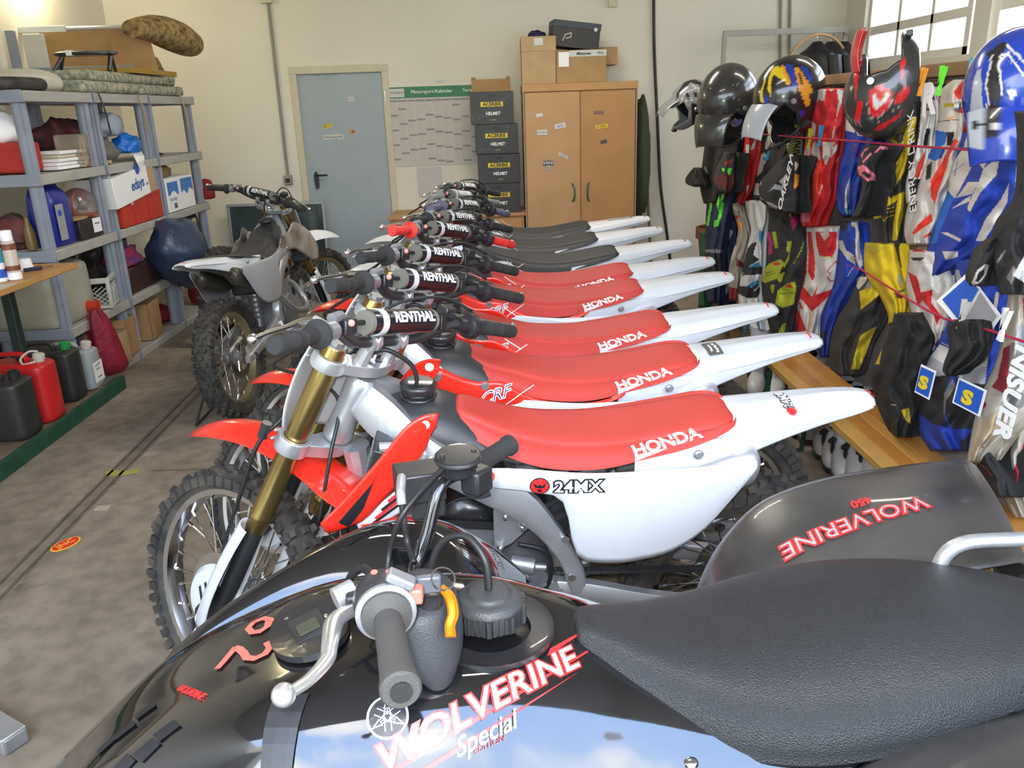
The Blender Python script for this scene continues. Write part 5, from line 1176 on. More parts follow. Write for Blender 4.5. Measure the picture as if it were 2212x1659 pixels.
decal([[(-.05, -.045), (.05, -.045), (.05, .045), (-.05, .045)]], (.0715, .07, .07), (0, 1, 0), (1, 0, 0), M['lwhite'], bk, 'label'); text('PISTONS', .014, (.073, .07, .08), (0, 1, 0), (1, 0, 0), M['lblack'], bk)
blob('brown_carton', 'flat brown carton on top of the small black carton', 'box', (-2.69, 5.24, T2+.112), (.13, .24, .03), M['card'], 4, .02)
orr = mat('orange_plastic', (.70, .10, .01), .4)
ob = thing('orange_holder', 'orange plastic case with an arched handle in a clear bag', 'case', (-2.72, 5.43, T2))
box('body', orr, (-.05, -.05, 0), (.06, .12, .14), ob, bev=.01); mb = MB(); mb.tube([(.02, -.16, .15), (.02, -.15, .24), (.02, -.06, .28), (.02, .04, .24), (.02, .09, .15)], .009, 8, n=5); mb.tube([(.02, -.16, .15), (.02, .09, .15)], .008, 8); mb.build('handle', orr, ob)
mb = MB(); mb.sph((0, -.04, .19), .14, 18, 12, (.7, 1, .8)); mb.build('clear_bag', mat('clear_film', (.8, .75, .75), .12, trans=.9, bump=.6, bscale=20, var=0), ob)
TB('white_carton', 'small white carton beside the blue jug', 'box', M['lwhite'], (-2.80, 5.20, T2), (.06, .07, .17))
blob('red_bag', 'red bag at the back of the third shelf behind the orange case', 'bag', (-2.92, 5.45, T2), (.2, .45, .28), mat('dark_red', (.25, .02, .02), .8), 31, .15)
# red crate and the white box in it
cr = thing('red_crate', 'red plastic crate on the third shelf of the middle unit', 'crate', (-2.72, 6.0, T2), (0, 0, 0))
rc = mat('crate_red', (.52, .035, .012), .5, var=.12)
for nm, a, b in (('front_panel', (.12, -.30, 0), (.135, .36, .20)), ('back_panel', (-.2, -.30, 0), (-.185, .36, .20)), ('side_panel', (-.2, -.31, 0), (.135, -.295, .20)), ('side_panel', (-.2, .36, 0), (.135, .375, .20)), ('bottom', (-.2, -.3, 0), (.13, .36, .01)), ('rim', (.132, -.30, .18), (.145, .36, .20))): box(nm, rc, a, b, cr, bev=.003)
for q in (-.12, .12): box('rib', rc, (.134, q, 0), (.142, q+.012, .18), cr)
for q, mm in ((-.22, M['dkmet']), (-.14, M['lwhite'])): mb = MB(); mb.cyl((.135, q, .15), (.138, q, .15), .012, seg=12); mb.build('sticker', mm, cr)
wbx = thing('white_box', 'tilted white box printed days.de standing in the red crate', 'box', (-2.70, 5.96, T2+.17), (.10, 0, .0))
box('body', M['lwhite'], (-.12, -.36, 0), (.13, .22, .20), wbx); box('inner_card', M['cardl'], (-.1, .222, .0), (.128, .34, .17), wbx)
text('edays', .10, (.1315, .02, .10), (0, 1, 0), (1, 0, 0), mat('days_blue', (.01, .10, .38), .5), wbx, bold=.002, shear=.15); text('.de', .035, (.1315, .18, .075), (0, 1, 0), (1, 0, 0), M['lblue'], wbx)
decal([circ(0, 0, .035)], (.1312, .06, .195), (0, 1, 0), (1, 0, 0), M['lblue'], wbx, 'hand_hole')
bw = thing('tissue_box', 'white box with blue sky print on the third shelf of the far unit', 'box', (-2.72, 6.80, T2), (0, 0, .0))
box('body', M['lwhite'], (-.12, -.26, 0), (.12, .32, .26), bw)
sky_ = mat('sky_print', (.05, .20, .55), .5)
decal([[(-.24, .0), (-.02, .0), (-.02, .10), (-.24, .10)]], (.1212, 0, .13), (0, 1, 0), (1, 0, 0), sky_, bw, 'print'); decal([[(.04, 0), (.10, .02), (.16, -.02), (.22, .03), (.30, 0), (.30, .11), (.04, .11)]], (.1212, 0, .13), (0, 1, 0), (1, 0, 0), sky_, bw, 'print')
decal([circ(-.13, -.02, .07, 24, .7)], (.122, 0, .13), (0, 1, 0), (1, 0, 0), M['lwhite'], bw, 'print'); text('sonday', .05, (.1225, -.14, .10), (0, 1, 0), (1, 0, 0), M['lblue'], bw)
decal([[(x, -.02), (x+.004, -.02), (x+.004, .02), (x, .02)] for x in [-.03+.008*k for k in range(8)]], (.1225, -.12, .045), (0, 1, 0), (1, 0, 0), M['lblack'], bw, 'barcode')
camo = mat('camo_cloth', (.10, .11, .05), .9, var=1, vscale=12, col2=(.26, .18, .05))
blob('camouflage_bag', 'camouflage cloth bag on the white box with blue sky print', 'bag', (-2.78, 6.75, T2+.26), (.26, .50, .13), camo, 41, .15)
blob('red_pouch', 'dark red pouch hanging beside the far shelf post', 'pouch', (-2.60, 7.43, T2+.02), (.14, .15, .20), mat('maroon', (.25, .01, .02), .8), 42, .1)
# --- shelf 4 (z .44) ---
T3 = .445
tk_ = thing('plastic_tank', 'large dirty white plastic tank with a red tap on the fourth shelf', 'tank', (-2.84, 4.98, T3))
tm = mat('dirty_white_plastic', (.42, .43, .37), .55, var=1, vscale=3, col2=(.28, .26, .18))
mb = MB(); mb.grid([[V(math.copysign(abs(math.cos(a))**.4, math.cos(a))*.21*s, math.copysign(abs(math.sin(a))**.4, math.sin(a))*.26*s, z) for a in [2*PI*k/20 for k in range(20)]] for s, z in ((.94, 0), (1, .03), (1, .26), (.95, .33), (.7, .36))], 3, 1, closed=True, caps=True); mb.build('body', tm, tk_, smooth=50)
mb = MB(); mb.cyl((.20, .10, .06), (.27, .10, .06), .035, seg=14); mb.build('tap', mat('tap_red', (.60, .04, .01), .5), tk_)
wc = thing('white_crate', 'white plastic crate with diamond mesh sides on the fourth shelf', 'crate', (-2.78, 5.42, T3), (0, 0, .25))
wcm = mat('crate_white', (.55, .55, .50), .5, var=.1)
def mesh_side(a, b, h, nx, parent):
    a = V(*a); b = V(*b); d = (b-a); n = int(d.length/.035); mb = MB()
    for k in range(n+3):
        for s in (-1, 1):
            u0 = (k-1.5)/n; u1 = u0+s*h*.8/d.length; p0, p1 = max(0, min(1, u0)), max(0, min(1, u1))
            if abs(p1-p0) < .02: continue
            z0 = h*.10+h*.62*(p0-u0)/(u1-u0) if u1 != u0 else 0; z1 = h*.10+h*.62*(p1-u0)/(u1-u0)
            mb.tube([a+d*p0+V(0, 0, z0), a+d*p1+V(0, 0, z1)], .0035, 4)
    o = stuff(mb.build('mesh_side', wcm, parent)); return o
mesh_side((-.16, -.19, 0), (.16, -.19, 0), .2, 8, wc); mesh_side((.16, -.19, 0), (.16, .19, 0), .2, 8, wc); mesh_side((-.16, .19, 0), (.16, .19, 0), .2, 8, wc); mesh_side((-.16, -.19, 0), (-.16, .19, 0), .2, 8, wc)
for (x, y) in ((-.16, -.19), (.16, -.19), (.16, .19), (-.16, .19)): box('corner', wcm, (x-.012, y-.012, 0), (x+.012, y+.012, .20), wc)
for a, b in (((-.17, -.2, .165), (.17, -.18, .20)), ((-.17, .18, .165), (.17, .2, .20)), ((.15, -.2, .165), (.17, .2, .20)), ((-.17, -.2, .165), (-.15, .2, .20)), ((-.17, -.2, 0), (.17, .2, .02)), ((.155, -.08, .02), (.168, .08, .12))): box('panel', wcm, a, b, wc)
bc = TB('brown_crate', 'dark brown crate on the fourth shelf under the blue sack', 'crate', mat('brown_plastic', (.045, .02, .018), .5), (-2.78, 5.95, T3), (.32, .50, .18), 0, .01)
blob('black_sack', 'black plastic sack behind the white crate', 'bag', (-2.88, 5.55, T3+.1), (.3, .6, .34), mat('black_film', (.012, .012, .014), .3, bump=.6, bscale=14), 51, .3)
blob('red_rag', 'red and purple rags in the dark brown crate', 'rag', (-2.74, 5.85, T3+.15), (.22, .4, .18), mat('rag_mix', (.30, .01, .02), .8, var=1, vscale=9, col2=(.05, .03, .16)), 52, .3)
bs = mat('blue_sack_film', (.035, .06, .13), .38, bump=.9, bscale=16, var=.4)
o = blob('blue_sack', 'big dark blue sack bulging out of the fourth shelf', 'sack', (-2.52, 6.38, .62), (.42, .78, .52), bs, 55, .12, flat=False, rot=.15); o.rotation_euler.x = -.35
blob('backpack', 'black backpack stuffed on the fourth shelf of the far unit', 'backpack', (-2.72, 6.98, T3), (.36, .62, .50), mat('black_nylon', (.022, .022, .025), .7, bump=.5, bscale=12), 57, .16)
obox('buckle_plate', 'cream plate with square holes by the black backpack', 'plate', mat('cream_plate', (.45, .38, .22), .5), (-2.51, 6.72, .66), (-2.50, 6.80, .84))
# --- base ---
T4 = .06
red_net = mat('red_net_sack', (.30, .01, .035), .6, bump=.8, bscale=30, var=.4)
mb = MB(); mb.grid([[V(-2.55+rx*math.cos(a), 5.02+oy+ry*math.sin(a)+.012*math.sin(5*a), z) for a in [2*PI*k/16 for k in range(16)]] for rx, ry, z, oy in ((.025, .03, .50, -.02), (.055, .06, .44, -.02), (.08, .085, .32, 0), (.09, .11, .20, .02), (.09, .12, .11, .05), (.06, .08, .065, .06))], 4, 2, closed=True, caps=True); tag(mb.build('net_sack', red_net, smooth=60), 'dark red net sack hanging from the fourth shelf edge', 'sack')
def carton(lab, y, x, d, h, m, rz=0, flap=True):
    t = thing('carton', lab, 'box', (x, y, T4), (0, 0, rz), 'brown cartons on the bottom shelf'); w, l = d
    for nm, a, b in (('panel', (w/2-.005, -l/2, 0), (w/2, l/2, h)), ('panel', (-w/2, -l/2, 0), (-w/2+.005, l/2, h)), ('panel', (-w/2, -l/2, 0), (w/2, -l/2+.005, h)), ('panel', (-w/2, l/2-.005, 0), (w/2, l/2, h)), ('bottom', (-w/2, -l/2, 0), (w/2, l/2, .005))): box(nm, m, a, b, t, bev=0)
    if flap:
        for s in (-1, 1): o = box('flap', m, (-w/2, 0, 0), (w/2, .08, .004), t, bev=0); o.location = (0, s*(l/2+.01), h-.03); o.rotation_euler = (-s*1.1+ (PI if s < 0 else 0), 0, 0)
    return t
carton('narrow open carton beside the red net sack on the bottom shelf', 5.28, -2.66, (.22, .16), .22, M['cardl'])
carton('open carton with raised flaps behind the second shelf post', 5.50, -2.72, (.26, .20), .26, M['card'], .1)
carton('plain closed carton standing on the bottom shelf of the middle unit', 5.98, -2.74, (.24, .26), .27, M['card'], .1, False)
blob('red_bag', 'dark red cloth bag on the bottom shelf past the plain carton', 'bag', (-2.8, 6.45, T4), (.25, .35, .16), mat('dark_red_cloth', (.22, .01, .02), .8), 61, .15)
blob('dark_green_bag', 'dark bag at the back of the bottom shelf', 'bag', (-2.9, 6.25, T4), (.2, .4, .28), mat('dark_green_cloth', (.015, .025, .02), .8), 62, .15)
blob('red_bag', 'red bag standing at the far end of the bottom shelf', 'bag', (-2.66, 7.15, T4), (.25, .30, .34), mat('dark_red_cloth2', (.30, .01, .02), .8), 63, .1)
# leaning glass panel and board at the back wall
gpn = thing('glass_panel', 'framed glass panel leaning on the back wall beside the shelves', 'panel', (-2.16, 7.98, 0), (-.06, 0, 0))
box('pane', mat('dusty_glass', (.05, .075, .075), .12, coat=.5, var=.5, vscale=3), (-.46, -.004, .03), (.44, .004, .80), gpn)
for a, b in (((-.48, -.012, 0), (-.455, .012, .82)), ((.435, -.012, 0), (.46, .012, .82)), ((-.48, -.012, .79), (.46, .012, .82)), ((-.48, -.012, 0), (.46, .012, .03))): box('frame', M['alud'], a, b, gpn)
obox('wooden_board', 'pale wooden board leaning on the wall behind the white and brown motorcycle', 'board', mat('pale_board', (.50, .42, .30), .7), (-2.0, 8.08, 0), (-1.84, 8.11, .62))
# loose tyre behind the solitary bike
o = make_wheel('spare_wheel', V(0, 0, 0), .335, .252, .11, None, 1); o.location = (-2.12, 6.12, .36); o.rotation_euler = (0, .12, 1.45); tag(o, 'knobbly spare wheel leaning against the shelves behind the solitary motorcycle', 'wheel')

# ================= BACK WALL =================
dr = thing('door_1', '', 'door'); del dr['label']; del dr['category']; stru(dr); dr.location = (0, YB, 0)
box('door_leaf', M['door'], (DX0+.01, .015, .01), (DX1-.01, .055, DZ-.01), dr, bev=.002)
fm_ = mat('door_frame_paint', (.62, .56, .42), .6)
for a, b in (((DX0-.05, -.012, 0), (DX0+.012, .06, DZ+.05)), ((DX1-.012, -.012, 0), (DX1+.05, .06, DZ+.05)), ((DX0-.055, -.015, DZ-.012), (DX1+.055, .062, DZ+.055))): box('door_frame', fm_, a, b, dr, bev=.004)
mb = MB(); c = V(DX0+.10, .010, 1.0); mb.grid([[c+V(.022*math.cos(a), y, .085*math.copysign(abs(math.sin(a))**.7, math.sin(a))) for a in [2*PI*k/16 for k in range(16)]] for y in (0, -.012)], 1, 1, closed=True, caps=True); hp = mb.build('handle_plate', M['black'], dr)
mb = MB(); mb.tube([c+V(0, 0, .05), c+V(0, -.05, .05), c+V(.02, -.055, .05), c+V(.12, -.055, .05)], .009, 8); mb.build('door_handle', M['black'], hp)
for z in (.25, 1.70): mb = MB(); mb.cyl((DX1+.005, -.01, z), (DX1+.005, -.01, z+.1), .009); mb.build('hinge', M['chrome'], dr)
def wd(px, py, Y=YB): p = AY(px, py, Y); return V(p.x, p.y-YB, p.z)
def stick(cx, cy, w, h, m, par, Y, txt=None, tm=None, ts=.03, nm='sticker', rot=0, org=None):
    p = AY(cx, cy, Y-.003); o = org if org is not None else V(0, YB, 0); p = p-o; r = (math.cos(rot), 0, math.sin(rot))
    d = decal([[(-w/2, -h/2), (w/2, -h/2), (w/2, h/2), (-w/2, h/2)]], p, r, (0, -1, 0), m, par, nm)
    if txt: text(txt, ts, p+V(0, -.0015, 0), r, (0, -1, 0), tm or M['lblack'], par, 'lettering')
    return d
pap = mat('sticker_paper', (.62, .62, .60), .6)
stick(759, 214, .055, .04, pap, dr, YB+.015, 'STS', M['lred'], .025); stick(708, 272, .085, .035, M['lyel'], dr, YB+.015, 'BOLT', M['lblack'], .03, rot=.3); stick(721, 296, .19, .045, pap, dr, YB+.015, 'Recycling-Hof', M['lblack'], .03)
p = AY(761, 284, YB+.013)-V(0, YB, 0); decal([circ(0, 0, .032, 20, .7)], p, (1, 0, 0), (0, -1, 0), mat('round_orange', (.55, .28, .10), .5), dr, 'sticker'); decal([circ(.008, 0, .014, 14, .7)], p-V(0, .001, 0), (1, 0, 0), (0, -1, 0), mat('brown_print', (.2, .06, .03), .4), dr, 'sticker')
# calendar
cal = thing('wall_calendar', 'large yearly wall planner with a green header beside the door', 'calendar', (-1.03, YB-.006, 1.105))
box('sheet', mat('calendar_paper', (.60, .56, .52), .8, var=.05), (0, 0, 0), (.86, .005, .725), cal, bev=0)
box('header', mat('green_header', (.04, .22, .10), .5, var=.3), (0, -.0015, .625), (.86, 0, .725), cal, bev=0)
box('logo_field', pap, (.02, -.003, .635), (.16, -.0015, .712), cal, bev=0)
text('KUMMERN', .026, (.09, -.0035, .674), (1, 0, 0), (0, -1, 0), M['lblack'], cal, shear=.2); text('Motorsport-Kalender', .045, (.42, -.002, .678), (1, 0, 0), (0, -1, 0), M['lwhite'], cal); text('Termine', .04, (.78, -.002, .678), (1, 0, 0), (0, -1, 0), M['lwhite'], cal)
q = random.Random(5); P1 = []; P2 = []; P3 = []
for c_ in range(10):
    x = .012+c_*.085; P1.append([(x, .592), (x+.078, .592), (x+.078, .61), (x, .61)])
    s0 = q.uniform(0, .14)
    for k in range(5): z = .50-s0-k*.135+.05; P2.append([(x, z), (x+.075, z), (x+.075, z+.016), (x, z+.016)]) if z > .02 else None
    for k in range(28): z = .575-k*.0195; P3.append([(x+.002, z), (x+.002+q.uniform(.03, .07), z), (x+.05, z+.0025), (x+.002, z+.0025)])
    P3.append([(x-.004, .03), (x-.0025, .03), (x-.0025, .60), (x-.004, .60)])
stuff(decal(P1+P2, (0, -.0012, 0), (1, 0, 0), (0, -1, 0), mat('calendar_grey', (.30, .28, .30), .7), cal, 'printed_week', ext=.0004)); stuff(decal(P3, (0, -.0008, 0), (1, 0, 0), (0, -1, 0), mat('calendar_line', (.42, .39, .38), .7), cal, 'printed_lines', ext=0))
obox('paper_notice', 'paper notice taped under the wall planner', 'paper', mat('notice_paper', (.58, .54, .54), .8), (-.80, YB-.006, .80), (-.56, YB-.002, 1.09), bev=0)
obox('paper_strip', 'small strip of paper taped above the wall planner', 'paper', pap, (-.56, YB-.006, 1.86), (-.47, YB-.002, 1.89), bev=0)
# low drawer cabinet
lc = thing('drawer_cabinet', 'low beech drawer cabinet under the stack of helmet boxes', 'cabinet', (-.30, 7.9, 0))
box('body', M['cab'], (-.72, -.26, 0), (.52, .26, .66), lc); box('top', M['cab'], (-.74, -.28, .66), (.54, .28, .69), lc)
for k, x in enumerate((-.70, -.29, .11)): dw = box('drawer', M['cab'], (x, -.275, .50), (x+.39, -.26, .64), lc); box('door', M['cab'], (x, -.275, .05), (x+.39, -.26, .48), lc)
# helmet boxes
def boxlabel(t, w, h, hb):
    decal([circ(0, 0, .035, 20, .42)], (0, -hb-.0005, h*.87), (1, 0, 0), (0, -1, 0), M['lblack'], t, 'hand_hole')
    decal([[(-.10, -.020), (.10, -.020), (.10, .020), (-.10, .020)]], (0, -hb-.0005, h*.62), (1, 0, 0), (0, -1, 0), M['lyel'], t, 'label'); text('ACERBIS', .042, (0, -hb-.002, h*.62), (1, 0, 0), (0, -1, 0), M['lblack'], t, bold=.0015, sx=1.05)
    text('HELMET', .038, (.01, -hb-.001, h*.33), (1, 0, 0), (0, -1, 0), M['lwhite'], t, bold=.001, sx=.95); text('MOTO', .015, (.01, -hb-.001, h*.13), (1, 0, 0), (0, -1, 0), M['lyel'], t)
    q = random.Random(int(h*1e4)); P = []
    for k in range(60):
        a = q.random(); x = -w*.48+a*w*.9+q.uniform(-.03, .03); z = h*.05+a*h*.9+q.uniform(-.03, .03)
        if abs(x) < w*.48 and 0 < z < h: s = q.uniform(.002, .006); P.append([(x, z), (x+s, z+s*.4), (x+s*.8, z+s), (x-s*.3, z+s*.7)])
    stuff(decal(P, (0, -hb-.0004, 0), (1, 0, 0), (0, -1, 0), mat('splash_print', (.22, .24, .28), .5), t, 'splash_print', ext=0))
xs = [(-.005, 7.83), (.0, 7.84), (-.01, 7.83), (-.045, 7.83)]; z = .69; hs_ = [.265, .26, .255, .275]
for k, (x, y) in enumerate(xs):
    t = thing('helmet_box', ['lowest', 'second lowest', 'second highest', 'topmost'][k]+' black helmet box of the stack beside the wardrobe', 'box', (x, y, z), (0, 0, .02*(k % 2)), 'stacked helmet boxes'); w = .385
    box('body', mat('box_print_black', (.035, .036, .04), .45, var=.15), (-w/2, -.17, 0), (w/2, .17, hs_[k]), t, bev=.003); boxlabel(t, w, hs_[k], .17); z += hs_[k]+.002
t = thing('cardboard_insert', 'open cardboard tray on top of the helmet box stack', 'box', (-.045, 7.83, z)); 
for a, b in (((-.18, .16, 0), (.18, .165, .115)), ((-.18, .15, .115), (-.14, .16, .135)), ((.14, .15, .115), (.18, .16, .135)), ((-.18, -.16, 0), (.18, .165, .004))): box('panel', M['card'], a, b, t, bev=0)
# wardrobe
wr = thing('wardrobe', 'tall beech wardrobe with two doors and curved green handles', 'wardrobe', (.74, 7.6, 0))
W2 = .505
box('carcass', M['cab'], (-W2, 0, 0), (W2, .58, 1.795), wr); box('top_panel', M['cab'], (-W2-.005, -.025, 1.735), (W2+.005, .58, 1.80), wr)
for s in (-1, 1):
    dd_ = box('door', mat('beech_door_'+('left' if s < 0 else 'right'), (.52, .29, .13) if s < 0 else (.47, .235, .085), .5, var=.12, vscale=4), (min(s*.004, s*(W2-.015)), -.022, .06), (max(s*.004, s*(W2-.015)), -.001, 1.728), wr)
    mb = MB(); mb.tube([(s*.075, -.025, .78), (s*.060, -.05, .82), (s*.060, -.05, .90), (s*.075, -.025, .94)], .008, 8, n=4); mb.build('handle', mat('green_handle', (.02, .13, .09), .4), wr)
    mb = MB(); mb.box((s*(W2-.004), -.012, .9), (.012, .025, 1.8)); mb.build('edge_strip', mat('grey_edge', (.28, .25, .18), .5), wr)
og = V(.74, 7.6, 0)
for cx, cy, w, h, m_, tx, ts, rot in ((1165, 249, .06, .03, 'W', None, 0, .2), (1210, 272, .10, .042, 'W', 'alpine', .025, .15), (1171, 286, .09, .042, 'W', 'SCORPION', .016, 0), (1217, 336, .09, .025, 'W', 'CROSS', .02, -.5), (1185, 352, .10, .042, 'K', 'VANS', .04, 0), (1185, 362, .045, .045, 'G', None, 0, 0), (1293, 243, .09, .03, 'B', None, 0, 0), (1300, 273, .11, .03, 'Y', 'ACERBIS', .025, .1), (1304, 306, .06, .032, 'K', None, 0, .2)):
    mm = {'W': pap, 'K': mat('sticker_dark', (.07, .06, .08), .5), 'G': mat('sticker_grey', (.36, .36, .34), .5), 'B': mat('sticker_brown', (.22, .12, .10), .5), 'Y': M['lyel']}[m_]
    stick(cx, cy, w, h, mm, wr, 7.6-.022, tx, M['lwhite'] if m_ == 'K' else M['lblack'] if m_ == 'Y' else M['lblue'], ts, rot=rot, org=og)
TZ = 1.802
t = TB('cardboard_box', 'upright cardboard box at the left end on top of the wardrobe', 'box', M['cardl'], (.385, 7.80, TZ), (.30, .30, .385), 0); box('lid', M['cardl'], (-.153, -.154, .27), (.153, .154, .39), t, bev=.002); stick(1163, 90, .08, .06, pap, t, 7.645, org=V(.385, 7.80, TZ))
t = TB('cardboard_box', 'wide cardboard box with a printed tape strip on the wardrobe', 'box', M['card'], (.76, 7.83, TZ), (.44, .34, .27), 0); decal([[(-.11, -.02), (.22, -.02), (.22, .03), (-.11, .03)]], (0, -.172, .235), (1, 0, 0), (0, -1, 0), pap, t, 'tape'); text('Motorex', .035, (.02, -.174, .238), (1, 0, 0), (0, -1, 0), M['lblack'], t, bold=.001, shear=.2); text('PRO', .03, (.17, -.174, .238), (1, 0, 0), (0, -1, 0), M['lblack'], t); decal([[(-.20, -.10), (-.11, -.10), (-.11, .02), (-.20, .02)]], (0, -.173, .235), (1, 0, 0), (0, -1, 0), M['lwhite'], t, 'delivery_note')
t = TB('carton', 'cardboard carton sticking out behind at the right end of the wardrobe top', 'box', M['card'], (.98, 8.03, TZ), (.26, .28, .15)); t.location.z = TZ+.15
obox('carton_rest', 'flat carton under the one sticking out behind on the wardrobe', 'box', M['card'], (.80, 8.02, TZ), (1.0, 8.18, TZ+.148))
t = thing('shoe_box', 'tilted black shoe box on top of the cardboard boxes on the wardrobe', 'box', (.70, 7.86, TZ+.29), (0, math.radians(7), .1)); box('body', mat('shoebox_dark', (.045, .043, .04), .6), (-.21, -.13, 0), (.21, .13, .20), t); box('lid', mat('shoebox_lid', (.05, .06, .08), .5), (-.214, -.134, .16), (.214, .134, .215), t)
decal([circ(0, 0, .016)], (.165, -.136, .165), (1, 0, 0), (0, -1, 0), pap, t, 'sticker'); decal(stroke([(-.12, .05), (-.07, .07), (-.07, .035), (-.11, .02)], .008)+stroke([(-.12, .05), (-.14, 0)], .008), (.02, -.136, .05), (1, 0, 0), (0, -1, 0), pap, t, 'emblem')
blob('purple_cloth', 'purple cloth sticking out behind the upright box on the wardrobe', 'cloth', (.40, 7.98, TZ+.36), (.16, .12, .12), mat('purple', (.03, .015, .09), .8), 71, .2)
# conduits, sockets, cables on the walls
cnd = mat('grey_conduit', (.26, .25, .22), .6)
def conduit(label, pts, r=.014, sock=True, Y=YB-.016):
    t = thing('conduit', label, 'conduit', (0, 0, 0)); P = [AY(x, y, Y) for x, y in pts]; mb = MB(); mb.tube(P, r, 8); mb.build('pipe', cnd, t)
    if sock:
        p = P[-1]; o = box('switch_box', mat('switch_grey', (.30, .28, .25), .5), (p.x-.04, Y-.03, p.z-.09), (p.x+.04, Y+.014, p.z), t, bev=.006); box('switch', M['dkmet'], (p.x-.022, Y-.036, p.z-.07), (p.x+.022, Y-.03, p.z-.03), t)
    return t
cd1 = conduit('grey conduit running down the back wall to a switch left of the door', [(577, -60), (580, 12), (622, 378)])
p = AY(577, 0, YB); box('junction_box', fm_, (p.x-.05, YB-.05, p.z-.03), (p.x+.05, YB-.001, p.z+.08), cd1)
conduit('grey conduit in the corner above the shelves', [(204, -40), (206, 60)], sock=False)
for k, x in enumerate((1688, 1708)): conduit(['left', 'right'][k]+' one of the two thin pipes high on the back wall by the window', [(x, -60), (x-5, 200), (x-8, 330)], .012, False)
mb = MB(); mb.tube([AY(x, y, YB-.02) for x, y in ((1412, -60), (1413, 100), (1420, 260), (1427, 400), (1440, 500), (1456, 620), (1475, 680))], .014, 8, n=4); tag(mb.build('black_cable', M['cable']), 'black cable hanging down the back wall right of the wardrobe', 'cable')
p = AY(1322, 8, YB); obox('thermostat', 'small white box high on the back wall above the wardrobe', 'box', fm_, (p.x-.035, YB-.03, p.z-.03), (p.x+.045, YB-.001, p.z+.08))
# coat rail, hoop, jackets
rl = thing('clothes_rail', 'grey metal clothes rail standing by the back wall', 'rail', (0, 7.95, 0)); a, b = AY(1563, 72, 7.95), AY(1830, 64, 7.95)
rm = mat('rail_grey', (.33, .32, .28), .5, metal=.3)
mb = MB(); mb.box(((a.x+b.x)/2, 0, (a.z+b.z)/2), (b.x-a.x, .04, .05)); mb.build('top_bar', rm, rl); 
for x in (a.x+.01, b.x-.01): mb = MB(); mb.box((x, 0, a.z/2), (.035, .035, a.z)); mb.build('upright', rm, rl)
jm = mat('black_leather', (.014, .014, .016), .45, bump=.3, bscale=18)
for k, (px, w, lab, c2) in enumerate(((1765, .20, 'black jacket hanging leftmost on the rail under the window', 0), (1795, .22, 'black jacket with a red seam in the middle of the rail', 1), (1822, .18, 'black jacket with a grey patch, rightmost on the rail', 2))):
    c_ = AY(px, 95, 7.9); t = thing('jacket', lab, 'jacket', (c_.x, 7.9, c_.z), (0, 0, .5), 'jackets on the rail')
    mb = MB(); mb.grid([[V(rx*math.cos(q_), ry*math.sin(q_), z) for q_ in [2*PI*j/14 for j in range(14)]] for rx, ry, z in ((.03, .04, .02), (.08, .10, -.04), (.10, .20, -.10), (.11, .24, -.3), (.11, .25, -.7), (.11, .26, -.95))], 3, 2, closed=True, caps=True); mb.build('body', jm, t, smooth=60)
    mb = MB(); mb.tube([(0, 0, .0), (0, 0, .06), (.02, 0, .09), (.04, 0, .07)], .003, 6, n=4); mb.build('hanger_hook', M['chrome'], t)
    for s in (-1, 1): mb = MB(); mb.tube([(0, s*.2, -.12), (-.02, s*.27, -.4), (-.04, s*.28, -.72)], [.065, .06, .05], 10, n=4); mb.build('sleeve', jm, t)
    if c2 == 2: decal([[(-.05, -.07), (.05, -.07), (.05, .07), (-.05, .07)]], (-.09, -.13, -.14), (.7, -.7, 0), (-.7, -.7, .4), M['alud'], t, 'patch')
mb = MB(); c_ = AY(1765, 160, 7.75); mb.lathe([(.33+.012*math.cos(q_), .012*math.sin(q_)) for q_ in [2*PI*j/8 for j in range(8)]], c_, (.3, -1, 0), 48, closed=True); tag(mb.build('wooden_hoop', mat('hoop_wood', (.45, .26, .10), .5)), 'thin wooden hoop hanging before the jackets', 'hoop')
# plant pot and greenery by the wardrobe
pt = thing('plant_pot', 'terracotta plant pot with dry soil and a dead stump', 'pot', (2.02, 7.6, 0)); tc_ = mat('terracotta', (.30, .10, .05), .85, bump=.2, bscale=30, var=.2)
mb = MB(); mb.lathe([(.12, 0), (.13, .01), (.175, .40), (.20, .40), (.20, .50), (.18, .50), (.165, .40), (0, .40)], (0, 0, 0), (0, 0, 1), 32); mb.build('pot', tc_, pt)
blob('stump', '', '', (0, 0, .45), (.22, .22, .30), mat('dead_root', (.13, .07, .035), .95, bump=.8, bscale=20, var=.5), 81, .3, parent=pt)
blob('green_coat', 'dark green coat hanging on the right side of the wardrobe', 'coat', (1.36, 7.85, .75), (.18, .35, 1.05), mat('olive_coat', (.045, .055, .03), .9, bump=.4, bscale=10), 83, .1, flat=False); _g = bpy.data.objects['green_coat']; _g.location = (1.33, 7.85, 1.12); _h = MB(); _h.tube([(-.09, 0, .50), (0, 0, .50), (.0, 0, .56)], .008, 6); _h.build('coat_hook', M['dkmet'], _g)
mb = MB(); mb.cyl((1.50, 8.1, .02), (1.42, 8.15, 1.28), .014); tag(mb.build('broom_stick', mat('stick_wood', (.25, .18, .12), .7)), 'thin wooden stick leaning on the wall right of the wardrobe', 'stick')
# metal ramp end bottom left
p = AZ(25, 1608, 0); rmp_ = thing('metal_stand', 'silver metal stand foot at the bottom left picture corner', 'stand', (p.x, p.y, 0), (0, 0, -.55)); box('foot', M['alu'], (-.40, -.035, 0), (.03, .035, .05), rmp_, bev=.004); box('end_cap', M['alud'], (.03, -.03, .004), (.036, .03, .046), rmp_)
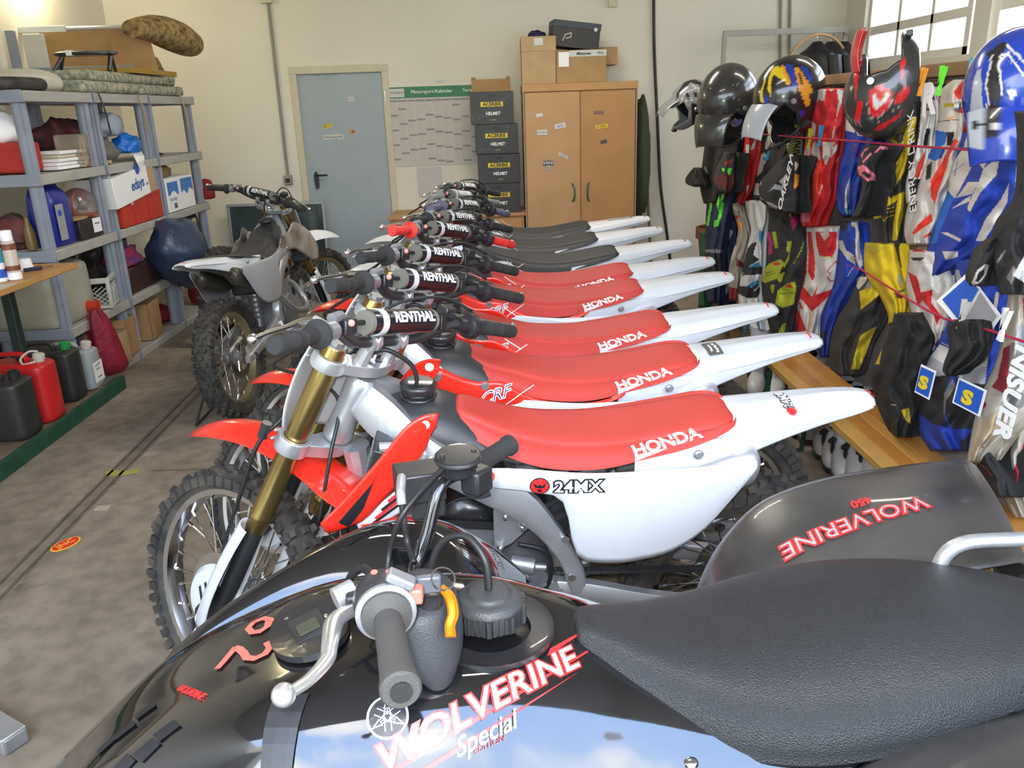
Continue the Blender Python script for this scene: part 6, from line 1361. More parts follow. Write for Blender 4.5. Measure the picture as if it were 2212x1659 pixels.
# ================= RIGHT: clothes, helmets, bench, boots =================
def PJ(p):
    q = CR.transposed() @ (Vector(p)-V(0, 0, CAMH)); return (1106+1754*q.x/-q.z, 829.5-1754*q.y/-q.z)
CR_ = {1: (1420, 120, 6.9125), 2: (1700, 60, 6.9125), 3: (1460, 340, 6.9125), 4: (1700, 280, 6.9125), 5: (1892, 60, 6.9125), 6: (1892, 280, 6.9125), 7: (1560, 500, 6.9125), 8: (1800, 480, 5.352), 9: (1780, 740, 5.12), 10: (1560, 740, 5.185), 0: (0, 0, 1)}
def KK(c, *a):
    ox, oy, s = CR_[c]; return [(ox+a[i]/s, oy+a[i+1]/s) for i in range(0, len(a), 2)]
COL = dict(R=(.56, .014, .018), R2=(.72, .045, .02), W=(.60, .56, .52), W2=(.68, .67, .66), B=(.012, .045, .36), B2=(.012, .13, .55), N=(.018, .024, .07), K=(.018, .018, .02), K2=(.035, .034, .033), Y=(.70, .50, .012), Y2=(.52, .40, .02), L=(.36, .40, .015), G=(.16, .80, .05), P=(.42, .015, .14), PK=(.85, .20, .30), C=(.03, .27, .50), E=(.36, .31, .26), E2=(.50, .46, .38), D=(.13, .02, .02), GR=(.22, .22, .22), GL=(.40, .42, .46), O=(.75, .30, .02), V=(.06, .02, .25), M=(.30, .015, .03), T=(.10, .45, .50), BE=(.55, .44, .30), DG=(.012, .10, .04), PU=(.03, .02, .12))
def inpoly(x, y, P):
    c = False; n = len(P); j = n-1
    for i in range(n):
        xi, yi = P[i]; xj, yj = P[j]
        if (yi > y) != (yj > y) and x < (xj-xi)*(y-yi)/(yj-yi)+xi: c = not c
        j = i
    return c
def seglist(pts, w):
    out = []
    for q in stroke(pts, w): out.append(q)
    return out
cloth_m = mat('sports_fabric', (1, 1, 1), .85, attr='print', bump=.25, bscale=260, var=.06, vscale=18)
shell_m = mat('helmet_shell', (1, 1, 1), .22, attr='print', coat=.7, var=.03)
def paint(me, cols):
    a = me.color_attributes.new('print', 'FLOAT_COLOR', 'POINT')
    for i, c in enumerate(cols): a.data[i].color = (*c, 1)
def prep(patches):
    out = []
    for p in patches:
        polys = seglist(p[1], p[2]) if len(p) > 2 else [p[1]]
        for P in polys: out.append((COL[p[0]], P, min(q[0] for q in P), max(q[0] for q in P), min(q[1] for q in P), max(q[1] for q in P)))
    return out
def colour_at(x, y, base, PP):
    c = base
    for col, P, x0, x1, y0, y1 in PP:
        if x0 <= x <= x1 and y0 <= y <= y1 and inpoly(x, y, P): c = col
    return c
def garment(name, label, cat, rows, base, patches=(), X=1.5, dp=.045, folds=2.5, amp=.012, ph=0., back=None, group='riding clothes hanging on the right', step=1.7, mod=None):
    """rows: (y, xleft, xright) of the hanging cloth; gives a closed, folded, padded piece of fabric on the plane x = X"""
    rows = sorted(rows); H = rows[-1][0]-rows[0][0]; nr = max(8, int(H/step)); Wm = max(r[2]-r[1] for r in rows); nc = max(8, int(Wm/step))
    cr = crv([V(*r) for r in rows], 12); PP = prep(patches)
    def at(y):
        for a, b in zip(cr, cr[1:]):
            if a.x <= y <= b.x and b.x > a.x: t = (y-a.x)/(b.x-a.x); return a.y+(b.y-a.y)*t, a.z+(b.z-a.z)*t
        return cr[-1].y, cr[-1].z
    vs = []; cols = []; nb = []
    for i in range(nr+1):
        y = rows[0][0]+H*i/nr; xl, xr = at(y); e = min(1, (i+.6)/3, (nr-i+.6)/3)
        for j in range(nc+1):
            v = j/nc; x = xl+(xr-xl)*v
            bul = math.sqrt(max(0, math.sin(PI*v)))*dp*e
            f = math.sin(folds*2*PI*v+ph+.9*math.sin(i*.12+ph))*amp*(.35+.65*i/nr)+amp*.9*mnoise.noise(V(v*5, i*.07, ph*3+X*9))
            vs.append(AX(x, y+0*v, X-bul-f*math.sin(PI*v)**.5 if 0 < v < 1 else X)); cols.append(colour_at(x, y, COL[base], PP)); nb.append(bul)
    N = len(vs)
    for k in range(N): vs.append(vs[k]+V(nb[k]+max(.004, nb[k]*.35), 0, 0)); cols.append(COL[back or base])
    C1 = nc+1; fs = []
    for i in range(nr):
        for j in range(nc):
            a = i*C1+j; fs.append((a, a+1, a+C1+1, a+C1)); fs.append((N+a, N+a+C1, N+a+C1+1, N+a+1))
    for i in range(nr):
        for a in (i*C1, i*C1+nc): fs.append((a, a+C1, N+a+C1, N+a) if a == i*C1 else (a, N+a, N+a+C1, a+C1))
    for j in range(nc):
        fs.append((j, N+j, N+j+1, j+1)); q = nr*C1+j; fs.append((q, q+1, N+q+1, N+q))
    me = bpy.data.meshes.new(name); me.from_pydata([tuple(v) for v in vs], [], fs); me.update(); me.materials.append(cloth_m); paint(me, cols)
    o = link(name, me, None, smooth=180); tag(o, label, cat, group); return o
def S(name, *a, **k): return garment(name, *a, **k)
Q = KK
# far end first
garment('jacket', 'black riding jacket hanging under the plain black helmet', 'jacket', [(270, 1530, 1590), (300, 1524, 1600), (345, 1518, 1592), (400, 1512, 1580), (440, 1520, 1570)], 'K', [('GR', Q(3, 430, 130, 500, 240, 420, 260)), ], X=1.46, ph=1)
garment('glove', 'black glove sticking out left of the black riding jacket', 'glove', [(362, 1498, 1515), (375, 1487, 1522), (388, 1480, 1526), (398, 1484, 1530), (404, 1500, 1530)], 'K', X=1.40, dp=.03)
garment('jersey', 'dark blue and white striped jersey behind the black helmet', 'jersey', [(225, 1545, 1605), (270, 1568, 1612), (350, 1566, 1612), (400, 1560, 1600)], 'PU', [('W', Q(1, 980, 740, 1090, 760, 1060, 830, 980, 810)), ('W', Q(1, 890, 820, 940, 1000, 940, 1080, 900, 1000)), ('W', Q(1, 1130, 1010, 1180, 1180, 1070, 1180)), ('B', Q(1, 1070, 1200, 1170, 1230, 1160, 1350, 1030, 1380)), ('N', Q(1, 1190, 1170, 1290, 1170, 1280, 1420, 1190, 1420))], X=1.54)
garment('mask', 'black and red face protector with bright green spots', 'protector', [(328, 1565, 1588), (345, 1556, 1592), (370, 1545, 1590), (395, 1541, 1588), (412, 1550, 1582), (418, 1560, 1575)], 'K2', [('D', Q(3, 560, 280, 880, 240, 880, 330, 580, 340)), ('D', Q(3, 590, 360, 860, 350, 840, 480, 640, 460)), ('G', Q(3, 690, 160, 730, 160, 720, 210, 690, 200)), ('G', Q(3, 770, 160, 840, 160, 810, 260, 770, 250)), ('R', Q(3, 720, 80, 860, 30, 820, 70, 740, 120))], X=1.40, dp=.08)
garment('sweatshirt', 'navy blue sweatshirt with big neon green letters', 'sweatshirt', [(340, 1552, 1596), (400, 1532, 1592), (420, 1528, 1588), (480, 1524, 1572), (535, 1523, 1563), (560, 1522, 1560), (620, 1524, 1560), (655, 1530, 1556)], 'N', [('G', Q(3, 560, 400, 590, 440, 560, 600, 500, 580, 530, 470)), ('G', Q(3, 530, 600, 560, 580, 490, 1020, 450, 1020)), ('G', Q(3, 590, 510, 640, 530, 650, 700, 640, 810, 600, 690)), ('G', Q(3, 690, 540, 740, 550, 700, 780, 640, 1030, 560, 1040, 570, 940, 620, 940, 650, 780)), ('GR', Q(3, 430, 1370, 700, 1380, 690, 1430, 420, 1420)), ('K', Q(3, 420, 1430, 700, 1430, 700, 1700, 420, 1700))], X=1.47)
garment('trousers', 'dark green trousers peeping out behind the navy sweatshirt', 'trousers', [(500, 1512, 1530), (560, 1512, 1528), (620, 1510, 1530), (665, 1508, 1530)], 'DG', X=1.56)
garment('trousers', 'blue and grey riding trousers beside the navy sweatshirt', 'trousers', [(430, 1572, 1590), (500, 1562, 1592), (560, 1556, 1590), (640, 1552, 1580), (700, 1556, 1585)], 'N', [('GL', Q(3, 780, 1060, 860, 1100, 760, 1300, 700, 1300)), ('GR', Q(3, 700, 1340, 780, 1340, 760, 1460, 690, 1460)), ('GL', Q(7, 0, 700, 90, 650, 90, 900, 0, 1000))], X=1.54)
garment('jersey', 'narrow red and white jersey left of the blue and yellow helmet', 'jersey', [(192, 1622, 1640), (230, 1614, 1646), (290, 1608, 1650), (340, 1600, 1648), (390, 1592, 1636), (430, 1590, 1618), (446, 1594, 1606)], 'R', [('W', Q(1, 1440, 580, 1480, 570, 1560, 700, 1540, 740, 1460, 680)), ('W', Q(1, 1330, 1010, 1390, 1010, 1440, 1150, 1400, 1170, 1310, 1100)), ('W', Q(1, 1480, 1200, 1500, 1190, 1440, 1400, 1380, 1410)), ('W', Q(1, 1320, 1330, 1390, 1330, 1350, 1520, 1320, 1480)), ('W', Q(1, 1260, 1560, 1340, 1560, 1320, 1700, 1220, 1700)), ('W', Q(3, 980, 40, 1070, 40, 1050, 180, 900, 360, 840, 600, 820, 620, 900, 340)), ('W', Q(1, 1540, 1310, 1530, 1350, 1480, 1440)), ('W', Q(3, 1060, 420, 1100, 410, 1080, 500, 1050, 560))], X=1.50, ph=2)
garment('jersey', 'black and white jersey with blue marks under the blue and yellow helmet', 'jersey', [(255, 1645, 1690), (300, 1640, 1692), (360, 1634, 1690), (400, 1628, 1672), (450, 1622, 1655), (470, 1622, 1650)], 'K', [('W', Q(1, 1580, 880, 1740, 1030, 1780, 1160, 1640, 1400, 1610, 1400, 1610, 1310, 1660, 1180)), ('W', Q(1, 1600, 1440, 1640, 1550, 1580, 1660, 1540, 1660, 1490, 1560, 1480, 1500, 1550, 1480)), ('W', Q(3, 1260, 0, 1310, 0, 1300, 200, 1210, 290, 1200, 260)), ('C', Q(1, 1650, 1420, 1690, 1420, 1650, 1560, 1620, 1480)), ('C', Q(3, 1300, 0, 1380, 0, 1350, 60, 1310, 50)), ('W', Q(3, 1180, 380, 1240, 380, 1250, 560, 1160, 560))], X=1.50, ph=3)
lm = []
for k in range(16): lm.append(('L', KK(1, 1830+k*8, 800+k*42, 1960, 860+k*44, 2060, 820+k*44, 2180, 860+k*40), 1.0))
garment('jersey', 'black jersey with a lime green net print hanging below the helmet', 'jersey', [(215, 1692, 1720), (240, 1684, 1735), (300, 1678, 1732), (350, 1672, 1730), (400, 1660, 1728), (420, 1662, 1712)], 'K', lm+[('L', Q(1, 1860, 760, 1930, 780, 1940, 900, 1880, 1000, 1850, 950)), ('L', Q(1, 1900, 1020, 2140, 1040, 2100, 1180, 1900, 1150)), ('W', Q(1, 1880, 1270, 1990, 1260, 1960, 1320, 1870, 1330)), ('E', Q(1, 2150, 1020, 2212, 1000, 2180, 1650, 2120, 1650))], X=1.47, ph=4)
garment('goggles', 'black and bronze riding goggles and gloves with white lettering', 'goggles', [(335, 1698, 1728), (360, 1670, 1730), (395, 1642, 1728), (420, 1640, 1728), (440, 1650, 1728), (462, 1700, 1722)], 'K', [('GL', Q(3, 1380, 520, 1480, 400, 1600, 430, 1600, 500, 1460, 470)), ('E', Q(3, 1540, 360, 1660, 240, 1680, 300, 1600, 420)), ('W', Q(3, 1260, 390, 1280, 330, 1240, 560, 1270, 620, 1350, 660, 1240, 590)), ('BE', Q(3, 1780, 60, 1840, 100, 1780, 220, 1770, 120)), ('W', Q(3, 1340, 660, 1420, 680, 1520, 740, 1500, 780, 1400, 740)), ('O', Q(3, 1770, 240, 1840, 260, 1830, 420, 1760, 480))], X=1.38, dp=.08, folds=1.2)
t_ = AX(1702, 398, 1.27); tp = bpy.data.objects['goggles']
text('OAKLEY', .07, AX(1697, 398, 1.275), (0, -.45, .9), (-1, 0, 0), M['lwhite'], tp, bold=.001)
mb = MB(); mb.lathe([(.018, 0), (.030, 0), (.030, .006), (.018, .006)], AX(1710, 348, 1.33), (-1, 0, 0), 20, closed=True); mb.build('ring', M['lwhite'], tp)
garment('trousers', 'beige riding trousers with red marks under the narrow red jersey', 'trousers', [(436, 1576, 1602), (452, 1580, 1610), (500, 1594, 1622), (560, 1578, 1618), (600, 1572, 1605), (650, 1575, 1600)], 'E', [('W', Q(3, 800, 670, 880, 720, 960, 780, 900, 800, 820, 740)), ('R', Q(3, 840, 900, 940, 860, 930, 920, 860, 940)), ('O', Q(3, 920, 960, 990, 960, 970, 1100, 930, 1040)), ('E2', Q(3, 850, 1300, 920, 1330, 890, 1500, 780, 1560, 770, 1450)), ('D', Q(3, 860, 1190, 920, 1240, 900, 1320, 850, 1300)), ('D', Q(3, 900, 1500, 1020, 1580, 1000, 1650, 900, 1620)), ('M', Q(7, 100, 830, 230, 850, 220, 1050, 100, 1050))], X=1.50, ph=5)
garment('trousers', 'white riding trousers with black and bright blue panels', 'trousers', [(432, 1608, 1660), (470, 1615, 1658), (500, 1622, 1652), (540, 1612, 1650), (590, 1602, 1648), (640, 1594, 1640), (680, 1598, 1650), (716, 1608, 1656)], 'W2', [('K', Q(3, 1030, 560, 1100, 520, 1090, 650, 1040, 660)), ('K', Q(7, 440, 180, 520, 150, 460, 350, 560, 420, 400, 520, 280, 640, 330, 420, 380, 250)), ('K', Q(7, 380, 530, 600, 520, 590, 640, 300, 660, 330, 560)), ('C', Q(7, 390, 530, 560, 450, 580, 520, 470, 540)), ('C', Q(7, 550, 0, 630, 0, 610, 100, 580, 190, 550, 120)), ('K', Q(7, 240, 810, 360, 820, 520, 720, 580, 900, 520, 990, 380, 1000, 240, 930)), ('C', Q(7, 400, 800, 520, 720, 560, 750, 420, 850)), ('W2', Q(7, 470, 880, 580, 770, 590, 790, 490, 890)), ('C', Q(7, 330, 1330, 410, 1310, 410, 1490, 320, 1470)), ('C', Q(7, 510, 1290, 540, 1290, 580, 1490, 520, 1400))], X=1.47, ph=1.5)
garment('trousers', 'black riding trousers with lime green knee panels', 'trousers', [(440, 1655, 1700), (470, 1660, 1722), (520, 1656, 1742), (570, 1654, 1742), (610, 1645, 1735), (660, 1650, 1722), (700, 1660, 1715), (730, 1668, 1712)], 'K', [('L', Q(7, 740, 0, 800, 0, 840, 240, 790, 260)), ('P', Q(7, 640, 0, 700, 0, 760, 160, 740, 330, 680, 350, 700, 180)), ('L', Q(7, 590, 600, 700, 480, 870, 410, 930, 480, 880, 560, 830, 700, 640, 770, 580, 730)), ('R', Q(7, 740, 480, 830, 450, 880, 500, 790, 510)), ('L', Q(7, 970, 150, 1040, 150, 1010, 310, 960, 300)), ('L', Q(7, 1010, 300, 1000, 420, 930, 540, 900, 520, 960, 420)), ('L', Q(7, 830, 650, 940, 600, 880, 760, 830, 750)), ('L', Q(7, 830, 880, 960, 780, 1080, 750, 1110, 820, 1070, 1090, 900, 1140, 790, 1080)), ('R', Q(7, 930, 810, 1020, 780, 1070, 850, 990, 840)), ('L', Q(7, 720, 790, 790, 790, 760, 930, 730, 900)), ('L', Q(7, 900, 1380, 950, 1370, 930, 1540, 830, 1540)), ('K2', Q(7, 640, 625, 830, 570, 830, 575, 640, 635)), ('K2', Q(7, 640, 665, 820, 610, 820, 616, 640, 675)), ('K2', Q(7, 850, 930, 1080, 910, 1080, 918, 850, 940)), ('P', Q(3, 1700, 960, 1850, 700, 1860, 900, 1750, 1100)), ('L', Q(3, 1680, 780, 1760, 700, 1800, 720, 1700, 900))]+[('L', KK(3, 1700+k*22, 1650-k*30, 1800+k*14, 1560-k*40), .7) for k in range(9)], X=1.45, ph=2.2)
garment('jersey', 'red and white jersey with slim white letters between the two helmets', 'jersey', [(190, 1756, 1822), (210, 1752, 1828), (260, 1746, 1824), (320, 1738, 1815), (360, 1732, 1806), (420, 1728, 1800), (470, 1728, 1780), (492, 1732, 1772)], 'R', [('W', Q(2, 400, 930, 590, 910, 560, 1060, 520, 1100, 480, 1060, 400, 1190)), ('W', Q(2, 740, 910, 840, 930, 820, 1100, 720, 1400, 700, 1650, 670, 1650, 740, 1300, 770, 1080)), ('W', Q(2, 370, 1400, 430, 1440, 410, 1650, 380, 1600)), ('W', Q(2, 620, 920, 720, 910, 660, 950)), ('W', Q(4, 400, 160, 440, 200, 490, 300, 500, 460, 440, 430, 360, 350)), ('W', Q(4, 530, 180, 710, 180, 640, 400, 580, 540, 530, 420)), ('W', Q(4, 770, 210, 750, 300, 640, 430, 690, 260)), ('W', Q(4, 200, 760, 260, 760, 350, 300, 330, 160, 300, 200, 240, 500)), ('R2', Q(4, 330, 400, 520, 500, 500, 1000, 220, 1200, 220, 900)), ('W', Q(4, 720, 480, 780, 380, 800, 390, 730, 500)), ('PK', Q(4, 200, 1250, 290, 1240, 340, 1170, 330, 1380, 210, 1370)), ('W', Q(4, 470, 970, 520, 820, 540, 830, 490, 960)), ('W', Q(4, 330, 480, 400, 470, 470, 530, 400, 500, 330, 500))], X=1.46, ph=.6, amp=.016)
jr = bpy.data.objects['jersey.003'] if 'jersey.003' in bpy.data.objects else None
garment('trousers', 'red and white riding trousers with a fox outline on each hip', 'trousers', [(488, 1742, 1812), (530, 1736, 1812), (580, 1726, 1808), (620, 1720, 1800), (680, 1716, 1775), (720, 1720, 1768), (732, 1730, 1764)], 'W', [('R', Q(7, 1270, 0, 1330, 0, 1390, 460, 1380, 680, 1350, 740, 1280, 600, 1290, 300)), ('R', Q(7, 1390, 0, 1720, 0, 1700, 250, 1640, 380, 1450, 360, 1410, 200)), ('R', Q(7, 1200, 420, 1270, 380, 1260, 600, 1210, 820, 1330, 970, 1640, 860, 1600, 960, 1340, 1200, 1180, 1000, 1080, 1100, 1150, 560)), ('R', Q(7, 1080, 1100, 1140, 1180, 1260, 1480, 1080, 1520)), ('R', Q(7, 1430, 800, 1380, 970, 1350, 960)), ('R', KK(7, 1700, 440, 1560, 600, 1620, 620, 1580, 690, 1620, 750, 1690, 720), 2.2), ('R', KK(7, 1690, 440, 1740, 490, 1700, 620), 2.0), ('R', KK(7, 1200, 560, 1250, 540, 1200, 650, 1240, 620, 1210, 720), 1.8), ('R', Q(7, 1140, 1060, 1170, 1060, 1210, 1150, 1180, 1160)), ('W', Q(7, 1460, 20, 1590, 0, 1600, 60, 1520, 140)), ('BE', Q(7, 1290, 1200, 1340, 1250, 1340, 1440, 1290, 1400)), ('L', KK(7, 1450, 380, 1650, 370), 1.6), ('L', KK(7, 1480, 440, 1640, 390), 1.4)], X=1.47, ph=3.1)
garment('jersey', 'royal blue jersey with a white collar ring under the red helmet', 'jersey', [(236, 1824, 1908), (270, 1824, 1910), (310, 1822, 1905), (360, 1812, 1880), (410, 1806, 1868), (450, 1808, 1852), (468, 1822, 1845)], 'B', [('W', Q(2, 870, 1310, 900, 1330, 1040, 1470, 1010, 1570, 850, 1530)), ('W', KK(4, 1040, 10, 1060, 80, 1120, 90, 1200, 60, 1280, 20), 2.4), ('W', Q(4, 1380, 60, 1420, 30, 1400, 130, 1350, 150)), ('W', Q(4, 940, 710, 930, 1000, 910, 1180, 860, 1180, 870, 900)), ('W', Q(4, 1010, 230, 1060, 250, 1050, 290, 1020, 290)), ('T', Q(4, 850, 1180, 960, 1200, 940, 1270, 880, 1250)), ('V', Q(4, 980, 250, 1060, 240, 1090, 420, 1000, 420))], X=1.47, ph=1.9, amp=.018)
garment('neck_brace', 'black riding shoe-like protector with pink straps on the blue jersey', 'protector', [(312, 1872, 1918), (325, 1860, 1915), (350, 1854, 1900), (375, 1850, 1895), (392, 1862, 1890), (430, 1856, 1880), (470, 1840, 1868)], 'K', [('PK', Q(4, 1300, 340, 1400, 240, 1500, 260, 1510, 300, 1400, 290, 1320, 350)), ('PK', Q(4, 1120, 480, 1250, 340, 1270, 360, 1140, 500)), ('PK', Q(4, 1050, 560, 1140, 520, 1330, 680, 1320, 760, 1200, 770, 1080, 680)), ('K', Q(4, 1110, 650, 1150, 610, 1260, 680, 1220, 740)), ('PK', Q(4, 1100, 380, 1160, 290, 1230, 270, 1150, 330, 1120, 430))], X=1.36, dp=.07, folds=1)
garment('trousers', 'blue riding trousers with white side panels by the fox print pair', 'trousers', [(478, 1812, 1862), (520, 1808, 1866), (570, 1800, 1872), (620, 1790, 1850), (680, 1772, 1815), (740, 1768, 1800), (772, 1770, 1792)], 'B', [('W', Q(4, 960, 1290, 1050, 1240, 1090, 1240, 1060, 1400, 1080, 1650, 1040, 1650, 1020, 1470, 960, 1430)), ('W', Q(7, 1740, 140, 1800, 130, 1850, 280, 1970, 350, 1990, 500, 1870, 420, 1750, 250)), ('W', Q(7, 1990, 0, 2040, 0, 2060, 250, 2100, 500, 2060, 560, 1990, 400)), ('W', KK(7, 1970, 520, 1870, 670), 1.6), ('R', KK(7, 1860, 490, 2060, 580), 1.), ('W', Q(7, 2010, 700, 2150, 600, 2180, 700, 2060, 850, 2010, 860)), ('N', Q(7, 1460, 1500, 1560, 1480, 1560, 1700, 1440, 1700)), ('K', Q(4, 790, 1300, 930, 1290, 900, 1480, 830, 1520, 780, 1450))], X=1.49, ph=2.7)
garment('jersey', 'yellow and black jersey hanging next to the red helmet', 'jersey', [(205, 1938, 1985), (250, 1912, 1986), (310, 1915, 1974), (360, 1900, 1960), (420, 1886, 1955), (460, 1885, 1952), (520, 1880, 1948), (548, 1870, 1940)], 'K2', [('Y', Q(5, 140, 1460, 230, 1440, 350, 1800, 290, 1800)), ('Y', Q(5, 430, 1440, 530, 1330, 610, 1330, 580, 1700, 420, 1700)), ('Y', Q(4, 1480, 0, 1580, 0, 1700, 230, 1780, 0, 1900, 0, 1850, 280, 1760, 620, 1520, 1010, 1400, 1310, 1300, 1340, 1280, 1100, 1320, 800, 1380, 580, 1400, 720, 1500, 400, 1590, 230)), ('K2', Q(4, 1520, 0, 1750, 0, 1740, 160, 1680, 230, 1610, 150)), ('Y', Q(4, 1380, 1180, 1500, 1030, 1760, 920, 1740, 1250, 1640, 1650, 1570, 1660, 1590, 1400, 1650, 1050, 1480, 1160, 1400, 1300)), ('Y', KK(4, 1380, 1260, 1440, 1250, 1450, 1300), 1.4), ('Y', KK(4, 1480, 1240, 1540, 1230, 1600, 1210), 1.4), ('Y', KK(4, 1380, 1310, 1430, 1310, 1440, 1370, 1490, 1310, 1600, 1270), 1.4), ('Y', KK(4, 1450, 1185, 1520, 1185, 1610, 1150), 1.4), ('Y2', Q(4, 1620, 230, 1780, 180, 1700, 600, 1600, 700)), ('L', Q(5, 500, 1060, 640, 1000, 660, 1040, 540, 1110))], X=1.44, ph=.9, amp=.014)
garment('trousers', 'bright yellow riding trousers gathered below the yellow jersey', 'trousers', [(524, 1868, 1940), (560, 1866, 1944), (600, 1872, 1952), (640, 1900, 1962), (680, 1918, 1958), (700, 1918, 1945)], 'Y', [('K', Q(8, 430, 350, 510, 345, 500, 365, 440, 370)), ('K2', Q(8, 700, 240, 860, 180, 880, 400, 830, 600, 770, 500)), ('GL', Q(8, 740, 590, 790, 620, 800, 750, 760, 700)), ('D', Q(8, 720, 830, 820, 840, 800, 880, 740, 880)), ('Y2', Q(8, 350, 230, 600, 290, 480, 380, 360, 350)), ('K2', Q(8, 700, 820, 830, 770, 830, 790, 720, 840))], X=1.42, ph=1.1, dp=.06)
garment('jacket', 'black and yellow riding jacket sleeves drooping behind the bench', 'jacket', [(598, 1858, 1905), (640, 1838, 1915), (690, 1808, 1908), (740, 1792, 1880), (780, 1792, 1868), (812, 1798, 1852)], 'K2', [('Y', Q(8, 300, 800, 560, 690, 590, 770, 520, 850, 320, 1010)), ('GR', Q(8, 350, 770, 430, 650, 520, 660, 420, 760)), ('W', Q(8, 260, 720, 330, 600, 400, 600, 380, 680, 290, 780)), ('Y', Q(8, 0, 1050, 40, 1090, 10, 1180, -10, 1170)), ('Y2', Q(8, 310, 1310, 500, 1200, 380, 1500, 300, 1700, 200, 1700)), ('K', Q(8, 180, 1120, 600, 800, 640, 1100, 320, 1300))], X=1.45, ph=2.9, dp=.045, amp=.018)
garment('jersey', 'white jersey strip with black lettering between the yellow and dotted jerseys', 'jersey', [(185, 1986, 2012), (240, 1988, 2022), (300, 1978, 2018), (350, 1968, 2012), (400, 1955, 2000), (440, 1958, 1990)], 'W2', [('K2', Q(5, 560, 1100, 680, 1100, 640, 1650, 580, 1650)), ('K', Q(6, 580, 0, 660, 0, 620, 220, 520, 600, 420, 660, 470, 500, 540, 250)), ('Y', Q(5, 670, 1210, 740, 1210, 690, 1300)), ('R2', Q(6, 640, 480, 760, 280, 700, 560, 640, 720, 580, 720)), ('K', Q(6, 480, 740, 700, 740, 660, 960, 620, 1000, 520, 1000)), ('L', Q(6, 690, 750, 820, 750, 810, 880, 680, 860)), ('K', Q(5, 850, 970, 900, 900, 880, 1080, 830, 1050)), ('K', Q(5, 730, 1200, 860, 1190, 830, 1230, 740, 1240)), ('K', Q(5, 750, 1500, 810, 1500, 760, 1800, 700, 1750))], X=1.43, ph=.2, dp=.03)
text('ENERGY DRINK', .06, AX(1970, 350, 1.385), (0, .30, .95), (-1, 0, 0), M['lwhite'], [o for o in bpy.data.objects if o.name.startswith('jersey') and 'strip' in o.get('label', '')][0], sx=.8)
text('R', .13, AX(2006, 217, 1.37), (0, -1, .1), (-1, 0, 0), M['lwhite'], [o for o in bpy.data.objects if o.name.startswith('jersey') and 'strip' in o.get('label', '')][0], bold=.006)
garment('jersey', 'white dotted jersey with red blocks and a blue patch, pegged to the line', 'jersey', [(172, 2060, 2095), (200, 2030, 2098), (260, 2026, 2096), (320, 2008, 2084), (380, 1990, 2062), (440, 1962, 2045), (500, 1952, 2028), (530, 1960, 2020)], 'W', [('R2', Q(5, 1160, 960, 1300, 780, 1430, 840, 1400, 1080, 1220, 1060)), ('R2', Q(5, 860, 1160, 920, 900, 980, 920, 940, 1150, 900, 1500, 800, 1650, 830, 1400)), ('Y2', Q(5, 1010, 1130, 1350, 1100, 1350, 1170, 1010, 1190)), ('R2', Q(5, 1200, 1190, 1350, 1180, 1300, 1280, 1200, 1260)), ('R2', Q(5, 1340, 1280, 1400, 1250, 1340, 1650, 1280, 1650)), ('B2', Q(5, 900, 1560, 1070, 1560, 1030, 1750, 880, 1800)), ('B2', Q(6, 780, 250, 1040, 280, 980, 420, 880, 470, 780, 430)), ('B2', Q(6, 890, 10, 1060, 40, 1040, 200, 880, 240)), ('K', Q(6, 1060, 40, 1170, 40, 1140, 240, 1060, 240)), ('O', KK(5, 1060, 1380, 1180, 1310, 1100, 1390), 2.5), ('K', KK(5, 920, 1400, 1240, 1370), 1.5), ('R2', Q(6, 1170, 140, 1240, 170, 1100, 380, 1060, 560, 980, 780, 880, 1110, 820, 1000, 820, 760, 1000, 460)), ('K', Q(6, 760, 540, 840, 470, 820, 720, 740, 760)), ('R2', Q(6, 530, 1560, 640, 1400, 830, 1250, 850, 1370, 720, 1460, 580, 1560)), ('R2', Q(6, 690, 1610, 830, 1520, 820, 1580, 720, 1620)), ('K', Q(6, 490, 1250, 510, 1130, 620, 1060, 610, 1120, 540, 1230))], X=1.42, ph=2.5, dp=.05)
garment('trousers', 'white ribbed riding trousers with a red cross shaped panel', 'trousers', [(540, 1964, 2030), (580, 1960, 2052), (620, 1956, 2062), (660, 1962, 2058), (700, 1976, 2046), (730, 2012, 2036), (760, 2005, 2026)], 'W', [('R', Q(8, 860, 570, 980, 640, 1010, 810, 1150, 780, 1130, 930, 1250, 1080, 1200, 1190, 1150, 1050, 1030, 900, 980, 980, 940, 840)), ('R', Q(8, 910, 340, 1000, 250, 1060, 350, 960, 340)), ('W2', Q(8, 970, 640, 1000, 470, 1240, 500, 1270, 620, 1160, 740, 1020, 800)), ('R', Q(8, 1120, 1390, 1230, 1390, 1100, 1480)), ('K', Q(8, 900, 410, 1060, 410, 1000, 450, 920, 440))]+[('GL', KK(8, 1260, 560+k*26, 1400, 545+k*26), .6) for k in range(18)], X=1.41, ph=.4, dp=.06)
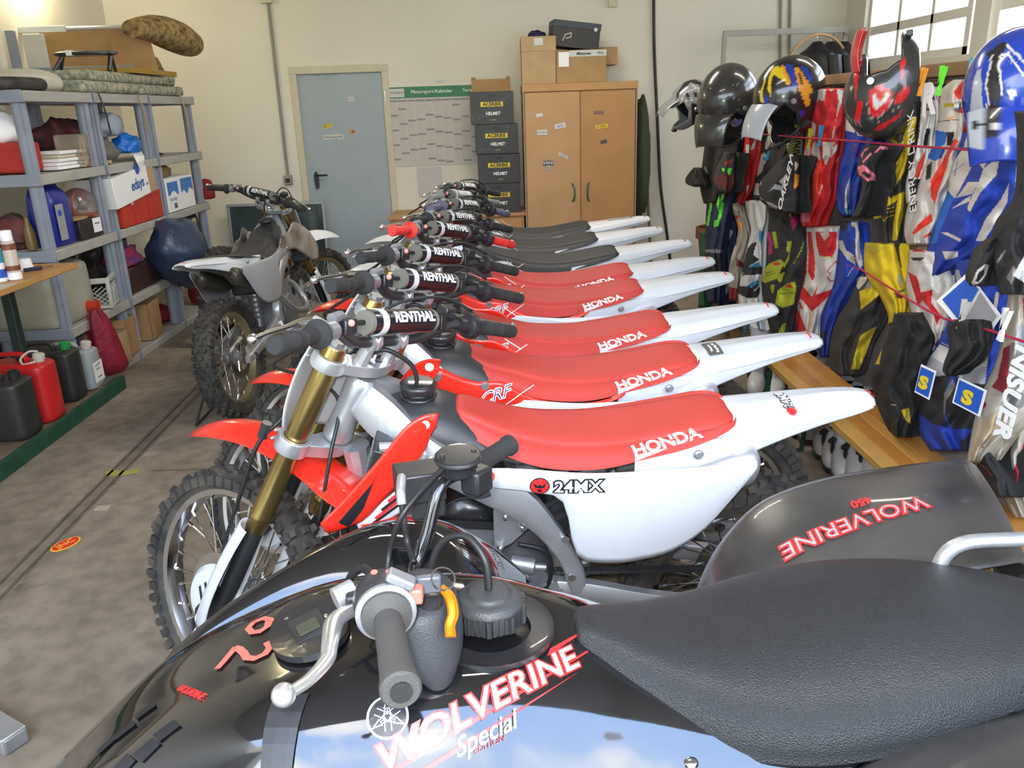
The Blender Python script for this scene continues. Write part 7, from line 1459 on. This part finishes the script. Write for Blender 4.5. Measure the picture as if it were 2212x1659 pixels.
garment('jersey', 'blue and white jersey hanging under the big blue helmet', 'jersey', [(285, 2075, 2180), (320, 2070, 2212), (370, 2052, 2225), (420, 2044, 2215), (480, 2020, 2180), (530, 2004, 2140), (560, 2000, 2100), (598, 2002, 2022)], 'B', [('W', Q(6, 1290, 300, 1460, 310, 1430, 560, 1180, 1030, 1060, 900, 1080, 620, 1200, 420)), ('W', Q(6, 1380, 20, 1600, 60, 1540, 290, 1310, 260)), ('B2', Q(6, 1050, 900, 1170, 1030, 960, 1500, 900, 1700, 800, 1700, 900, 1400)), ('W', Q(6, 1200, 1020, 1380, 780, 1540, 780, 1440, 960)), ('W', Q(6, 1110, 1190, 1420, 980, 1400, 1070, 1280, 1120)), ('W', Q(6, 1600, 590, 1860, 370, 1800, 680, 1560, 940, 1400, 1230, 1360, 1180, 1440, 980, 1540, 780)), ('W', Q(6, 1500, 450, 1540, 390, 1700, 400, 1600, 590)), ('W', Q(6, 1490, 1660, 1640, 1330, 1860, 1050, 1990, 800, 1960, 1100, 1720, 1500, 1620, 1660)), ('W', Q(6, 980, 1540, 1060, 1530, 1280, 1640, 1260, 1680)), ('W', Q(6, 2100, 560, 2212, 640, 2212, 960, 2080, 880)), ('W', Q(8, 1300, 440, 1260, 340, 1440, 340, 1440, 400)), ('W', Q(6, 2100, 200, 2212, 200, 2212, 340, 2100, 320))]+[('B', KK(6, 1130, 650, 1310, 510), 1.8), ('B', KK(6, 1230, 430, 1170, 700), 1.4)], X=1.40, ph=1.3, dp=.07, amp=.016)
garment('trousers', 'blue and white riding trousers with black padded knees', 'trousers', [(560, 2060, 2160), (620, 2062, 2190), (700, 2045, 2180), (760, 2012, 2170), (820, 1990, 2150), (880, 1984, 2125), (930, 1984, 2106), (975, 2010, 2095)], 'B', [('GL', Q(8, 1400, 550, 1450, 550, 1500, 700, 1440, 760)), ('W', Q(8, 1560, 720, 1700, 740, 1760, 900, 1640, 880)), ('W2', Q(9, 1180, 150, 1280, 20, 1400, 70, 1560, 180, 1430, 360, 1240, 370, 1100, 290)), ('GL', Q(9, 1160, 140, 1360, 250, 1400, 370, 1240, 370, 1110, 280)), ('W2', Q(9, 1500, 300, 1820, 110, 1780, 460, 1560, 440, 1480, 360)), ('GL', Q(9, 1500, 330, 1800, 260, 1780, 460, 1560, 440)), ('K', Q(9, 1090, 300, 1250, 370, 1400, 360, 1330, 560, 1320, 780, 1380, 940, 1200, 900, 1040, 760, 1050, 500)), ('K', Q(9, 1450, 370, 1560, 440, 1850, 470, 1780, 620, 1640, 950, 1420, 960, 1340, 800, 1350, 640, 1460, 480)), ('GR', Q(9, 1330, 560, 1420, 400, 1460, 480, 1350, 640, 1330, 800, 1320, 700)), ('W', KK(9, 1300, 0, 1400, 50, 1500, 80), 1.5), ('W', KK(8, 1680, 1540, 1800, 1490), 2), ('W', Q(8, 1880, 800, 1920, 820, 1840, 1380, 1780, 1400)), ('K', Q(9, 1510, 1100, 1640, 980, 1580, 1180, 1520, 1190)), ('K', Q(9, 1000, 780, 1060, 900, 1020, 960)), ('K2', KK(9, 1060, 600, 1200, 620), .8), ('K2', KK(9, 1070, 680, 1200, 720), .8), ('K2', KK(9, 1450, 640, 1680, 760), .8), ('K2', KK(9, 1450, 750, 1660, 840), .8)], X=1.36, ph=.8, dp=.06, amp=.016)
kp_ = [o for o in bpy.data.objects if o.get('label', '').startswith('blue and white riding trousers')][0]
for cx, cy, w, h, rt in ((1999, 825, .07, .09, .0), (2094, 857, .11, .075, .0)):
    p = AX(cx, cy, 1.255); rr_ = (0, -math.cos(rt), math.sin(rt)*1); n_ = (-1, -.15, .1)
    for k, (s_, m_) in enumerate(((1, M['lwhite']), (.86, M['lblue']))): decal([[(-w*s_/2, -h*s_/2), (w*s_/2, -h*s_/2), (w*s_/2, h*s_/2), (-w*s_/2, h*s_/2)]], p+V(-.002*k, 0, 0), rr_, n_, m_, kp_, 'knee_badge', ext=.001)
    text('S', .05, p+V(-.006, 0, -.004), rr_, n_, M['lyel'], kp_, bold=.003, sx=1.6)
tg_ = decal([[(-.11, -.05), (.10, -.07), (.11, .045), (-.06, .075)]], AX(2092, 664, 1.28), (0, -1, -.35), (-1, -.2, .1), M['lwhite'], kp_, 'price_tag', ext=.003); decal([[(-.095, -.035), (.0, -.048), (.0, .058), (-.055, .06)]], AX(2092, 664, 1.274), (0, -1, -.35), (-1, -.2, .1), M['lblue'], kp_, 'tag_print', ext=.001); decal([[(.01, -.05), (.088, -.06), (.095, .035), (.01, .055)]], AX(2092, 664, 1.274), (0, -1, -.35), (-1, -.2, .1), M['greyp'], kp_, 'tag_print', ext=.001)
garment('jacket', 'black padded jacket hanging over the black knee shorts', 'jacket', [(675, 1932, 1990), (720, 1920, 2018), (770, 1898, 2010), (810, 1882, 1996), (850, 1886, 1994), (890, 1900, 1985), (945, 1925, 1968)], 'K', [('Y', Q(9, 540, 30, 650, 20, 610, 240, 540, 240, 480, 200, 500, 80)), ('W', Q(9, 740, 680, 800, 690, 790, 700, 740, 690)), ('Y2', Q(9, 850, 750, 940, 720, 960, 900, 900, 860))], X=1.36, ph=2.1, dp=.055, amp=.02)
garment('glove', 'pair of black gloves pegged before the blue trousers', 'glove', [(690, 2060, 2122), (710, 2046, 2130), (750, 2050, 2128), (780, 2040, 2110), (800, 2036, 2080), (812, 2044, 2062)], 'K', X=1.24, dp=.035, amp=.02)
garment('goggle_case', 'black goggles with an oval white ring on the blue sleeve', 'goggles', [(510, 2140, 2165), (535, 2105, 2160), (570, 2092, 2150), (600, 2085, 2140), (618, 2096, 2130)], 'K', [('K2', Q(8, 1560, 540, 1620, 340, 1780, 200, 1830, 220, 1700, 420, 1620, 620)), ('W', Q(8, 1600, 700, 1660, 560, 1760, 480, 1800, 500, 1760, 620, 1680, 710, 1620, 735)), ('K', Q(8, 1640, 690, 1680, 580, 1750, 530, 1740, 610, 1680, 690))], X=1.24, dp=.08, folds=1)
garment('jacket', 'black jacket with mesh panels hanging at the right picture edge', 'jacket', [(240, 2190, 2245), (300, 2196, 2250), (420, 2190, 2260), (480, 2150, 2250), (540, 2140, 2240), (600, 2150, 2232), (636, 2160, 2215)], 'K', [('GR', Q(8, 2000, 640, 2080, 500, 2120, 560, 2060, 720)), ('GR', Q(8, 1880, 460, 1980, 320, 2000, 330, 1900, 480)), ('W2', Q(8, 2080, 620, 2212, 380, 2260, 380, 2260, 720, 2212, 700))], X=1.22, ph=.7, dp=.07)
garment('jersey', 'cream and dark red jersey with white block letters at the right picture edge', 'jersey', [(620, 2180, 2235), (700, 2168, 2235), (780, 2150, 2235), (840, 2125, 2232), (900, 2106, 2210), (950, 2096, 2165), (1000, 2088, 2120)], 'E2', [('M', Q(9, 1990, 60, 2060, 20, 2020, 580, 1850, 490, 1920, 400)), ('GL', Q(8, 2130, 1200, 2212, 1180, 2230, 1900, 2080, 1900)), ('GR', Q(9, 2060, 0, 2110, 0, 2080, 560, 2212, 560, 2212, 700, 2060, 810, 1920, 760, 2040, 660, 2040, 300)), ('W', Q(9, 1760, 600, 2020, 590, 2020, 660, 1900, 760, 1700, 860, 1700, 700)), ('BE', Q(9, 1720, 880, 1900, 770, 2060, 800, 1800, 1100, 1650, 1280, 1590, 1260)), ('M', Q(9, 1770, 640, 1800, 690, 1730, 770, 1720, 740)), ('M', Q(8, 2190, 880, 2260, 880, 2260, 1200, 2200, 1100))], X=1.30, ph=1.7, dp=.05)
lst = [o for o in bpy.data.objects if o.get('label', '').startswith('cream and dark red')][0]
text('NISUER', .075, AX(2185, 850, 1.232), (0, .10, -1), (-1, -.1, 0), M['lwhite'], lst, bold=.003)
garment('trousers', 'dark red and cream riding trousers hanging at the right picture edge', 'trousers', [(880, 2168, 2240), (950, 2160, 2235), (1010, 2158, 2230), (1060, 2160, 2225), (1120, 2190, 2225)], 'E2', [('M', Q(9, 2100, 1400, 2212, 1100, 2260, 1100, 2260, 1700, 2090, 1650)), ('W', Q(9, 1960, 1480, 2080, 1500, 2110, 1620, 2040, 1600))], X=1.42, ph=.3, dp=.05)
garment('bag', 'black bag with red piping under the cream jersey', 'bag', [(960, 2112, 2130), (1000, 2110, 2160), (1040, 2112, 2190), (1075, 2128, 2200)], 'K', [('R', KK(9, 1670, 1240, 1720, 1340, 1800, 1400, 1850, 1470), 2)], X=1.36, dp=.1)
# cords, pegs
def cord(label, pts, X, name='line_cord'):
    mb = MB(); mb.tube([AX(x, y, X) for x, y in pts], .0035, 6, n=2); return tag(mb.build(name, mat('red_cord', (.42, .012, .05), .6)), label, 'cord')
cord('upper thin red cord strung along the hanging clothes', [(1600, 288), (1660, 291), (1740, 298), (1820, 303), (1892, 309), (1960, 315), (2060, 321), (2212, 333), (2300, 341)], 1.325)
cord('lower thin red cord strung before the trousers', [(1856, 580), (1862, 583), (1960, 645), (2040, 688), (2100, 702), (2212, 738), (2300, 765)], 1.23)
def peg(px, py, X, col, lab, ang=.6):
    p = AX(px, py, X); mb = MB(); 
    for s in (-1, 1):
        d = V(0, math.sin(ang)*s*.35-math.cos(ang)*.2, 1).normalized(); mb.hexa([p+V(-.006, -.004, 0), p+V(.006, -.004, 0), p+V(.006, .004, 0), p+V(-.006, .004, 0)], [p+d*.055+V(-.006, -.004, 0), p+d*.055+V(.006, -.004, 0), p+d*.055+V(.006, .004, 0), p+d*.055+V(-.006, .004, 0)])
        mb.tube([p, p-d*.03], .006, 5)
    tag(mb.build('clothes_peg', mat('peg_'+col, COL[col], .4), smooth=0), lab, 'peg', 'clothes pegs on the line')
for a in ((1548, 286, 1.36, 'P', 'pink clothes peg under the plain black helmet'), (1566, 287, 1.36, 'G', 'green clothes peg under the plain black helmet'), (1771, 300, 1.36, 'C', 'light blue clothes peg on the red letter jersey'), (1748, 306, 1.36, 'L', 'yellow clothes peg left of the light blue one'), (1990, 186, 1.34, 'O', 'orange clothes peg right of the red helmet'), (2031, 184, 1.34, 'G', 'green clothes peg on the dotted jersey'), (2095, 170, 1.34, 'T', 'turquoise clothes peg by the big blue helmet'), (2078, 690, 1.22, 'W', 'white clothes peg over the black gloves'), (2166, 712, 1.22, 'W2', 'white clothes peg on the lower cord by the wooden post')): peg(*a)
# helmets
def helmet(label, px, py, X, rot, sc, base, patches, peak='K', peakrot=0., style=0):
    c = AX(px, py, X); t = thing('helmet', label, 'helmet', c, (0, 0, 0), 'helmets hung over the clothes')
    Rm = rot.to_matrix() if hasattr(rot, 'to_matrix') else rot
    PP = prep(patches); nu, nv = 110, 76; vs = []; keep = []
    for i in range(nv+1):
        th = PI*i/nv
        for k in range(nu):
            ph = 2*PI*k/nu; x, y, z = math.sin(th)*math.cos(ph), math.sin(th)*math.sin(ph), math.cos(th)
            p = V(x*.145, y*.118, z*.135)
            if z < -.05 and x > 0: p.x += .055*min(1, (-z-.05)/.35)*(x**.7 if x > 0 else 0)
            if z < -.75: p.z = -.135*.75-.02*(-.75-z)
            p.x -= .012*max(0, -x)*max(0, -z)
            vs.append(p)
    fs = []
    for i in range(nv):
        for k in range(nu):
            th = PI*(i+.5)/nv; ph = 2*PI*(k+.5)/nu; ph = ph-2*PI if ph > PI else ph; el = PI/2-th
            if abs(ph) < 1.0 and -.42 < el < .42: continue
            if el < -1.15: continue
            fs.append((i*nu+k, (i+1)*nu+k, (i+1)*nu+(k+1) % nu, i*nu+(k+1) % nu))
    W_ = [Rm @ (v*sc) for v in vs]
    def mkmesh(nm, V_, F_, solid, cols=None, m=None):
        me = bpy.data.meshes.new(nm); me.from_pydata([tuple(v) for v in V_], [], F_); me.update(); me.materials.append(m or shell_m); paint(me, cols)
        o = link(nm, me, t, smooth=60); d = o.modifiers.new('s', 'SOLIDIFY'); d.thickness = solid; d.offset = -1; return o
    def cc(w): x, y = PJ(c+w); return colour_at(x, y, COL[base], PP)
    mkmesh('shell', W_, fs, .012, [cc(w) for w in W_])
    ms = MB(); ms.sph((0, 0, 0), 1, 24, 16)
    for i, v in enumerate(ms.v): ms.v[i] = Rm @ (V(v.x*.128, v.y*.104, v.z*.120)*sc)
    # hollow lining: open towards the face
    ms.f = [f for f in ms.f if sum((Rm.transposed() @ (ms.v[a]/sc)).x for a in f)/4 < .055]
    ms.build('lining', mat('helmet_lining', (.015, .015, .017), .95, bump=.4, bscale=60, var=0), t, sol=.006)
    # peak
    rows = []
    for u in range(9):
        a = u/8; r = []
        for q in (-1, -.6, 0, .6, 1):
            w = .088*(1-.25*a); r.append(Rm @ (V(.085+.13*a, q*w, .098+.03*a-.05*a*a-.028*abs(q)**2) * sc))
        rows.append(r)
    mb = MB(); mb.grid(rows, 3, 3); me = bpy.data.meshes.new('peak'); me.from_pydata([tuple(v) for v in mb.v], [], mb.f); me.update(); me.materials.append(shell_m)
    paint(me, [colour_at(*PJ(c+v), COL[peak], PP) for v in mb.v]); o = link('peak', me, t, smooth=60); d = o.modifiers.new('s', 'SOLIDIFY'); d.thickness = .004
    mb = MB(); q = Rm @ (V(.04, -.12, .03)*sc)
    for s in (-1, 1): q = Rm @ (V(.05, s*.112, .04)*sc); n = (Rm @ V(0, s, 0)); mb = MB(); mb.cyl(q, q+n*.012, .012, seg=14); mb.build('screw', M['alud'], t)
    mb = MB(); a = Rm @ (V(.175, -.03, -.075)*sc); mb.box(a, (.02, .06, .02), Rm); mb.build('chin_vent', M['black'], t, bev=.003)
    # peg from the partition
    mb = MB(); mb.cyl((PX-.01-c.x, .0, .02), (0.02, 0, .02), .010, seg=8); mb.build('hook', M['dkmet'], t)
    return t
from mathutils import Euler
def ER(x, y, z): return Euler([math.radians(a) for a in (x, y, z)], 'XYZ').to_matrix()
helmet('small black and silver patterned helmet, the farthest of the row', 1496, 222, 1.28, ER(0, 34, 186), 1.05, 'GR', [('K', Q(1, 440, 350, 560, 350, 730, 440, 700, 560, 620, 440, 500, 400, 330, 560, 280, 700, 290, 560)), ('K', Q(1, 500, 700, 620, 740, 640, 1080, 520, 1080)), ('W', KK(1, 320, 780, 400, 560, 600, 480, 680, 600, 640, 650), 1.5), ('W', KK(1, 520, 440, 640, 520, 620, 620), 1.2), ('W', KK(1, 360, 640, 430, 540, 480, 660, 440, 740), 1.2), ('K', Q(1, 430, 540, 490, 600, 480, 700, 420, 600)), ('BE', KK(1, 640, 700, 650, 860, 600, 1000), 1.4), ('K', Q(1, 540, 540, 600, 560, 600, 640, 550, 620))], peak='GR')
helmet('plain black helmet seen from behind, second from the far end', 1572, 215, 1.30, ER(0, 72, 222), 1.35, 'K2', [('GR', KK(1, 1130, 430, 1160, 560, 1140, 670, 1210, 690, 1230, 600), 1.), ('GR', KK(1, 1120, 430, 1180, 460, 1200, 410, 1260, 520), 1.)], peak='K2')
helmet('black, blue and orange flame helmet with a silver peak', 1704, 205, 1.34, ER(0, 60, 196), 1.2, 'K', [('Y', Q(1, 1640, 560, 1660, 330, 1720, 190, 1800, 150, 1870, 200, 1890, 300, 1980, 430, 1960, 440, 1760, 290, 1720, 300, 1700, 420, 1690, 620, 1650, 500)), ('O', Q(1, 1840, 130, 1900, 160, 1990, 420, 1970, 450, 1880, 280)), ('B', Q(1, 1900, 120, 2030, 150, 2060, 300, 2090, 470, 2030, 480, 1980, 330)), ('O', Q(2, 110, 580, 180, 600, 380, 900, 380, 990, 330, 980, 350, 1150, 320, 1190, 280, 1150, 170, 900)), ('K', Q(2, 170, 680, 220, 700, 250, 880, 210, 850)), ('B', Q(2, 200, 560, 300, 600, 390, 740, 350, 820, 240, 650)), ('Y', Q(1, 1530, 560, 1610, 330, 1620, 360, 1570, 540, 1590, 730, 1540, 690)), ('B', Q(1, 1580, 560, 1650, 640, 1660, 780, 1590, 680)), ('V', Q(2, 180, 1250, 270, 1230, 260, 1320, 190, 1340))], peak='GL')
helmet('red and black helmet hanging with its face opening up', 1915, 205, 1.36, ER(0, -98, -27), 1.05, 'K2', [('R', Q(2, 1230, 920, 1420, 850, 1580, 980, 1560, 1150, 1400, 1330, 1260, 1340, 1210, 1100)), ('W', Q(2, 1270, 1000, 1330, 1000, 1360, 1120, 1560, 960, 1500, 1080, 1340, 1220, 1280, 1180)), ('E', KK(2, 1200, 920, 1200, 1160, 1250, 1350, 1330, 1360, 1440, 1280, 1580, 1080), 2.4), ('R', Q(2, 1500, 360, 1580, 340, 1620, 430, 1560, 420)), ('R', Q(2, 1690, 500, 1790, 420, 1740, 700, 1690, 820)), ('R', Q(2, 1640, 1000, 1800, 860, 1850, 920, 1760, 1080, 1600, 1150)), ('R', Q(2, 1400, 1440, 1660, 1300, 1700, 1240, 1700, 1320, 1400, 1530, 1300, 1520)), ('E', KK(2, 1350, 1420, 1560, 1250, 1760, 1130), 1.4), ('R', Q(2, 1050, 1100, 1140, 1090, 1100, 1300, 1080, 1450, 1000, 1380)), ('R', Q(2, 880, 480, 1000, 420, 1150, 440, 1080, 600, 1060, 780, 1030, 1080, 1000, 800, 990, 540, 900, 760))], peak='R')
helmet('big blue, black and white helmet, the nearest of the row', 2196, 192, 1.38, ER(10, 64, 240), 1.08, 'B', [('K', Q(5, 1650, 380, 1900, 200, 2000, 260, 1840, 420, 1880, 900, 1860, 1100, 1720, 1150, 1640, 900, 1700, 500)), ('W', KK(5, 1690, 1130, 1640, 860, 1720, 460, 1750, 420), 4), ('W', KK(5, 1880, 1000, 1840, 500, 1880, 400, 1980, 400, 2100, 560, 2212, 720), 5), ('W', KK(5, 1960, 260, 2100, 400, 2260, 560), 5), ('GL', Q(5, 1440, 860, 1500, 650, 1580, 620, 1580, 1000, 1640, 1400, 1640, 1800, 1400, 1800, 1400, 1300)), ('K', Q(5, 1420, 1400, 1500, 1380, 1590, 1440, 1560, 1520, 1450, 1520)), ('W', Q(5, 1960, 940, 2080, 930, 2120, 1000, 2000, 1080)), ('GL', KK(5, 1420, 1560, 1620, 1540), 1), ('K', Q(5, 1640, 1150, 1860, 1130, 1800, 1650, 1660, 1650)), ('W', KK(5, 1660, 1150, 1650, 1650), 4), ('W', Q(5, 1780, 1440, 1840, 1400, 1830, 1540, 1790, 1560))], peak='B')
# bench
bn = thing('bench', 'long varnished pine bench on dark green folding legs under the clothes', 'bench', (1.30, 2.4, 0))
pm2 = [mat('pine_strip_%s' % n, c, .32, coat=.35, var=.28, vscale=3.5) for n, c in (('light', (.72, .40, .11)), ('dark', (.58, .25, .05)), ('honey', (.66, .33, .08)), ('amber', (.60, .27, .055)))]
for k, (a, b) in enumerate(((-.115, -.055), (-.055, .005), (.005, .045), (.045, .115))): box('bench_strip', pm2[k], (a+.0006, -1.6, .455), (b-.0006, 1.42, .482), bn, bev=.0015 if 0 < k < 3 else .002)
gl_ = mat('leg_green', (.015, .06, .045), .45)
for y in (-1.25, 1.1):
    l = MB(); l.tube([(-.10, y, .45), (-.10, y+.06, .01), (.10, y+.06, .01), (.10, y, .45)], .012, 8); l.box((0, y, .445), (.21, .05, .015)); l.build('leg', gl_, bn)
    l = MB(); l.tube([(0, y, .44), (0, y-.28, .45)], .007, 6); l.tube([(0, y+.05, .1), (0, y-.28, .45)], .007, 6); l.build('brace', gl_, bn)
# boots
bw_ = mat('boot_white', (.60, .60, .60), .45, coat=.15, var=.1); bg2 = mat('boot_beige', (.48, .43, .39), .6, var=.15)
def boot(label, px, py, col, ang, hgt=.38, patch=M['black']):
    p = AZ(px, py, 0); t = thing('boot', label, 'boot', (p.x, p.y, 0), (0, 0, ang), 'riding boots under the bench')
    def rg(z, x0, x1, w, n=2.6):
        r = []
        for k in range(20):
            a = 2*PI*k/20; ca, sa = math.cos(a), math.sin(a); r.append(V((x0+x1)/2+math.copysign(abs(ca)**(2/n), ca)*(x1-x0)/2, math.copysign(abs(sa)**(2/n), sa)*w, z))
        return r
    mb = MB(); mb.grid([rg(.022, -.30, .0, .046), rg(.05, -.305, .003, .052), rg(.085, -.305, -.02, .050), rg(.115, -.30, -.09, .047), rg(.15, -.295, -.15, .046), rg(.22, -.30, -.165, .050), rg(.30, -.305, -.150, .056), rg(hgt, -.30, -.145, .058)], 3, 1, closed=True, caps=True); mb.build('upper', col, t, smooth=60)
    mb = MB(); mb.grid([rg(0, -.30, -.002, .048), rg(.012, -.31, .006, .053), rg(.026, -.31, .007, .054), rg(.030, -.30, 0, .050)], 1, 1, closed=True, caps=True); mb.build('sole', M['black'], t)
    for k in range(3):
        z = .14+k*.07; mb = MB(); mb.box((-.155, -.045, z), (.05, .03, .018), Matrix.Rotation(-.4, 3, 'Z')); mb.build('buckle', M['black'] if patch else M['alud'], t, bev=.003)
    mb = MB(); mb.sph((-.14, -.046, .11), .03, 12, 8, (1, .35, 1.3)); mb.build('ankle_guard', patch or M['greyp'], t)
    mb = MB(); mb.sph((-.14, .046, .11), .03, 12, 8, (1, .35, 1.3)); mb.build('ankle_guard', patch or M['greyp'], t)
    return t
aA = math.radians(-112)
for (px, py, c_, lab) in ((1742, 962, bg2, 'beige white boot, farthest of the front group under the bench'), (1777, 997, bg2, 'worn beige boot beside the clean white ones'), (1797, 1025, bw_, 'white boot with black guard, second of the clean ones'), (1817, 1046, bw_, 'white boot with black guard in the middle of the front group'), (1846, 1062, bw_, 'white boot with black guard nearest the black quad fender'), (1880, 1075, bw_, 'white boot under the bench, half hidden by the black quad fender'), (1722, 948, M['rubber'], 'dark boot left of the worn beige one'), (1628, 864, bw_, 'white boot with brown guards at the far end of the bench'), (1648, 848, bw_, 'white boot behind the one with brown guards'), (1672, 880, bw_, 'white boot next to the green bench leg')):
    boot(lab, px, py, c_, aA, patch=M['black'] if c_ is bw_ else None)
